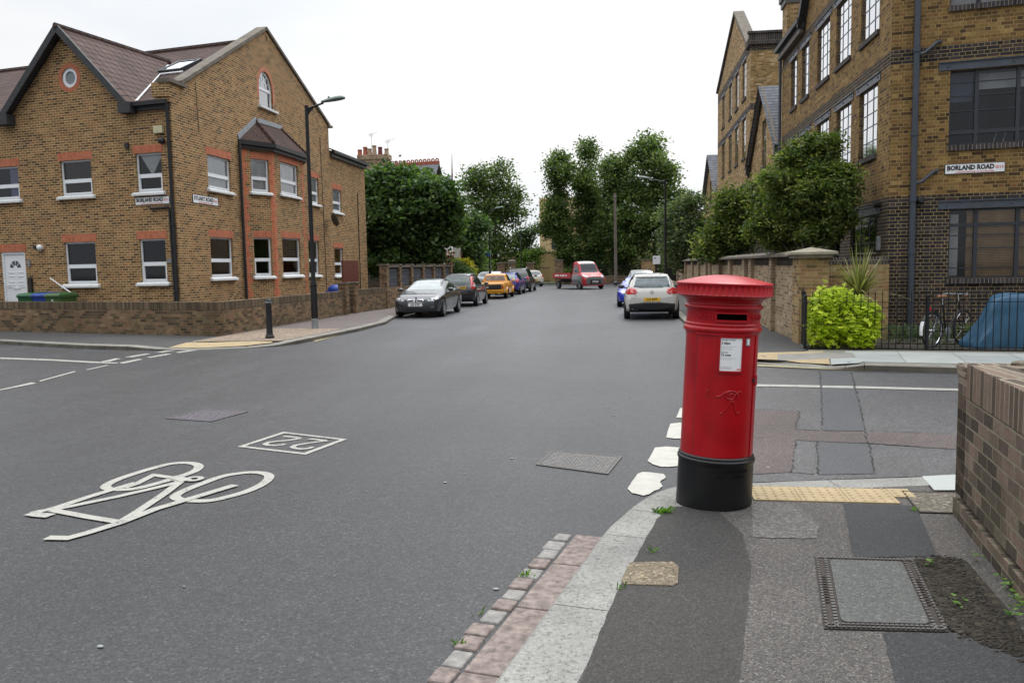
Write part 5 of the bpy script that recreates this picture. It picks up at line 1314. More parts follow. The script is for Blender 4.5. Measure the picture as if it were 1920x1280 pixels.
b = MB(); cytext(b, 'A. HANDYSIDE & CO', .026, .18, .285, .2725, .004, .0008, space=1.2); cytext(b, 'DERBY & LONDON', .022, .18, .248, .2725, .003, .0005, space=1.2); b.build('founder_lettering', M['post_black'], pb)
# entwined cypher: spiral with crossing stroke, R legs
b = MB()
def cl(pts, rad=.0035): b.tube([cy(x/.262, z, .2635) for x, z in pts], rad*1.35, 6)
c0 = (.02, .800)
cl([(c0[0]+(.052-.0038*k*.55)*cos(k*.5), c0[1]+(.036-.0026*k*.55)*sin(k*.5)) for k in range(22)], .0036)
cl([(-.085,.795),(-.07,.790),(-.05,.797),(-.03,.815),(.0,.832),(.03,.83)]); cl([(.095,.825),(.08,.83),(.06,.815),(.04,.79),(.02,.765),(.0,.73),(-.02,.70),(-.035,.685),(-.04,.68)])
cl([(.02,.765),(.045,.755),(.055,.72),(.06,.69),(.075,.682),(.088,.69),(.082,.70)]); cl([(-.05,.68),(-.03,.684)], .004)
cl([(-.15,.825),(-.135,.83),(-.14,.80),(-.15,.79),(-.135,.785)], .0022)
b.build('royal_cypher', M['post_red'], pb, smooth=True)

# ------------------------------------------------------------ street furniture
def bollard(label, p):
    r = thing('bollard', label, 'bollard', p, world=False)
    b = MB(); b.lathe([(.115,0),(.115,.05),(.10,.07),(.085,.11),(.078,.13),(.072,.82),(.08,.83),(.08,.85),(.07,.86),(.07,.885),(.08,.895),(.082,.93),(.07,.965),(.045,.985),(.0,.99)][:-1], 24); b.build('shaft', M['black_paint'], r, smooth=True)
    b = MB(); b.lathe([(.0825,.895),(.0835,.91),(.0825,.925)], 24); b.build('collar', M['galv'], r, smooth=True)
bollard('black cast iron bollard on the buff paving at the left corner', tuple(G(506,634,.1)))
def street_lamp(label, p, h, ang, arm=.45, base=True):
    r = thing('street_lamp', label, 'street lamp', tuple(p), rz=ang, world=False)
    b = MB()
    if base: b.tube([(0,0,-.05),(0,0,.30)], [.095,.095], 16); b.build('galvanised_foot', M['galv'], r, smooth=True); b = MB()
    b.tube([(0,0,.30 if base else 0),(0,0,1.25),(0,0,1.32),(0,0,1.40),(0,0,3.5),(0,0,h)], [.096,.092,.08,.062,.058,.05], 16); b.tube([(0,0,1.22),(0,0,1.27)], .1, 16)
    b.build('column', M['black_paint'], r, smooth=True)
    b = MB(); b.tube([(0,0,h-.02),(0,0,h+.04)], .06, 12); b.tube([(0,0,h-.05),(arm,0,h+.10)], .028, 10); b.add([(.02,-.008,h-.25),(.02,.008,h-.25),(.02,.008,h-.05),(.02,-.008,h-.05),(.25,0,h+.02)], [(0,1,2,3),(0,4,1),(1,4,2),(2,4,3),(3,4,0)]); b.build('bracket', M['black_paint'], r, smooth=True)
    b = MB(); b.T = Matrix.Translation((arm+.27,0,h+.17)) @ Matrix.Rotation(-.14, 4, 'Y')
    vs = []; n = 14
    st = [(-.34,.03,.03),(-.30,.06,.045),(-.15,.10,.07),(.05,.135,.085),(.22,.14,.085),(.32,.11,.06),(.36,.05,.03)]
    for x, w, hh in st:
        for k in range(n):
            t = 2*pi*k/n; z = sin(t)*hh; z = z if z > 0 else z*.45; vs.append((x, cos(t)*w, z))
    fs = [(i*n+k, i*n+(k+1) % n, (i+1)*n+(k+1) % n, (i+1)*n+k) for i in range(len(st)-1) for k in range(n)]+[tuple(range(n)), tuple(range((len(st)-1)*n, len(st)*n))[::-1]]
    b.add(vs, fs); b.T = None; ln = b.build('lantern', M['lamp_grey'], r, smooth=True)
    b = MB(); b.tube([(arm+.16,0,h+.22),(arm+.16,0,h+.27)], .03, 10); b.build('photocell', M['lamp_grey'], ln, smooth=True)
street_lamp('tall black street lamp with green lantern on the left footway beside the corner house', G(591,616,.1), 6.28, radians(2), .50)
street_lamp('black street lamp on the right footway beyond the parked cars, its lantern reaching left', (2.15,43,.1), 5.85, radians(180), .75, base=False)
street_lamp('distant black street lamp behind the parked cars on the left', tuple(Vector(D(919,520,62))*1.0)[:2]+(.1,), 5.9, radians(0), .5, base=False)
bs = thing('blue_sign', 'small blue sign on a pole behind the dark hatchback', 'sign', (D(912,520,61).x, 61, .1))
b = MB(); p = D(912,475,61); b.box(p.x-.3,p.x+.3,60.98,61.0,p.z-.17,p.z+.2); b.build('panel', m_simple('sign_blue', (.03,.12,.4), .5), bs)
b = MB(); b.tube([(p.x+.3,61.03,.1),(p.x+.3,61.03,p.z+.25)], .03, 8); b.build('post', M['galv'], bs)
tp = thing('telegraph_pole', 'tall weathered wooden telegraph pole before the row of lime trees', 'pole', (-.57,68,0)); b = MB(); b.tube([(-.57,68,0),(-.62,68,7.5)], [.13,.10], 12); b.build('shaft', M['wood_pole'], tp, smooth=True)
b = MB(); b.tube([(-.62,68,7.2),(-.62,68,7.28)], .13, 10); b.build('band', M['galv'], tp)
ps = thing('parking_sign', 'square white sign plate on a thin post left of the right street lamp', 'sign', (1.72,43.2,.1))
c = D(1231,487.5,43.2); b = MB(); b.box(c.x-.19,c.x+.19,43.16,43.18,c.z-.21,c.z+.21); b.build('plate', M['white_sign'], ps, bevel=.005)
b = MB(); b.tube([(c.x+.02,43.22,.1),(c.x+.02,43.22,c.z+.22)], .03, 8); b.build('post', M['black_paint'], ps, smooth=True)
b = MB(); b.lathe([(.05,-.003),(.05,0)], 14, (c.x-.08,43.155,c.z+.1), 'y'); b.build('emblem', M['ink_grey'], ps)
bn = thing('notice_post', 'slim black post with a small white notice at the road end', 'sign', (D(962,520,74).x,74,0))
p = D(902,500,74); 
b = MB(); q = D(978,515,72); b.tube([(q.x,72,0),(q.x,72,4.9)], .05, 8); tag(b.build('slim_post', M['black_paint'], smooth=True), 'slim dark post rising behind the blue cars', 'post')
b = MB(); b.box(p.x-.22,p.x+.22,73.98,74,p.z-.75,p.z+.75); b.build('plate', M['white_sign'], bn)
b = MB(); b.tube([(p.x+.26,74.03,0),(p.x+.26,74.03,p.z+1.0)], .05, 8); b.build('post', M['black_paint'], bn)
# manhole covers
def cover(name, label, px, z, rim, lidmat, pattern, cat='manhole cover', bm=None):
    q = [G(*p, z) for p in px]; c = sum(q, Vector())/4
    r = thing(name, label, cat, tuple(c))
    b = MB(); i = [c+(p-c)*.93 for p in q]
    for k in range(4):
        j = (k+1) % 4
        b.prism([q[k]+Z*.002, q[j]+Z*.002, i[j]+Z*.002, i[k]+Z*.002], Z*.008)
    b.build('frame', rim, r)
    b = MB(); i2 = [c+(p-c)*.92 for p in q]; b.prism([p+Z*.002 for p in i2], Z*.006); 
    b.build('lid', lidmat, r)
    if pattern:
        b = MB(); u, v = i2[1]-i2[0], i2[3]-i2[0]; nu, nv = pattern
        for a in range(nu):
            for e in range(nv):
                p = i2[0]+u*((a+.5)/nu)+v*((e+.5)/nv)
                uu = u/nu*.3; vv = v/nv*.12
                if (a+e) % 2: uu = u/nu*.12; vv = v/nv*.32
                b.prism([p-uu-vv+Z*.008, p+uu-vv+Z*.008, p+uu+vv+Z*.008, p-uu+vv+Z*.008], Z*.004)
        b.build('tread', bm or lidmat, r)
    return r
cover('drain_cover', 'patterned rectangular iron drain cover in the road left of the pillar box', [(1005,872),(1140,890),(1167,857),(1035,846)], 0, M['iron'], M['iron'], (22,11), bm=M['iron_pale'])
cover('road_cover', 'purplish diamond shaped iron cover flush in the road above the 22 marking', [(310,785),(396,791),(466,772),(385,768)], 0, M['iron_purple'], M['iron_purple'], (10,6))
cover('small_cover', 'stone infilled inspection cover at the foot of the near wall end', [(1690,922),(1795,924),(1798,964),(1724,962)], .1, M['iron_rust'], M['concrete_aggr'], None)
q = [G(*p, .1) for p in ((1545,1180),(1780,1186),(1712,1049),(1527,1043))]; c = sum(q, Vector())/4
r = thing('inspection_cover', 'large square inspection cover with concrete infill and ridged iron edges in the near footway', 'manhole cover', tuple(c))
u = (q[1]-q[0]); v = (q[3]-q[0]); P2 = lambda a, e: q[0].lerp(q[1], a).lerp(q[3].lerp(q[2], a), e)
b = MB()
def lay(mb, a0, a1, e0, e1, z0, z1): mb.prism([P2(a0,e0)+Z*z0, P2(a1,e0)+Z*z0, P2(a1,e1)+Z*z0, P2(a0,e1)+Z*z0], Z*(z1-z0))
lay(b, 0, 1, 0, 1, .002, .007); b.build('frame', M['iron_rust'], r)
b = MB(); n = 5; vs = []
cor_ = [(.15,.07),(.87,.07),(.87,.93),(.15,.93)]; pts = []
for i, (a_, e_) in enumerate(cor_):
    for k in range(5):
        t = pi+pi/2*i+pi/2*k/4; cx_ = a_+(.05 if a_ < .5 else -.05); ce = e_+(.035 if e_ < .5 else -.035); pts.append(P2(cx_+.05*cos(t), ce+.035*sin(t))+Z*.007)
b.prism(pts, Z*.006); b.build('infill', M['concrete_lid'], r)
b = MB()
for k in range(26):
    e = .02+.96*k/26
    for a0, a1 in ((.012,.035),(.09,.125),(.885,.915),(.965,.988)): lay(b, a0, a1, e, e+.022, .007, .014)
for k in range(24):
    a_ = .03+.95*k/24
    for e0_, e1_ in ((.008,.022),(.04,.055),(.955,.975)): lay(b, a_, a_+.028, e0_, e1_, .007, .014)
b.build('ridges', m_simple('ridge_iron', (.10,.095,.09), .5, metal=.5, var=.3), r)
for x0, x1 in ((.045,.08),(.925,.955)):
    b = MB()
    for k in range(11): lay(b, x0, x1, .3+k*.035, .3+k*.035+.018, .007, .013)
    b.build('raised_marks', M['iron_rust'], r)
b = MB(); q = [G(*p, .1) for p in ((1181,1056),(1262,1055),(1273,1064),(1271,1094),(1262,1100),(1170,1097),(1165,1088),(1176,1066))]; b.prism([p+Z*.003 for p in q], Z*.007); tag(b.build('stone_patch', M['stone_patch'], bevel=.003), 'rounded buff stone patch set in the dark asphalt beside the granite kerb', 'stone patch')

# railings by the right building
rl = thing('railings', 'black spiked iron railings along the back of the footway by the right building', 'railings', (5.5, 16.6, .1))
R0 = Vector((3.62,17.55,0)); R1 = Vector((3.50,16.62,0)); R2 = R1+RD*6.2
def rail_bars(mb, p, q, n, post_at=()):
    for k in range(n+1):
        c = p.lerp(q, k/n); mb.tube([c+Z*.12, c+Z*1.14], .0085, 6, cap=False); mb.lathe([(.0085,0),(.012,.01),(.006,.05),(.001,.09)], 6, tuple(c+Z*1.14))
b = MB(); rail_bars(b, R0, R1, 8); rail_bars(b, R1, R2, 50); b.build('bars', M['black_paint'], rl, smooth=True)
b = MB()
for z in (.17, 1.0): b.bar(R0+Z*z, R1+Z*z, .035, .012); b.bar(R1+Z*z, R2+Z*z, .035, .012)
b.build('rail', M['black_paint'], rl)
for k, t in ((1, 0.0),(2, .345),(3, .8)):
    c = R1.lerp(R2, t); b = MB(); b.bar(c+Z*.08, c+Z*1.10, .05, .05, (0,1,0)); b.ball(tuple(c+Z*1.12), .035); b.build('post', M['black_paint'], rl)
b = MB(); b.obox(R1+Z*.08-BN*.02, RD*6.2, -BN*.1, Z*.06); b.build('plinth', M['kerb_dirty'], rl)
# ground behind the railings
b = MB(); b.sheet([(3.6,17.6,.12),(3.45,16.6,.12),tuple(R1+RD*12+Z*.12),tuple(KR+RD*12+Z*.12),(5.6,18.7,.12),(4.2,18.1,.12)], .115); struct('yard', b, M['kerb_dirty'])
# bicycle
def bicycle():
    c = (G(1748,651,.12)+G(1792,646,.12))/2
    p0 = G(1747,652,.12); p1 = G(1793,647,.12)
    # real wheelbase 1.05 m: keep the near wheel, set the heading so that the far wheel lines up in perspective
    hd = Vector((.763,.647,0)).normalized()
    r = thing('bicycle', 'black bicycle with brown saddle and white rear mudguard flash parked behind the railings', 'bicycle', tuple(p0+Z*.0), rz=atan2(hd.y, hd.x), world=False)
    R = .33
    for x, nm in ((0,'wheel'),(1.05,'wheel')):
        b = MB(); b.tube([(x+R*cos(2*pi*k/28), 0, R+R*sin(2*pi*k/28)) for k in range(29)], .019, 8, cap=False); w = b.build('wheel', M['tyre'], r, smooth=True)
        b = MB(); b.tube([(x+(R-.03)*cos(2*pi*k/28), 0, R+(R-.03)*sin(2*pi*k/28)) for k in range(29)], .011, 6, cap=False); b.build('rim', M['chrome'], w, smooth=True)
        b = MB()
        for k in range(18): t = 2*pi*k/18; b.tube([(x, .02*(-1)**k, R), (x+(R-.03)*cos(t), 0, R+(R-.03)*sin(t))], .0016, 4)
        b.tube([(x,-.05,R),(x,.05,R)], .02, 8); b.build('spokes', M['chrome'], w)
    b = MB(); bb = (.45,0,.29); seat = (.33,0,.80); hd1 = (.88,0,.84); hd0 = (.92,0,.68)
    for p, q, rr_ in ((bb,seat,.016),(bb,hd0,.018),(seat,hd1,.014),(hd0,hd1,.018),((0,.05,R),bb,.01),((0,-.05,R),bb,.01),((0,.04,R),(.34,0,.74),.008),((0,-.04,R),(.34,0,.74),.008),(hd0,(.95,0,.6),.016),((.95,.05,.6),(1.05,.05,R),.01),((.95,-.05,.6),(1.05,-.05,R),.01)):
        b.tube([p, q], rr_, 8)
    b.build('frame', M['black_paint'], r, smooth=True)
    b = MB(); b.tube([seat,(.31,0,.93)], .013, 8); b.tube([hd1,(.86,0,1.0)], .013, 8); b.build('stem', M['chrome'], r, smooth=True)
    b = MB(); b.tube([(.70,-.24,.97),(.82,-.2,1.0),(.87,-.1,.99),(.87,.1,.99),(.82,.2,1.0),(.70,.24,.97)], .012, 8); b.build('handlebar', M['galv'], r, smooth=True)
    for s in (-1, 1): b = MB(); b.tube([(.58,s*.245,.965),(.71,s*.24,.97)], .018, 8); b.build('grip', M['tan'], r, smooth=True)
    b = MB(); b.ball((.30,0,.96), (.13,.075,.03)); b.ball((.40,0,.96), (.08,.03,.022)); b.build('saddle', M['tan'], r, smooth=True)
    b = MB(); 
    for k in range(10):
        t0, t1 = radians(60+12*k), radians(72+12*k); 
        for s in (0,): b.quad((R*1.1*cos(t0),-.03,R+R*1.1*sin(t0)),(R*1.1*cos(t1),-.03,R+R*1.1*sin(t1)),(R*1.1*cos(t1),.03,R+R*1.1*sin(t1)),(R*1.1*cos(t0),.03,R+R*1.1*sin(t0)))
    b.build('mudguard', M['black_plastic'], r, smooth=True)
    b = MB(); b.T = None
    for k in range(3):
        t0, t1 = radians(150+14*k), radians(164+14*k); b.quad((R*1.12*cos(t0),-.032,R+R*1.12*sin(t0)),(R*1.12*cos(t1),-.032,R+R*1.12*sin(t1)),(R*1.12*cos(t1),.032,R+R*1.12*sin(t1)),(R*1.12*cos(t0),.032,R+R*1.12*sin(t0)))
    b.build('mudguard_flash', M['white_sign'], r)
    b = MB(); b.box(-.18,-.12,-.045,.045,.70,.78); b.build('rear_lamp', M['lamp_red'], r, bevel=.01)
    b = MB(); b.lathe([(.09,-.006),(.09,.006)], 20, (.45,-.05,.29), 'y'); b.bar((.45,-.07,.29),(.45,-.07,.13),.02,.02); b.bar((.45,.07,.29),(.45,.07,.45),.02,.02); b.box(.40,.50,-.16,-.08,.12,.145); b.box(.40,.50,.08,.16,.44,.465); b.build('crank', M['galv'], r)
bicycle()
# covered motorcycle
tc0 = G(1888,655,.12)
r = thing('covered_motorcycle', 'bulky shape under a blue tarpaulin behind the railings at the right edge', 'covered motorcycle', tuple(tc0), rz=radians(-11), world=False)
b = MB(); n = 72; lv = [(0,.60,.36),(.05,.63,.36),(.12,.60,.35),(.2,.55,.34),(.3,.51,.32),(.4,.48,.30),(.5,.46,.28),(.6,.44,.26),(.7,.42,.25),(.8,.40,.24),(.9,.38,.22),(.965,.36,.2),(.985,.30,.15),(.99,.15,.08),(.992,.01,.01)]
vs = []
for z, rx_, ry_ in lv:
    for k in range(n):
        t = 2*pi*k/n; f = 1+(1.15-z)*(.13*sin(5*t+2.5*z)+.06*sin(9*t+3*z+1)+.045*sin(17*t-5*z)+.03*sin(27*t+4*z)); e = .55
        c_, s_ = cos(t), sin(t); x = rx_*abs(c_)**e*(1 if c_ > 0 else -1)*f+(.14*z if z < .97 else .13); y = ry_*abs(s_)**e*(1 if s_ > 0 else -1)*f
        zz = z*(1-.03*sin(t*2+1))+.02*noise.noise((x*4,y*4,z*3)); vs.append((x, y+.25, max(0, zz)))
fs = [(i*n+k, i*n+(k+1) % n, (i+1)*n+(k+1) % n, (i+1)*n+k) for i in range(len(lv)-1) for k in range(n)]; b.add(vs, fs)
b.build('tarpaulin', M['tarp'], r, smooth=True, sharp=80)
# ============================================================ vehicles
def lerp_tab(tab, x):
    tab = sorted(tab)
    if x <= tab[0][0]: return tab[0][1]
    for (a, u), (c, v) in zip(tab, tab[1:]):
        if x <= c:
            t = (x-a)/(c-a) if c > a else 0; t2 = t*t*(3-2*t); return u+(v-u)*(.6*t+.4*t2)
    return tab[-1][1]
class Car:
    def __init__(s, name, label, cat, loc, heading, spec, paint, group=None, lowmat=None):
        s.root = thing(name, label, cat, (loc[0], loc[1], 0), rz=heading, world=False, group=group)
        sp = spec; s.sp = sp; xs = sorted(set([p[0] for p in sp['top']]+[p[0] for p in sp['wid']])); L0, L1 = xs[0], xs[-1]
        n = 46; st = sorted(set([round(L0+(L1-L0)*k/n, 4) for k in range(n+1)]+[round(x, 4) for x in xs]))
        mb = MB(); rings = []
        for x in st:
            zt = lerp_tab(sp['top'], x); zb = lerp_tab(sp.get('bot', [(0, .2)]), x); ze = min(lerp_tab(sp['belt'], x), zt-.03); w = lerp_tab(sp['wid'], x); yr = min(lerp_tab(sp['yr'], x), w*.97)
            zm = (zb+ze)/2; cab = max(0, min(1, (zt-ze-.12)/.2))
            r = [(0, zb), (w*.8, zb), (w*.95, zb+.05), (w*.99, zb+(zm-zb)*.6), (w, zm+.05), (w*.985, ze-.10), (w*.965, ze-.03), (w*.93+0*cab, ze)]
            ws = w*.93; hgt = zt-ze
            if cab > 0: r += [(ws+(yr-ws)*.33, ze+hgt*.30), (ws+(yr-ws)*.68, ze+hgt*.62), (yr, zt-.09*cab-.02), (yr*.93, zt-.035), (yr*.75, zt-.012), (yr*.4, zt-.002), (0, zt)]
            else: r += [(ws+(yr-ws)*.3, ze+hgt*.35), (ws+(yr-ws)*.6, ze+hgt*.6), (yr, ze+hgt*.8), (yr*.9, ze+hgt*.88), (yr*.7, ze+hgt*.95), (yr*.4, zt-.002), (0, zt)]
            rings.append([Vector((x, y, z)) for y, z in r]+[Vector((x, -y, z)) for y, z in r[-2:0:-1]])
        m = len(rings[0]); vs = [v for r in rings for v in r]; fs = []
        for i in range(len(rings)-1):
            for k in range(m): fs.append((i*m+k, (i+1)*m+k, (i+1)*m+(k+1) % m, i*m+(k+1) % m))
        for base, flip in ((0, False), ((len(rings)-1)*m, True)):
            c = sum((vs[base+k] for k in range(m)), Vector())/m; c.x += (-.03 if base == 0 else .03); ci = len(vs); vs.append(c)
            for k in range(m):
                t = (base+k, base+(k+1) % m, ci); fs.append(t[::-1] if flip else t)
        mb.add(vs, fs); s.bvh = BVHTree.FromPolygons([v.copy() for v in vs], fs); s.W = sp['wheels']
        body = mb.build('body', [paint, M['black_plastic']], s.root, smooth=True, world=False, sharp=28)
        try:
            cb = MB()
            for ax in s.W['x']:
                for sd in (-1, 1): cb.lathe([(s.W['r']*1.16, -.19), (s.W['r']*1.16, .19)], 28, (ax, sd*(s.W['y']+.03), s.W['r']*1.02), 'y')
            co = cb.build('cut', M['black_plastic']); co.parent = s.root
            md = body.modifiers.new('b', 'BOOLEAN'); md.object = co; md.operation = 'DIFFERENCE'; md.solver = 'EXACT'
            try: md.material_mode = 'TRANSFER'
            except Exception: pass
            bpy.context.view_layer.update()
            me = bpy.data.meshes.new_from_object(body.evaluated_get(bpy.context.evaluated_depsgraph_get()))
            body.modifiers.clear()
            if len(me.polygons) > 300:
                body.data = me; me.name = 'body'
                try: me.set_sharp_from_angle(angle=radians(28))
                except Exception: pass
            bpy.data.objects.remove(co)
        except Exception as e: print('bool', e)
        for ax in s.W['x']:
            for sd in (-1, 1): s.wheel(ax, sd)
    def wheel(s, ax, sd):
        R = s.W['r']; w = .10; y = sd*(s.W['y']-.085); c = (ax, y, R)
        b = MB(); b.lathe([(R*.66,-w),(R*.92,-w),(R*.985,-w*.8),(R,-w*.5),(R,w*.5),(R*.985,w*.8),(R*.92,w),(R*.66,w)], 32, c, 'y', cap=False); t = b.build('wheel', M['tyre'], s.root, smooth=True, world=False)
        b = MB(); o = sd*w*.93
        ns = s.W.get('spokes', 10)
        b.T = Matrix.Translation(c)
        for k in range(ns):
            a = 2*pi*k/ns; d = Vector((cos(a), 0, sin(a))); q = Vector((-d.z, 0, d.x))
            b.obox(d*R*.1-q*.018+Vector((0, o*.55 if sd > 0 else o*.55, 0)), q*.036, d*R*.53, Vector((0, o*.4, 0)))
        b.T = None
        n = 28                                  # rim lip
        for k in range(n):
            t0, t1 = 2*pi*k/n, 2*pi*(k+1)/n; cc = Vector(c)+Vector((0, o*1.0, 0))
            P = lambda r, t, dy=0: cc+Vector((r*cos(t), dy, r*sin(t)))
            q = [P(R*.60,t0), P(R*.69,t0), P(R*.69,t1), P(R*.60,t1)]; b.quad(*q); q = [P(R*.60,t0), P(R*.60,t1), P(R*.60,t1,-o*.8), P(R*.60,t0,-o*.8)]; b.quad(*q)
        b.lathe([(.05,-abs(o)*.9),(.05,abs(o)*.9)], 12, c, 'y')
        b.build('rim', M[s.W.get('mat', 'rim')], t, world=False)
        b = MB(); b.lathe([(R*.6,-.01),(R*.6,.01)], 20, (ax, y+sd*.02, R), 'y'); b.build('brake_disc', M['iron_rust'], t, world=False)
    def hit(s, axis, u, v, off):
        sg = 1 if axis[0] == '+' else -1
        if axis[1] == 'x': o = Vector((sg*8, u, v)); d = Vector((-sg, 0, 0))
        elif axis[1] == 'y': o = Vector((u, sg*8, v)); d = Vector((0, -sg, 0))
        else: o = Vector((u, v, 8)); d = Vector((0, 0, -1))
        p, n, i, t = s.bvh.ray_cast(o, d)
        if p is None:
            q = Vector((sg*s.sp['top'][0][0]*0+ (sg*2 if axis[1]=='x' else u), u if axis[1]=='x' else sg, v)); p, n, i, t = s.bvh.find_nearest(q)
        if n.dot(d) > 0: n = -n
        return p+n*off
    def decal(s, name, mat, axis, poly, off=.007, sub=4, parent=None):
        b = MB(); P = []
        for i in range(len(poly)):
            a, c = poly[i], poly[(i+1) % len(poly)]
            for k in range(sub): t = k/sub; P.append((a[0]+(c[0]-a[0])*t, a[1]+(c[1]-a[1])*t))
        cx = sum(p[0] for p in P)/len(P); cz = sum(p[1] for p in P)/len(P); n = len(P); R = 6; vs = [s.hit(axis, cx, cz, off)]
        for r in range(1, R+1):
            for p in P: t = r/R; vs.append(s.hit(axis, cx+(p[0]-cx)*t, cz+(p[1]-cz)*t, off if r < R else off*.4))
        fs = [(0, 1+k, 1+(k+1) % n) for k in range(n)]+[(1+r*n+k, 1+(r+1)*n+k, 1+(r+1)*n+(k+1) % n, 1+r*n+(k+1) % n) for r in range(R-1) for k in range(n)]
        c0 = vs[0]; nn = (vs[1]-c0).cross(vs[2]-c0); ref = Vector({'x': (1,0,0), 'y': (0,1,0), 'z': (0,0,1)}[axis[1]])*(1 if axis[0] == '+' else -1)
        if nn.dot(ref) < 0: fs = [f[::-1] for f in fs]
        b.add(vs, fs); return b.build(name, mat if not isinstance(mat, str) else M[mat], parent or s.root, smooth=True, world=False)
    def sym(s, name, mat, axis, poly, **k):
        if axis[1] == 'x':
            s.decal(name, mat, axis, poly, **k); s.decal(name, mat, axis, [(-u, v) for u, v in poly], **k)
        else:
            s.decal(name, mat, '+y', poly, **k); s.decal(name, mat, '-y', poly, **k)
    def plate(s, axis, z, text, mat, y=0, w=.52):
        p = s.hit(axis, y, z, .012); sg = 1 if axis[0] == '+' else -1
        b = MB(); b.box(p.x-.01, p.x+.012*sg, p.y-w/2, p.y+w/2, z-.057, z+.057); o = b.build('number_plate', M[mat], s.root, world=False, bevel=.004)
        m = Matrix.Identity(4); r = Vector((0, sg, 0)); 
        for i in range(3): m[i][0] = r[i]; m[i][1] = (0,0,1)[i]; m[i][2] = (sg,0,0)[i]
        m.translation = Vector((p.x+.0135*sg, p.y, z)); b = MB()
        if text: text_mb(b, text, .10, m, .001, .003, space=1.1)
        else:
            for k in range(7):
                if k != 4: cz_ = (k-3)*.062; b.box(p.x+(.0125 if sg > 0 else -.0145), p.x+(.0145 if sg > 0 else -.0125), p.y+cz_*w/.52-.02, p.y+cz_*w/.52+.02, z-.028, z+.028)
        b.build('registration', M['ink'], o, world=False)
    def mirror(s, x, z, paint, y=None):
        for sd in (-1, 1):
            y0 = (y or s.W['y'])*1.0; b = MB(); b.ball((x, sd*(y0+.09), z), (.07, .11, .07), 12, 8); b.tube([(x, sd*(y0-.1), z-.05), (x, sd*(y0+.05), z-.02)], .025, 6)
            b.build('mirror', paint, s.root, smooth=True, world=False)
def scalespec(tab, kx, kz): return [(x*kx, z*kz) for x, z in tab]

# -- graphite coupe, nose towards the camera
spec = dict(top=[(2.29,.56),(2.26,.66),(2.12,.745),(1.7,.84),(1.25,.915),(1.0,.965),(.6,1.15),(.2,1.31),(-.2,1.375),(-.7,1.37),(-1.15,1.28),(-1.65,1.06),(-1.85,1.03),(-2.2,1.0),(-2.29,.82)],
            belt=[(2.29,.50),(2.2,.66),(1.6,.80),(1.0,.89),(-1,.96),(-2.1,.95),(-2.29,.7)], wid=[(2.29,.58),(2.25,.70),(2.12,.80),(1.8,.865),(1.4,.89),(0,.875),(-1.3,.895),(-2.0,.85),(-2.29,.68)],
            yr=[(2.29,.45),(1.9,.66),(1.05,.72),(.9,.70),(.2,.57),(-.7,.56),(-1.5,.62),(-2.29,.6)], bot=[(2.29,.22),(2.0,.17),(-2,.2),(-2.29,.3)], wheels=dict(x=(1.47,-1.29), y=.885, r=.325, spokes=10))
c = Car('parked_car', 'dark grey coupe parked nose towards the camera, first in the left row', 'car', (-7.42, 31.35), radians(-90), spec, M['car_grey'], 'cars parked along the kerbs')
c.decal('windscreen', 'glass_car_painted_sky', '+x', [(-.66,.985),(.66,.985),(.60,1.18),(.50,1.315),(0,1.335),(-.50,1.315),(-.60,1.18)])
c.sym('side_window', 'glass_car', '+y', [(.72,.97),(.15,1.27),(-.45,1.31),(-1.05,1.22),(-1.35,1.05),(-1.30,1.0)])
c.decal('rear_window', 'glass_car', '-x', [(-.52,1.1),(.52,1.1),(.46,1.28),(-.46,1.28)])
for sd in (-1, 1):
    c.decal('headlight', 'lamp_clear', '+x', [(sd*.42,.60),(sd*.52,.69),(sd*.76,.735),(sd*.80,.66),(sd*.66,.595)], off=.01)
    for yy in (.54,.68): 
        p = c.hit('+x', sd*yy, .65, .012); b = MB(); b.lathe([(.045,-.01),(.045,.012),(.02,.016)], 14, p, 'x'); b.build('headlamp_ring', M['chrome'], c.root, world=False)
    c.decal('kidney_surround', 'chrome', '+x', [(sd*.025,.565),(sd*.035,.665),(sd*.27,.67),(sd*.315,.64),(sd*.27,.565)], off=.012); c.decal('kidney_grille', 'ink', '+x', [(sd*.045,.58),(sd*.05,.652),(sd*.26,.656),(sd*.29,.635),(sd*.255,.58)], off=.018)
    c.decal('fog_lamp', 'glass_car', '+x', [(sd*.55,.32),(sd*.55,.40),(sd*.68,.40),(sd*.68,.32)], off=.01)
c.decal('lower_grille', 'ink', '+x', [(-.48,.27),(.48,.27),(.44,.38),(-.44,.38)], off=.01)
c.decal('front_splitter', 'black_plastic', '+x', [(-.66,.215),(.66,.215),(.66,.25),(-.66,.25)], off=.012)
p = c.hit('+x', 0, .715, .01); b = MB(); b.lathe([(.042,-.01),(.042,.008)], 20, p, 'x'); e_ = b.build('badge', M['chrome'], c.root, world=False)
b = MB()
for k in (0, 2): t0 = pi/2*k; b.add([p+Vector((.010,0,0))]+[p+Vector((.010, .032*cos(t0+pi/2*j/4), .032*sin(t0+pi/2*j/4))) for j in range(5)], [tuple(range(6))])
b.build('badge_quarters', m_simple('badge_blue', (.05,.2,.6), .4), e_, world=False)
c.plate('+x', .475, 'A8 KPP', 'plate_white'); c.mirror(.72, .98, M['car_grey'])
for x_ in (-.42, .92): c.sym('panel_gap', 'ink', '+y', [(x_,.28),(x_+.008,.28),(x_+.02,.93),(x_+.012,.93)], off=.003)
c.decal('bonnet_gap', 'ink', '+x', [(-.80,.745),(.80,.745),(.80,.752),(-.80,.752)], off=.004)
c.sym('door_handle', 'chrome', '+y', [(-.32,.86),(-.14,.875),(-.14,.895),(-.32,.88)]); c.sym('sill_trim', 'rim', '+y', [(-.85,.30),(1.05,.27),(1.05,.285),(-.85,.33)])

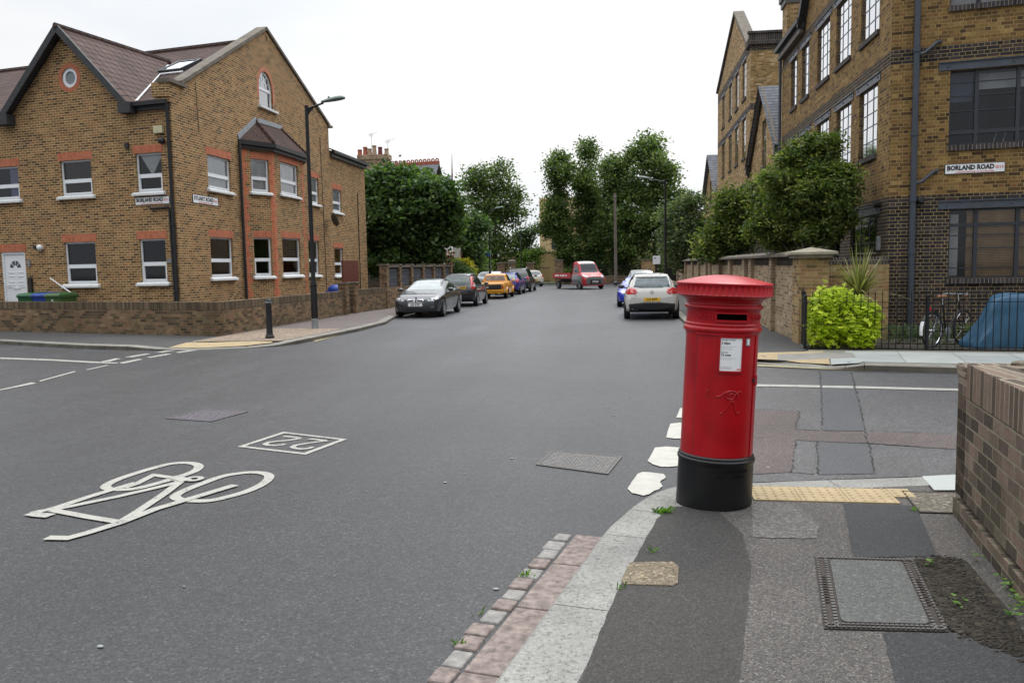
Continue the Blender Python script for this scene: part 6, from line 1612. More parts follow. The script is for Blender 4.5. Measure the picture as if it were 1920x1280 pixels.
def hatch(L=4.0, H=1.5, W=1.72, r=.31, tail=.0, kind='hatch', mat='rim', spokes=10):
    h = L/2; w = W/2
    top = [(h,.55),(h-.05,.68),(h-.3,.80),(h-.85,.93),(h-1.05,.98),(h-1.75,H-.06),(h-2.1,H),(-h+.9,H-.015),(-h+.42,H-.07),(-h+.20,H*.78),(-h+.05,.92),(-h,.75)]
    return dict(top=top, belt=[(h,.48),(h-.1,.64),(h-.9,.86),(-h+.3,.96),(-h,.72)], wid=[(h,w*.66),(h-.08,w*.82),(h-.3,w*.94),(h-.8,w),(-h+.6,w),(-h+.2,w*.95),(-h+.04,w*.87),(-h,w*.80)],
                yr=[(h,w*.5),(h-.9,w*.8),(h-1.8,w*.67),(0,w*.68),(-h+.5,w*.66),(-h+.2,w*.74),(-h,w*.74)], bot=[(h,.22),(h-.4,.18),(-h+.3,.22),(-h,.32)], wheels=dict(x=(h-.78, -h+.72), y=w, r=r, mat=mat, spokes=spokes))
def add_hatch(c, L, H, W, wd=None, rearglass='glass_car'):
    h = L/2; w = W/2
    c.decal('windscreen', 'glass_car_painted_sky', '+x', [(-w*.76,1.0),(w*.76,1.0),(w*.64,H-.12),(-w*.64,H-.12)])
    c.sym('side_window', 'glass_car', '+y', [(h-1.2,.98),(h-1.8,H-.13),(.1,H-.10),(.1,.97)]); c.sym('side_window', 'glass_car', '+y', [(.03,.97),(.03,H-.10),(-h+.75,H-.14),(-h+.5,1.03)])
    c.decal('rear_window', rearglass, '-x', wd or [(-w*.70,.98),(w*.70,.98),(w*.62,H-.14),(-w*.62,H-.14)])

# -- dark hatchback, seen from behind
L, H, W = 3.95, 1.50, 1.72
c = Car('parked_car', 'dark hatchback with tall red tail lamps and pale roof sheen, second in the left row', 'car', (-7.5, 38.9), radians(90), hatch(L, H, W), M['car_dark'], 'cars parked along the kerbs')
add_hatch(c, L, H, W, wd=[(-.66,.99),(.60,.99),(.53,H-.15),(-.58,H-.15)], rearglass=m_simple('green_glass', (.03,.055,.05), .08, var=.4, scale=3, coat=.6))
c.decal('roof_panel', 'car_silver', '+z', [(-1.45,-.50),(-1.45,.50),(.1,.52),(.1,-.52)], off=.006)  # silvery reflection on the dark roof, painted as a pale panel
c.sym('tail_lamp', 'lamp_red', '-x', [(.62,1.42),(.56,1.36),(.63,1.05),(.66,.80),(.80,.80),(.80,.98),(.70,1.1),(.66,1.3)], off=.015)
c.sym('reversing_lamp', 'lamp_clear', '-x', [(.67,.90),(.79,.90),(.79,.98),(.67,.98)], off=.02)
c.decal('rear_bumper', 'black_plastic', '-x', [(-.8,.34),(.8,.34),(.8,.66),(-.8,.66)], off=.02); c.plate('-x', .86, None, 'plate_yellow', y=-.18); c.mirror(.62, 1.0, M['car_dark'])

# -- orange pickup
spec = dict(top=[(2.2,.55),(2.15,.72),(1.9,.80),(1.2,.88),(1.0,.92),(.6,1.33),(.3,1.40),(-.20,1.39),(-.42,1.33),(-.55,.93),(-.60,.90),(-2.12,.89),(-2.2,.86)],
            belt=[(2.2,.48),(2.1,.66),(1.0,.84),(-2.2,.84)], wid=[(2.2,.62),(2.1,.75),(1.8,.80),(-1.9,.80),(-2.15,.78),(-2.2,.76)], yr=[(2.2,.5),(1.1,.68),(.5,.60),(-.4,.60),(-.55,.70),(-2.2,.72)],
            bot=[(2.2,.3),(1.8,.2),(-2.2,.3)], wheels=dict(x=(1.35,-1.25), y=.80, r=.285, mat='rim_dark', spokes=8))
c = Car('parked_car', 'bright orange yellow pickup with black tailgate panel, third in the left row', 'pickup', (-7.28, 47.6), radians(90), spec, M['car_orange'], 'cars parked along the kerbs')
c.decal('windscreen', 'glass_car_painted_sky', '+x', [(-.62,.97),(.62,.97),(.52,1.32),(-.52,1.32)])
c.decal('rear_window', m_simple('rear_glass_tan', (.22,.17,.14), .12, var=.5, scale=4, coat=.5), '-x', [(-.58,.99),(.58,.99),(.50,1.27),(-.50,1.27)])
c.sym('side_window', 'glass_car', '+y', [(.72,.95),(.50,1.28),(-.22,1.30),(-.34,.95)])
c.decal('tailgate_panel', 'ink', '-x', [(-.60,.53),(.52,.53),(.55,.80),(-.60,.80)], off=.012)
b = MB(); m = Matrix.Identity(4)
for i in range(3): m[i][0] = (0,-1,0)[i]; m[i][1] = (0,0,1)[i]; m[i][2] = (-1,0,0)[i]
p = c.hit('-x', .3, .66, .02); m.translation = Vector((p.x, .28, .66)); text_mb(b, 'Caddy', .13, m, .001, .002); b.build('tailgate_script', M['white_sign'], c.root, world=False)
c.sym('tail_lamp', 'lamp_red', '-x', [(.62,.56),(.70,.56),(.70,.74),(.62,.74)], off=.014); c.decal('rear_bumper', 'car_orange', '-x', [(-.74,.40),(.74,.40),(.74,.50),(-.74,.50)], off=.05); c.plate('-x', .40, None, 'plate_yellow', y=-.1, w=.42); c.mirror(.8, .98, M['car_orange'])
for ax in (1.35, -1.25):
    for sd in (-1, 1):
        b = MB(); 
        for k in range(10):
            t0, t1 = pi*k/10, pi*(k+1)/10; R0, R1 = .32, .39
            b.quad((ax+R0*cos(t0), sd*.79, .285+R0*sin(t0)), (ax+R1*cos(t0), sd*.79, .285+R1*sin(t0)), (ax+R1*cos(t1), sd*.79, .285+R1*sin(t1)), (ax+R0*cos(t1), sd*.79, .285+R0*sin(t1))); b.quad((ax+R0*cos(t0), sd*.85, .285+R0*sin(t0)), (ax+R1*cos(t0), sd*.79, .285+R1*sin(t0)), (ax+R1*cos(t1), sd*.79, .285+R1*sin(t1)), (ax+R0*cos(t1), sd*.85, .285+R0*sin(t1)))
        b.build('wheel_arch', M['car_orange'], c.root, smooth=True, world=False)
# -- blue hatch and black estate further on
L, H, W = 3.9, 1.43, 1.68
c = Car('parked_car', 'dark blue hatchback with silver wheels just beyond the orange pickup, fourth in the left row', 'car', (-7.3, 53.6), radians(90), hatch(L, H, W, spokes=7), M['car_blue'], 'cars parked along the kerbs')
add_hatch(c, L, H, W, rearglass='glass_car_painted_sky'); c.sym('tail_lamp', 'lamp_red', '-x', [(.60,.80),(.76,.78),(.78,.98),(.66,1.05)], off=.014); c.mirror(.6, .98, M['car_blue']); c.plate('-x', .60, None, 'plate_yellow')
L, H, W = 4.5, 1.66, 1.82
c = Car('parked_car', 'tall black estate car ahead of the dark blue hatchback, farthest of the left kerb row', 'car', (-7.25, 58.9), radians(90), hatch(L, H, W, r=.34), M['car_dark'], 'cars parked along the kerbs')
add_hatch(c, L, H, W); c.sym('tail_lamp', 'lamp_red', '-x', [(.64,.90),(.80,.88),(.82,1.05),(.68,1.12)], off=.014); c.mirror(.7, 1.08, M['car_dark'])
for sd in (-1, 1):
    b = MB(); b.tube([(.5,sd*.56,H+.0),(.4,sd*.56,H+.05),(-1.3,sd*.56,H+.05),(-1.4,sd*.56,H-.01)], .018, 6); b.build('roof_rail', M['chrome'], c.root, smooth=True, world=False)
# -- white hatch turning at the road end
L, H, W = 4.0, 1.45, 1.75
c = Car('parked_car', 'cream white hatchback turned away at the far end of the road by the gate pier', 'car', (-8.35, 72.6), radians(90+26), hatch(L, H, W), M['car_cream'], 'cars parked along the kerbs')
add_hatch(c, L, H, W, wd=[(-.62,1.02),(.62,1.02),(.5,1.30),(-.5,1.30)]); c.sym('tail_lamp', 'lamp_red', '-x', [(.44,.93),(.80,.98),(.82,.86),(.60,.82)], off=.014); c.decal('rear_bumper', 'black_plastic', '-x', [(-.6,.34),(.6,.34),(.52,.46),(-.52,.46)], off=.016); c.plate('-x', .56, None, 'plate_yellow')
# -- silver cars in the side turning
L, H, W = 4.2, 1.42, 1.74
c = Car('parked_car', 'silver hatchback half hidden behind the orange pickup, left of the other cars', 'car', (-10.4, 66.5), radians(-60), hatch(L, H, W), M['car_silver'], 'cars parked along the kerbs'); add_hatch(c, L, H, W); c.mirror(.7, 1.0, M['car_silver'])
c.sym('headlight', 'lamp_clear', '+x', [(.45,.62),(.75,.62),(.78,.74),(.5,.72)], off=.012)
# -- white hatchback, right kerb, seen from behind
L, H, W = 4.2, 1.485, 1.76
c = Car('parked_car', 'white hatchback seen from behind, nearest car at the right kerb beside the pillar box', 'car', (.92, 29.1), radians(90), hatch(L, H, W, r=.32), M['car_white'], 'cars parked along the kerbs')
add_hatch(c, L, H, W, wd=[(-.67,1.02),(.67,1.02),(.57,1.34),(-.57,1.34)], rearglass=m_simple('teal_glass', (.05,.085,.095), .1, var=.5, scale=4, coat=.5))
c.decal('rear_spoiler', 'ink', '-x', [(-.60,1.33),(.60,1.33),(.57,1.375),(-.57,1.375)], off=.01)
c.sym('tail_lamp', 'lamp_red', '-x', [(.46,.90),(.50,.99),(.66,1.03),(.80,.98),(.83,.88),(.78,.82),(.52,.82)], off=.014)
for sd in (-1, 1):
    for yy in (.56, .71): p = c.hit('-x', sd*yy, .91, .018); b = MB(); b.lathe([(.045,-.006),(.045,.002)], 14, p, 'x'); b.build('lamp_ring', m_simple('lamp_pink', (.6,.12,.1), .3), c.root, world=False)
c.decal('rear_bumper', 'black_plastic', '-x', [(-.82,.24),(.82,.24),(.845,.50),(.3,.56),(-.3,.56),(-.845,.50)], off=.03)
c.plate('-x', .655, 'C4 BPP', 'plate_yellow'); c.mirror(.75, 1.0, M['black_plastic'])
b = MB(); b.bar((-1.95,-.02,1.055),(-1.90,.26,1.10),.02,.015); b.build('rear_wiper', M['ink'], c.root, world=False)
p = c.hit('-x', 0, .88, .012); b = MB(); n = 24
for k in range(n):
    t0, t1 = 2*pi*k/n, 2*pi*(k+1)/n; b.quad(p+Vector((-.004,.052*cos(t0),.052*sin(t0))), p+Vector((-.004,.062*cos(t0),.062*sin(t0))), p+Vector((-.004,.062*cos(t1),.062*sin(t1))), p+Vector((-.004,.052*cos(t1),.052*sin(t1))))
q = lambda y, z: p+Vector((-.006, y, z))
for a_, e_ in (((-.03,.04),(0,-.005)),((.03,.04),(0,-.005)),((-.04,.02),(-.018,-.045)),((-.018,-.045),(0,-.01)),((0,-.01),(.018,-.045)),((.018,-.045),(.04,.02))): b.tube([q(*a_), q(*e_)], .005, 5)
b.build('badge', M['chrome'], c.root, world=False)
b = MB(); m.translation = c.hit('-x', .52, .77, .012); text_mb(b, 'GTI', .05, m, .001, .001); b.build('model_script', M['chrome'], c.root, world=False)
# bright blue small sports car facing the camera
spec = dict(top=[(2.05,.5),(2.0,.62),(1.8,.74),(1.2,.84),(.85,.90),(.2,1.20),(-.1,1.24),(-.6,1.2),(-1.2,.98),(-1.9,.92),(-2.05,.75)], belt=[(2.05,.45),(1.9,.62),(.9,.82),(-1.9,.85),(-2.05,.65)],
            wid=[(2.05,.58),(1.95,.74),(1.6,.86),(1.1,.84),(-.9,.86),(-1.7,.84),(-2.05,.66)], yr=[(2.05,.45),(1.0,.66),(.1,.52),(-.7,.52),(-1.3,.6),(-2.05,.6)], bot=[(2.05,.2),(0,.16),(-2.05,.25)], wheels=dict(x=(1.28,-1.2), y=.86, r=.32, mat='rim_dark', spokes=8))
c = Car('parked_car', 'low bright blue sports car facing the camera, half hidden by the white hatchback', 'sports car', (.62, 37.0), radians(-90), spec, M['car_vblue'], 'cars parked along the kerbs')
c.decal('windscreen', 'glass_car_painted_sky', '+x', [(-.6,.93),(.6,.93),(.48,1.17),(-.48,1.17)]); c.sym('side_window', 'glass_car', '+y', [(.55,.9),(.1,1.13),(-.5,1.13),(-.8,.92)]); c.mirror(.55, .98, M['black_plastic'])
c.sym('headlight', 'lamp_clear', '+x', [(.50,.58),(.52,.70),(.66,.74),(.74,.62),(.62,.55)], off=.014); c.decal('lower_grille', 'ink', '+x', [(-.5,.22),(.5,.22),(.42,.36),(-.42,.36)], off=.01); c.plate('+x', .45, None, 'plate_white')
L, H, W = 4.3, 1.5, 1.76
c = Car('parked_car', 'black car with only its dark roof showing beyond the white hatchback at the right kerb', 'car', (.95, 43.6), radians(-90), hatch(L, H, W), M['car_dark'], 'cars parked along the kerbs'); add_hatch(c, L, H, W); c.sym('headlight', 'lamp_clear', '+x', [(.45,.62),(.75,.62),(.78,.74),(.5,.72)], off=.012)

# -- dropside truck at the road end
spec = dict(top=[(2.75,.85),(2.72,1.0),(2.5,1.12),(2.1,1.25),(1.95,1.33),(1.35,2.05),(1.1,2.18),(.75,2.2),(.62,2.15)], belt=[(2.75,.8),(2.5,1.0),(2.0,1.20),(.62,1.2)], wid=[(2.75,.78),(2.68,.9),(2.4,.99),(1.9,1.02),(.62,1.02)],
            yr=[(2.75,.6),(2.1,.85),(1.3,.78),(.62,.80)], bot=[(2.75,.3),(2.3,.28),(.62,.35)], wheels=dict(x=(1.95,), y=1.0, r=.33, mat='galv', spokes=6))
c = Car('flatbed_truck', 'red and grey dropside truck parked before the end wall under the lime trees', 'truck', (-3.3, 63.2), radians(-60), spec, M['car_red'])
for ax in (-1.9,):
    for sd in (-1, 1): c.wheel(ax, sd)
c.root.scale = (.94,.94,.94)
c.decal('windscreen', m_simple('dark_screen_glass', (.015,.018,.02), .3, spec=.3), '+x', [(-.86,1.30),(.86,1.30),(.80,1.75),(.68,2.04),(-.68,2.04),(-.80,1.75)])
for sd in ('+y', '-y'):
    c.decal('side_window', 'glass_car', sd, [(1.78,1.28),(1.30,1.86),(.80,1.92),(.80,1.25)]); c.decal('side_panel', 'car_greyflat', sd, [(2.5,.42),(2.55,.98),(1.85,1.16),(.66,1.16),(.66,.42)], off=.004)
c.decal('bumper', 'car_greyflat', '+x', [(-.92,.36),(.92,.36),(.94,.88),(.5,.96),(-.5,.96),(-.94,.88)], off=.012); c.decal('lower_grille', 'ink', '+x', [(-.5,.42),(.5,.42),(.46,.78),(-.46,.78)], off=.02)
c.sym('headlight', 'lamp_clear', '+x', [(.52,.92),(.86,.98),(.93,1.14),(.84,1.18),(.62,1.04)], off=.02); c.decal('roof_panel', 'car_white', '+z', [(.72,-.7),(.72,.7),(1.35,.66),(1.35,-.66)], off=.006)
c.plate('+x', .60, None, 'plate_white')
b = MB(); m2 = Matrix.Identity(4)
for i in range(3): m2[i][0] = (0,1,0)[i]; m2[i][1] = (-.5,0,.86)[i]; m2[i][2] = (.86,0,.5)[i]
p = c.hit('+x', 0, 1.13, .02); m2.translation = p; text_mb(b, 'Speedy', .13, m2, .002, .006); b.build('bonnet_lettering', M['white_sign'], c.root, world=False)
b = MB(); b.box(-2.5,.55,-1.02,1.02,.78,.86); b.box(-2.7,.6,-.45,.45,.5,.78); b.build('chassis', M['iron_rust'], c.root, world=False)
b = MB()
for q in ((-2.78,.5,-1.05,-1.01),(-2.78,.5,1.01,1.05)): b.box(q[0], q[1], q[2], q[3], .86, 1.27)
b.box(-2.80,-2.76,-1.05,1.05,.86,1.27); b.build('dropside', M['car_red'], c.root, world=False)
b = MB(); b.box(.5,.55,-1.0,1.0,.86,1.3); 
for y in (-.95,-.4,.4,.95): b.box(.5,.54,y-.03,y+.03,1.3,2.1)
b.box(.5,.54,-.98,.98,2.06,2.12); b.build('headboard', M['black_plastic'], c.root, world=False)
for sd in (-1, 1):
    b = MB(); m2 = Matrix.Identity(4)
    for i in range(3): m2[i][0] = (-sd,0,0)[i]; m2[i][1] = (0,0,1)[i]; m2[i][2] = (0,sd,0)[i]
    m2.translation = Vector((-1.15, sd*1.052, 1.08)); [b.obox(m2 @ Vector((x_, -.07, 0)), (m2 @ Vector((x_+.22, -.07, 0)))-(m2 @ Vector((x_, -.07, 0))), Z*.14, Vector((0, sd*.004, 0))) for x_ in (-1.2,-.92,-.64,-.2,.08,.36,.8)]; b.build('side_lettering', M['white_sign'], c.root, world=False)
c.mirror(1.55, 1.45, M['black_plastic'], 1.03)
# ============================================================ vegetation
def leaves_mesh(name, mat, C, size, parent=None, world=True, up=.35, aspect=.55, tint=None, droop=0.0):
    """C: (n,3) leaf centres; one folded rhombus per leaf"""
    n = len(C); rg = RNG
    d = rg.normal(size=(n,3)); d[:,2] = d[:,2]*.6-droop; d /= np.linalg.norm(d, axis=1)[:,None]
    nrm = rg.normal(size=(n,3)); nrm[:,2] += up*3; s = np.cross(d, nrm); s /= np.linalg.norm(s, axis=1)[:,None]+1e-9
    L = size*(.6+.8*rg.random(n))[:,None]; w = L*aspect*.5
    V = np.empty((n,4,3), 'f'); V[:,0] = C-d*L*.5; V[:,1] = C+s*w; V[:,2] = C+d*L*.5; V[:,3] = C-s*w
    V = V.reshape(-1,3)
    me = bpy.data.meshes.new(name); me.vertices.add(4*n); me.vertices.foreach_set('co', V.ravel())
    me.loops.add(4*n); me.loops.foreach_set('vertex_index', np.arange(4*n, dtype='i'))
    me.polygons.add(n); me.polygons.foreach_set('loop_start', np.arange(0, 4*n, 4, dtype='i'))
    try: me.polygons.foreach_set('loop_total', np.full(n, 4, dtype='i'))
    except Exception: pass
    me.update(calc_edges=True)
    uv = me.uv_layers.new(name='UVMap'); t = np.clip((tint if tint is not None else np.full(n,.5))+rg.normal(size=n)*.14, 0.01, .99)
    U = np.zeros((n,4,2), 'f'); U[:,:,0] = t[:,None]; U[:,:,1] = rg.random(n)[:,None]; uv.data.foreach_set('uv', U.ravel())
    me.materials.append(mat); me.validate()
    o = bpy.data.objects.new(name, me); COL.objects.link(o)
    if parent is not None:
        o.parent = parent
        if world and parent.get('_root'): o.matrix_parent_inverse = Matrix.Translation(-Vector(parent['_root']))
    return o
def crown_points(blobs, nclump, per, cs, shell=.55):
    """blobs: (x,y,z,rx,ry,rz); returns leaf centres and a tint for each clump"""
    B = np.array(blobs, 'f'); wgt = B[:,3]*B[:,4]*B[:,5]; wgt = wgt**.62; wgt /= wgt.sum()
    idx = RNG.choice(len(B), nclump, p=wgt); u = RNG.normal(size=(nclump,3)); u /= np.linalg.norm(u, axis=1)[:,None]
    r = shell+(1-shell)*RNG.random(nclump)**.6; r *= 1+.16*RNG.normal(size=nclump)*(RNG.random(nclump) < .5)
    cc = B[idx,:3]+u*B[idx,3:]*r[:,None]
    tint = np.clip(.42+.28*RNG.normal(size=nclump), .05, .95)
    pts = np.repeat(cc, per, axis=0)+RNG.normal(size=(nclump*per,3))*np.array([cs,cs,cs*.55])
    return pts, np.repeat(tint, per), cc
def pxblobs(lst, Y):
    out = []
    for q in lst:
        px, py, rx, ry = q[:4]; dy = q[4] if len(q) > 4 else 0
        p = D(px, py, Y+dy); k = (p-EYEP).dot(CF)/F; out.append((p.x, p.y, p.z, rx*k, (rx+ry)/2*k*.9, ry*k))
    return out
def tree(label, lst, Y, mat, nclump, per, leaf, cs, trunk=None, cat='tree', group=None, name='tree', shell=.5, tr=.2, blob=None, up=.35, aspect=.55, droop=0, trunkpx=None, flowers=None):
    B = blob or pxblobs(lst, Y)
    cx = sum(b_[0] for b_ in B)/len(B); cy_ = sum(b_[1] for b_ in B)/len(B)
    if trunkpx: p = D(trunkpx, 500, Y); cx, cy_ = p.x, p.y
    top = max(b_[2]+b_[5] for b_ in B)
    if name == 'tree':                          # break the outline up with smaller boughs
        kids = []
        for b_ in B:
            for k in range(9):
                u = Vector((random.gauss(0,1), random.gauss(0,1), random.gauss(.1,.8))).normalized(); f = random.uniform(.18,.34); q = random.uniform(.78,1.04)
                kids.append((b_[0]+u.x*b_[3]*q, b_[1]+u.y*b_[4]*q, b_[2]+u.z*b_[5]*q, b_[3]*f, b_[4]*f, b_[5]*f*.8))
        B = [(b_[0], b_[1], b_[2], b_[3]*.8, b_[4]*.8, b_[5]*.92) for b_ in B]+kids
    r = thing(name, label, cat, (cx, cy_, 0), group=group)
    pts, tint, cc = crown_points(B, nclump, per, cs, shell); k = pts[:,2] > .15; pts, tint = pts[k], tint[k]
    leaves_mesh('crown', M[mat], pts, leaf, r, tint=tint, up=up, aspect=aspect, droop=droop)
    if flowers:
        u = RNG.normal(size=(flowers[1],3)); u /= np.linalg.norm(u, axis=1)[:,None]; bi = RNG.integers(0, len(B), flowers[1]); BB = np.array(B)
        c = BB[bi,:3]+u*BB[bi,3:]*1.0; pp = np.repeat(c, 26, axis=0)+RNG.normal(size=(flowers[1]*26,3))*flowers[2]
        leaves_mesh('blossom', M[flowers[0]], pp, leaf*.7, r, tint=np.full(len(pp), .6))
    b = MB(); base = Vector((cx, cy_, 0)); fork = top*.32
    def sway(p, a): return p+Vector((noise.noise(p*.7+Vector((a,0,0))), noise.noise(p*.7+Vector((0,a,0))), 0))*.25
    tp = [base+Z*(-.1), base+Z*.3, sway(base+Z*fork*.6, 1), sway(base+Z*fork, 2), sway(base+Z*top*.55, 3), sway(base+Z*top*.85, 4)]
    tr_ = tr; b.tube(tp, [tr_*1.35, tr_, tr_*.85, tr_*.75, tr_*.4, tr_*.1], 10)
    b.build('trunk', M['bark'], r, smooth=True)
    b = MB(); rs = random.Random(int(cx*10)+int(Y))
    for k in range(min(22, 6+len(B)*4)):
        t = cc[rs.randrange(len(cc))]; t = Vector(t); s_ = Vector(tp[3]).lerp(Vector(tp[5]), rs.random()**1.3*.9); e_ = s_.lerp(t, .85); m_ = s_.lerp(e_, .5)+Vector((0,0,-.1*(e_-s_).length)); b.tube([s_, m_, e_], [tr_*.32, tr_*.2, tr_*.05], 6, cap=False)
    b.build('limbs', M['bark'], r, smooth=True)
    return r
# large dark tree behind the left boundary wall (about 47 m away)
tree('big dense dark green tree with large leaves behind the left boundary wall', [(745,400,70,88),(700,420,40,105),(790,385,58,70),(832,405,30,56),(760,345,36,30),(775,460,60,50),(720,470,50,45),(725,350,40,38),(846,398,14,30)], 47, 'leaf_dark', 1900, 26, .27, .36, tr=.3, shell=.5, aspect=.7)
tree('darker green tree between the big dense tree and the tall open one', [(874,450,28,40),(860,440,26,30),(885,425,20,28),(872,488,22,22)], 60, 'leaf_dark', 500, 24, .26, .4, tr=.2)
tree('pale green small tree beside the tall open tree on the left', [(893,478,13,28),(905,500,14,16)], 72, 'leaf_young', 130, 22, .2, .3, tr=.08)
tree('tall twin headed open tree standing alone beyond the left row of cars', [(890,345,24,30),(945,335,28,30),(905,370,34,34),(950,385,32,36),(925,430,30,45),(935,470,34,35),(965,400,18,28),(912,480,18,24),(915,320,12,12)], 84, 'leaf_lime', 780, 20, .30, .5, tr=.32, shell=.45)
tree('small dark tree to the right of the tall twin headed tree', [(985,445,18,22),(975,470,22,26),(1000,430,10,10)], 86, 'leaf_dark', 190, 20, .26, .42, tr=.12)
tree('light yellow green young tree by the cream building', [(998,488,14,20),(985,500,14,12),(1008,475,8,10)], 82, 'leaf_young', 150, 22, .22, .35, tr=.08)
# the row of limes behind the end wall
LG = 'row of lime trees behind the end wall'
tree('leftmost and narrowest lime of the row, in front of the cream building', [(1050,330,20,50),(1042,385,22,40),(1050,425,26,36),(1047,298,11,18),(1068,478,18,32),(1022,428,9,12)], 84, 'leaf_lime', 800, 22, .28, .42, tr=.22, group=LG, shell=.4)
tree('pointed lime, second from the left in the row', [(1102,335,22,62),(1102,400,26,66),(1105,280,11,20),(1110,460,26,50)], 86, 'leaf_lime', 820, 22, .28, .42, tr=.25, group=LG, shell=.45)
tree('middle lime of the row, lower and behind the telegraph pole', [(1148,385,24,64),(1152,435,30,64),(1143,315,14,26),(1165,335,14,24)], 83, 'leaf_lime', 840, 22, .28, .42, tr=.25, group=LG, shell=.45)
tree('widest and tallest lime, rightmost of the row', [(1205,330,50,70),(1215,285,32,38),(1245,370,36,66),(1190,410,42,80),(1235,440,40,50),(1270,400,22,40)], 81, 'leaf_lime', 1350, 22, .30, .45, tr=.3, group=LG, shell=.5)
tree('loose grey green tree leaning over the right footway near the street lamp', [(1290,430,38,50),(1275,470,36,30),(1315,455,26,40),(1260,410,22,34),(1300,385,18,22)], 52, 'leaf_grey', 560, 22, .2, .38, tr=.14, cat='tree', flowers=('blossom', 22, .16))
tree('dark evergreen tree behind the right street wall next to the round topped one', [(1380,425,42,52),(1350,455,34,36),(1400,385,26,32),(1370,380,24,30),(1335,470,22,20)], 32, 'leaf_olive', 820, 26, .13, .22, tr=.12)
tree('round topped bushy evergreen tree with yellowish tips, nearest tree on the right', [(1500,370,70,78),(1550,345,46,56,-.5),(1460,400,52,54,.8),(1505,300,38,34),(1552,275,17,26,-.4),(1565,405,34,44,-.7),(1470,440,52,30,.6),(1592,350,15,34,-.9),(1522,268,12,18),(1430,360,20,24,1.2),(1540,440,36,22,-.5)], 20.2, 'leaf_olive', 2300, 26, .10, .12, tr=.09, shell=.5, aspect=.42)
# lime green shrub and phormium at the railings
B = [(4.2+(x_-4.4)*.88, y_-.45, z_, a_*.88, c_, e_*1.05) for x_, y_, z_, a_, c_, e_ in [(4.42,17.15,.62,.62,.42,.50),(4.0,17.15,.75,.34,.36,.48),(4.75,17.1,.60,.42,.36,.42),(4.3,17.2,1.02,.42,.32,.24),(4.0,17.1,.35,.34,.34,.28),(4.7,16.95,.35,.42,.3,.25),(5.02,17.1,.72,.20,.24,.25)]]
r = thing('shrub', 'bright lime green leafy shrub growing through the railings', 'shrub', (4.4, 17.2, .1))
pts, tint, cc = crown_points(B, 620, 1, .0, .78); 
def rosettes(cc, n, rad, size):
    P = []; T = []
    for c in cc:
        t = random.uniform(.2, .9)
        for k in range(n):
            a = 2*pi*k/n+random.random(); e = random.uniform(-.1, .5); P.append((c[0]+rad*cos(a), c[1]+rad*sin(a), c[2]+rad*e)); T.append(t-.15*(k % 2))
    return np.array(P, 'f'), np.array(T, 'f')
def star_leaves(name, mat, cc, n, L, w, parent, zmin=.12):
    b = MB(); us = []
    for c in cc:
        c = Vector(c)
        if c.z < zmin: continue
        ax = Vector((random.gauss(0,.35), -0.45+random.gauss(0,.35), 1)).normalized(); x = ax.cross(Vector((1,.3,0))).normalized(); y = ax.cross(x); t = random.betavariate(2.2,2); a0 = random.random()*6
        for k in range(n):
            a = a0+2*pi*k/n; l = L*random.uniform(.7,1.15); d = (x*cos(a)+y*sin(a)+ax*random.uniform(-.15,.35)).normalized(); s_ = d.cross(ax).normalized()*w*l
            b.add([c, c+d*l*.55+s_, c+d*l, c+d*l*.55-s_], [(0,1,2,3)]); us.append(min(.98, max(.02, t+random.gauss(0,.08))))
    o = b.build(name, mat, parent); uv = o.data.uv_layers[0]; U = np.zeros((len(us)*4, 2), 'f'); U[:,0] = np.repeat(us, 4); uv.data.foreach_set('uv', U.ravel()); return o
cl_, _, _ = crown_points(B, 2600, 1, 0.0, .80)
star_leaves('foliage', M['leaf_bright'], cl_, 5, .062, .28, r)
b = MB(); 
for k in range(26):
    t = cc[random.randrange(len(cc))]; s0 = Vector((random.uniform(4.0,4.8), 16.95, .1)); b.tube([s0, s0.lerp(Vector(t), .5)+Vector((0,0,.08)), Vector(t)], [.012,.008,.004], 5, cap=False)
b.build('stems', M['bark'], r, smooth=True)
def blades(label, c, n, L, w, mat, name='spiky_plant', spread=1.0):
    r = thing(name, label, 'plant', tuple(c)); b = MB(); us = []
    for k in range(n):
        a = random.uniform(0, 2*pi); el = random.betavariate(2,2)*1.35*spread; l = L*random.uniform(.55,1.05); d = Vector((cos(a)*sin(el), sin(a)*sin(el), cos(el))); p = Vector(c); s_ = Vector((-sin(a), cos(a), 0)); us_ = random.random(); pr = p; N = 7; pts = []
        for i in range(N+1):
            t = i/N; ww = w*(.5+1.4*t if t < .3 else .92*(1-(t-.3)/.7)**.7+.0)*.5; q = p+d*l*t+Vector((0,0,-.42*l*t*t*sin(el)**1.5)); pts.append((q-s_*ww, q+s_*ww))
        for i in range(N): b.add([pts[i][0], pts[i][1], pts[i+1][1], pts[i+1][0]], [(0,1,2,3)]); us.append(us_)
    o = b.build('blades', M[mat], r); uv = o.data.uv_layers[0]; U = np.zeros((len(us)*4, 2), 'f'); U[:,0] = np.repeat(us, 4); uv.data.foreach_set('uv', U.ravel())
    b = MB(); b.tube([(c[0],c[1],.05),(c[0],c[1],c[2]+.05)], [.09,.05], 10); b.build('stem', M['bark'], r, smooth=True)
pc = D(1610, 552, 17.35)
blades('large spiky plant with long green and cream blades above the lime green shrub', (pc.x, 17.35, pc.z-.02), 150, 1.18, .045, 'leaf_phormium', spread=1.22)
B = [(5.35+.3*k, 17.35-.06*k, .32, .28, .2, .22) for k in range(6)]
r = thing('low_shrub', 'low dark grey green border plants behind the railings by the drainpipe', 'shrub', (6, 17.2, .1))
cl_, _, _ = crown_points(B, 700, 1, 0.0, .5); star_leaves('foliage', M['leaf_dark'], cl_, 4, .07, .12, r)
B = [(3.95,17.3,.35,.2,.25,.25),(5.1,17.4,.35,.3,.3,.25)]
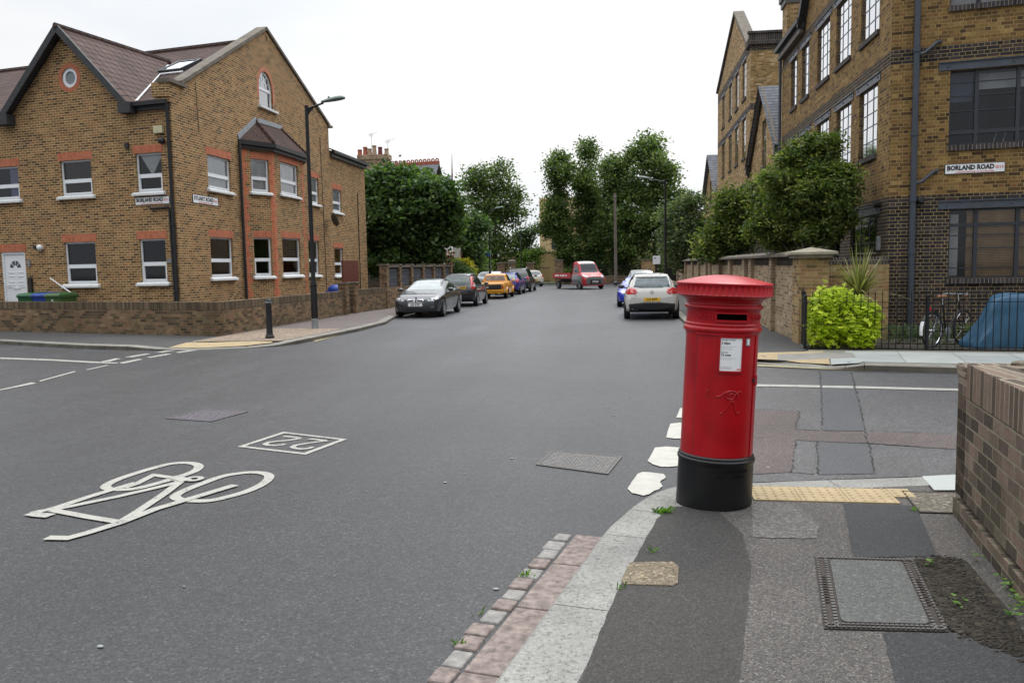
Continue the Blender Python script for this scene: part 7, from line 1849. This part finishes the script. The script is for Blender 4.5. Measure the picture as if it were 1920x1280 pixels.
# bushes in the far left gardens
tree('rounded green bush in the garden behind the dark hatchback', [(850,505,24,17),(832,512,20,12),(872,512,14,12)], 56, 'leaf_dark', 260, 22, .14, .2, tr=.04, name='bush', cat='bush')
tree('golden yellow bush beside the rounded green bush', [(868,494,14,8),(881,505,8,14),(858,492,12,6)], 57.5, 'leaf_yellow', 150, 22, .13, .14, tr=.04, name='bush', cat='bush')
hg = thing('hedge', 'clipped dull green hedge before the white fronted house on the left', 'hedge', (-11.6, 51, .1))
bl_ = [(-11.6, 48+k*.9, .75, .45, .6, .65) for k in range(9)]; pts, tint, cc = crown_points(bl_, 500, 24, .14, .7); leaves_mesh('foliage', M['leaf_olive'], pts[pts[:,2] > .05], .1, hg, tint=tint[pts[:,2] > .05])
b = MB()
for k in range(9): b.tube([(-11.6,48+k*.9,0),(-11.6,48+k*.9,1.0)], .03, 6)
b.build('stems', M['bark'], hg)
tree('small weedy bush growing against the end wall beside the gate pier', [(1072,512,14,8),(1060,516,10,6)], 80, 'leaf_young', 80, 20, .14, .2, tr=.04, name='bush', cat='bush')

# ============================================================ far left house with chimney
vh = thing('terraced_house', 'old red crested slate roofed house with chimney pots behind the big dark tree', 'house', (-15.5, 52, 0))
H0 = Vector((-12.3, 50.5, 0)); hd_ = BD; 
def HP(s, t, z): q = H0+hd_*s+Vector((.0,1,0))*t; return Vector((q.x, q.y, z))
b = MB(); 
for P4 in ((HP(0,0,0),HP(12,0,0),HP(12,0,5.6),HP(0,0,5.6)),(HP(0,8,0),HP(12,8,0),HP(12,8,5.6),HP(0,8,5.6))): b.quad(*P4)
b.add([HP(0,0,0),HP(0,8,0),HP(0,8,5.6),HP(0,4,8.5),HP(0,0,5.6)], [(0,1,2,3,4)]); b.add([HP(12,0,0),HP(12,8,0),HP(12,8,5.6),HP(12,4,8.5),HP(12,0,5.6)], [(4,3,2,1,0)])
b.build('wall', M['brick_tower'], vh)
b = MB(); b.quad(HP(-.3,-.2,5.5),HP(12,-.2,5.5),HP(12,4,8.65),HP(-.3,4,8.65)); b.quad(HP(-.3,8.2,5.5),HP(-.3,4,8.65),HP(12,4,8.65),HP(12,8.2,5.5)); b.build('roof', M['slates'], vh)
b = MB(); b.bar(HP(-.3,4,8.7),HP(12,4,8.7),.12,.22)
for k in range(40):
    c = HP(-.15+k*.3,4,8.36); n = 10
    ring(b, Plane((H0.x+0*k, H0.y+4, 0), hd_, BN), (-.15+k*.3, 8.88), .06, .13, -.03, .03, 10)
b.build('crested_ridge', M['terracotta'], vh)
ch = b = MB(); c = D(706, 300, 53.2); zt = c.z
b.obox(Vector((c.x-1.15, 52.9, 5)), Vector((2.0,0,0)), Vector((0,.7,0)), Z*(zt-5)); b.obox(Vector((c.x-1.2, 52.85, zt)), Vector((2.1,0,0)), Vector((0,.8,0)), Z*.3)
cm = b.build('chimney', M['cream_low'] if False else M['brick_light'], vh)
for i, (px, py, mt_, h) in enumerate(((675,292,'terracotta',.35),(685,288,'terracotta',.75),(693,292,'buff_pot',.5),(702,285,'buff_pot',.75),(713,288,'terracotta_dk',.6),(725,290,'buff_pot',.6))):
    q = D(px, py, 53.2); b = MB(); zb_ = zt+.28; tp_ = D(px, {0:281,1:276,2:279,3:273,4:276,5:279}[i], 53.2).z; b.lathe([(.17,zb_),(.15,zb_+.1),(.125,tp_-.1),(.15,tp_-.08),(.15,tp_),(.10,tp_)], 14, (q.x, 53.2, 0)); b.build('chimney_pot', M[mt_], cm, smooth=True)
for px, py, px2, py2 in ((696,254,709,251),(727,266,742,263)):
    q = D(px, py, 53.2); b = MB(); b.tube([(q.x,53.2,zt+.3),(q.x,53.2,q.z+.05)], .012, 5); e = D(px2, py2, 53.2); b.tube([(q.x-.15,53.2,q.z-.02),(e.x,53.0,e.z+.08)], .01, 5)
    for k in range(5): t = k/5; x = q.x-.12+(e.x-q.x)*t*.6; z = q.z+(e.z-q.z)*t*.6; b.tube([(x,53.0,z+.1),(x,53.3,z-.1)], .006, 4)
    b.build('aerial', M['galv'], vh)
# white fronted bay house further along
wh = thing('bay_fronted_house', 'white painted house front with red brick window piers beyond the left boundary wall', 'house', (-13, 58, 0))
XW = -12.4
b = MB(); b.obox((XW,52.6,0), (-7,0,0), (0,10.5,0), Z*5.8); b.prism([(XW,57,5.8),(XW,63.1,5.8),(XW,60,8.2)], (-6,0,0)); b.build('wall', M['brick_tower'], wh)
wr_ = m_simple('white_render', (.62,.62,.6), .7)
for y in (53.4, 58.4): b = MB(); b.obox((XW+.9,y,0), (-.9,0,0), (0,2.4,0), Z*3.2); b.build('bay', wr_, wh)
b = MB()
for y in (53.4,54.2,55.0,55.7,58.4,59.2,60.0,60.7): b.box(XW+.9, XW+.95, y, y+.18, .6, 2.9)
for x in (XW+.05,XW+.45): b.box(x, x+.14, 53.36, 53.41, .6, 2.9)
b.build('window_pier', M['terracotta'], wh)
b = MB(); b.box(XW+.88,XW+.92,53.6,55.6,1.0,2.6); b.box(XW+.88,XW+.92,58.6,60.6,1.0,2.6); b.build('pane', M['glass_car'], wh)
b = MB(); b.quad((XW+.1,56.8,5.7),(XW+.1,60,8.4),(XW-6,60,8.4),(XW-6,56.8,5.7)); b.quad((XW+.1,60,8.4),(XW+.1,63.3,5.7),(XW-6,63.3,5.7),(XW-6,60,8.4)); b.quad((XW+.1,52.4,5.8),(XW-3.5,52.4,7.6),(XW-3.5,57,7.6),(XW+.1,57,5.8)); b.build('roof', M['slates'], wh)
b = MB(); f_ = D(815, 338, 60); b.tube([(XW+.1,60,8.3),(XW+.1,60,8.9),(XW+.12,60,10.0)], [.06,.04,.01], 8); b.build('finial', M['terracotta_dk'], wh, smooth=True)

# ============================================================ the end of the road
ew = thing('end_wall', 'low brown brick wall with railings closing the far end of the road', 'wall', (0, 79, 0))
b = MB(); b.box(-6.2,12,79,79.3,0,.62); b.build('brickwork', M['brick_wall'], ew)
b = MB(); b.box(-6.25,12,78.96,79.34,.62,.72); b.build('coping', M['stone'], ew)
b = MB(); x = -5.9
while x < 11.5: b.box(x-.012, x+.012, 79.13, 79.155, .72, 1.75); x += .16
b.box(-6,12,79.12,79.16,1.6,1.64); b.build('bars', M['black_paint'], ew)
for lab, px, Y, top in (('stone capped brick gate pier to the right of the cream hatchback', 1048, 78.6, 489), ('stout brick pier in the end wall right of the telegraph pole', 1215, 78.6, 488), ('brick gate pier with rounded stone cap beyond the blue cars', 960, 80, 494), ('brick gate pier behind the cream hatchback', 995, 80, 494), ('dark brick pier half hidden in leaves left of the round capped pier', 940, 80, 494)):
    q = D(px, top, Y); r = thing('gate_pier', lab, 'pier', (q.x, Y, 0)); b = MB(); w = .38 if px != 1215 else .62; b.box(q.x-w, q.x+w, Y-.35, Y+.35, 0, q.z); b.build('brickwork', M['brick_wall' if px != 1215 else 'brick_pier'], r)
    b = MB(); b.box(q.x-w-.07, q.x+w+.07, Y-.42, Y+.42, q.z, q.z+.12)
    if px in (960,): b.ball((q.x, Y, q.z+.2), (.42,.4,.2))
    b.build('cap', M['stone'], r, smooth=px == 960)
lf_ = thing('end_railings', 'dark railings and low wall at the far left of the road end', 'railings', (-12, 80, 0))
b = MB(); b.box(-30,-12.6,79.9,80.2,0,.6); b.build('wall', M['brick_wall'], lf_)
b = MB(); x = -29.8
while x < -7.0:
    b.box(x-.012, x+.012, 80.04, 80.065, .1, 1.7); x += .18
b.box(-29.8,-7,80.03,80.07,1.55,1.6); b.box(-29.8,-7,80.03,80.07,.3,.35); b.build('bars', M['black_paint'], lf_)
cb_ = thing('cream_building', 'cream rendered building with tall narrow wing behind the leftmost lime tree', 'building', (-2, 96, 0))
q0, q1 = D(1011, 372, 96), D(1012, 474, 96)
b = MB(); x0 = q0.x
cbp = Plane((x0, 96), (1,0,0), (0,-1,0))
cbp.wall(b, rect(0, 9, q1.z-.2, q0.z), [rect(1.35,3.4,q1.z+.35,q1.z+2.2)], .3); b.quad((x0,96,0),(x0,96,q0.z),(x0,108,q0.z),(x0,108,0)); b.quad((x0,96,q0.z),(x0+9,96,q0.z),(x0+9,108,q0.z),(x0,108,q0.z)); b.build('tower_wall', M['cream'], cb_)
b = MB(); f = MB(); cbp.box(f, 1.35,3.4,q1.z+.35,q1.z+2.2,-.30,-.27); w = f.build('window', m_glass('far_glass', (.2,.22,.25), .35), cb_)
f = MB()
for a_ in (1.35, 2.0, 2.7, 3.34): cbp.box(f, a_, a_+.06, q1.z+.35, q1.z+2.2, -.26, -.2)
f.build('mullion', M['steel_dark'], w)
b = MB(); b.box(x0-4.2, x0+26, 92, 96, 0, q1.z-.1); b.build('lower_wall', M['cream_low'], cb_); b = MB(); b.box(x0-4.25, x0+26, 91.95, 96, q1.z-.1, q1.z+.05); b.build('parapet', M['stone'], cb_)
b = MB(); b.box(x0+9, x0+30, 97, 108, 0, 7.5); b.build('rear_wing', M['cream'], cb_)
ob_ = thing('ochre_building', 'low ochre building glimpsed beyond the silver car at the far left end', 'building', (-20, 95, 0))
b = MB(); b.box(-34,-11.5,93,103,0,2.75); b.build('wall', M['cream_low'], ob_); b = MB(); b.box(-34.1,-11.4,92.9,103,2.75,2.95); b.build('parapet', M['stone_pale'], ob_)
b = MB(); b.box(-12.2,-9.9,98,106,0,3.9); tag(b.build('grey_shed', M['slates']), 'small grey slate hut left of the cream building', 'hut')
# ground behind the end wall and distant vegetation
b = MB(); b.quad((-80,79.2,.02),(80,79.2,.02),(80,200,.02),(-80,200,.02)); struct('lawn', b, m_asphalt('dull_grass', (.035,.05,.02), scale=20))
# understorey filling the space below the limes
tree('dark shrub mass under the lime trees behind the end wall', [(1112,500,28,24),(1150,500,34,26),(1195,498,36,28),(1235,500,30,22),(1090,490,12,22)], 84, 'leaf_dark', 520, 22, .22, .42, tr=.05, name='shrubbery', cat='shrubbery')
wd = [(x, 112+6*sin(x*.7), 2.6+sin(x*1.3)*1.0, 4.5, 3, 3.2+sin(x*.9)*.8) for x in range(-150, 120, 5) if not (-24 < x < -4)]
pts, tint, cc = crown_points(wd, 1800, 22, .8, .6); o = leaves_mesh('distant_trees', M['leaf_dark'], pts[pts[:,2] > 0], .7, tint=tint[pts[:,2] > 0]); tag(o, 'low mass of distant trees closing the horizon behind the buildings', 'trees', kind='stuff')
# building on the right end behind the grey green tree
rb_ = thing('flat_brick_building', 'plain pale brick building behind the grey green tree at the end of the right wall', 'building', (8, 66, 0))
b = MB(); b.box(5.0,16,61,76,0,5.0); b.build('wall', M['brick_light'], rb_); b = MB(); b.box(4.9,16.1,60.9,76.1,5.0,5.2); b.build('parapet', M['stone_pale'], rb_)
rr_ = thing('side_railings', 'dark garden railings beyond the end of the right street wall', 'railings', (3.7, 58, .1))
b = MB(); y = 57.2
while y < 76: b.box(3.7,3.725,y-.012,y+.012,.1,1.8); y += .16
b.box(3.69,3.735,57.2,76,1.65,1.69); b.build('bars', M['black_paint'], rr_)
b = MB(); b.box(3.6,3.85,57,76,0,.5); b.build('plinth', M['brick_light'], rr_)
for o in ROOTS:
    if '_root' in o: del o['_root']
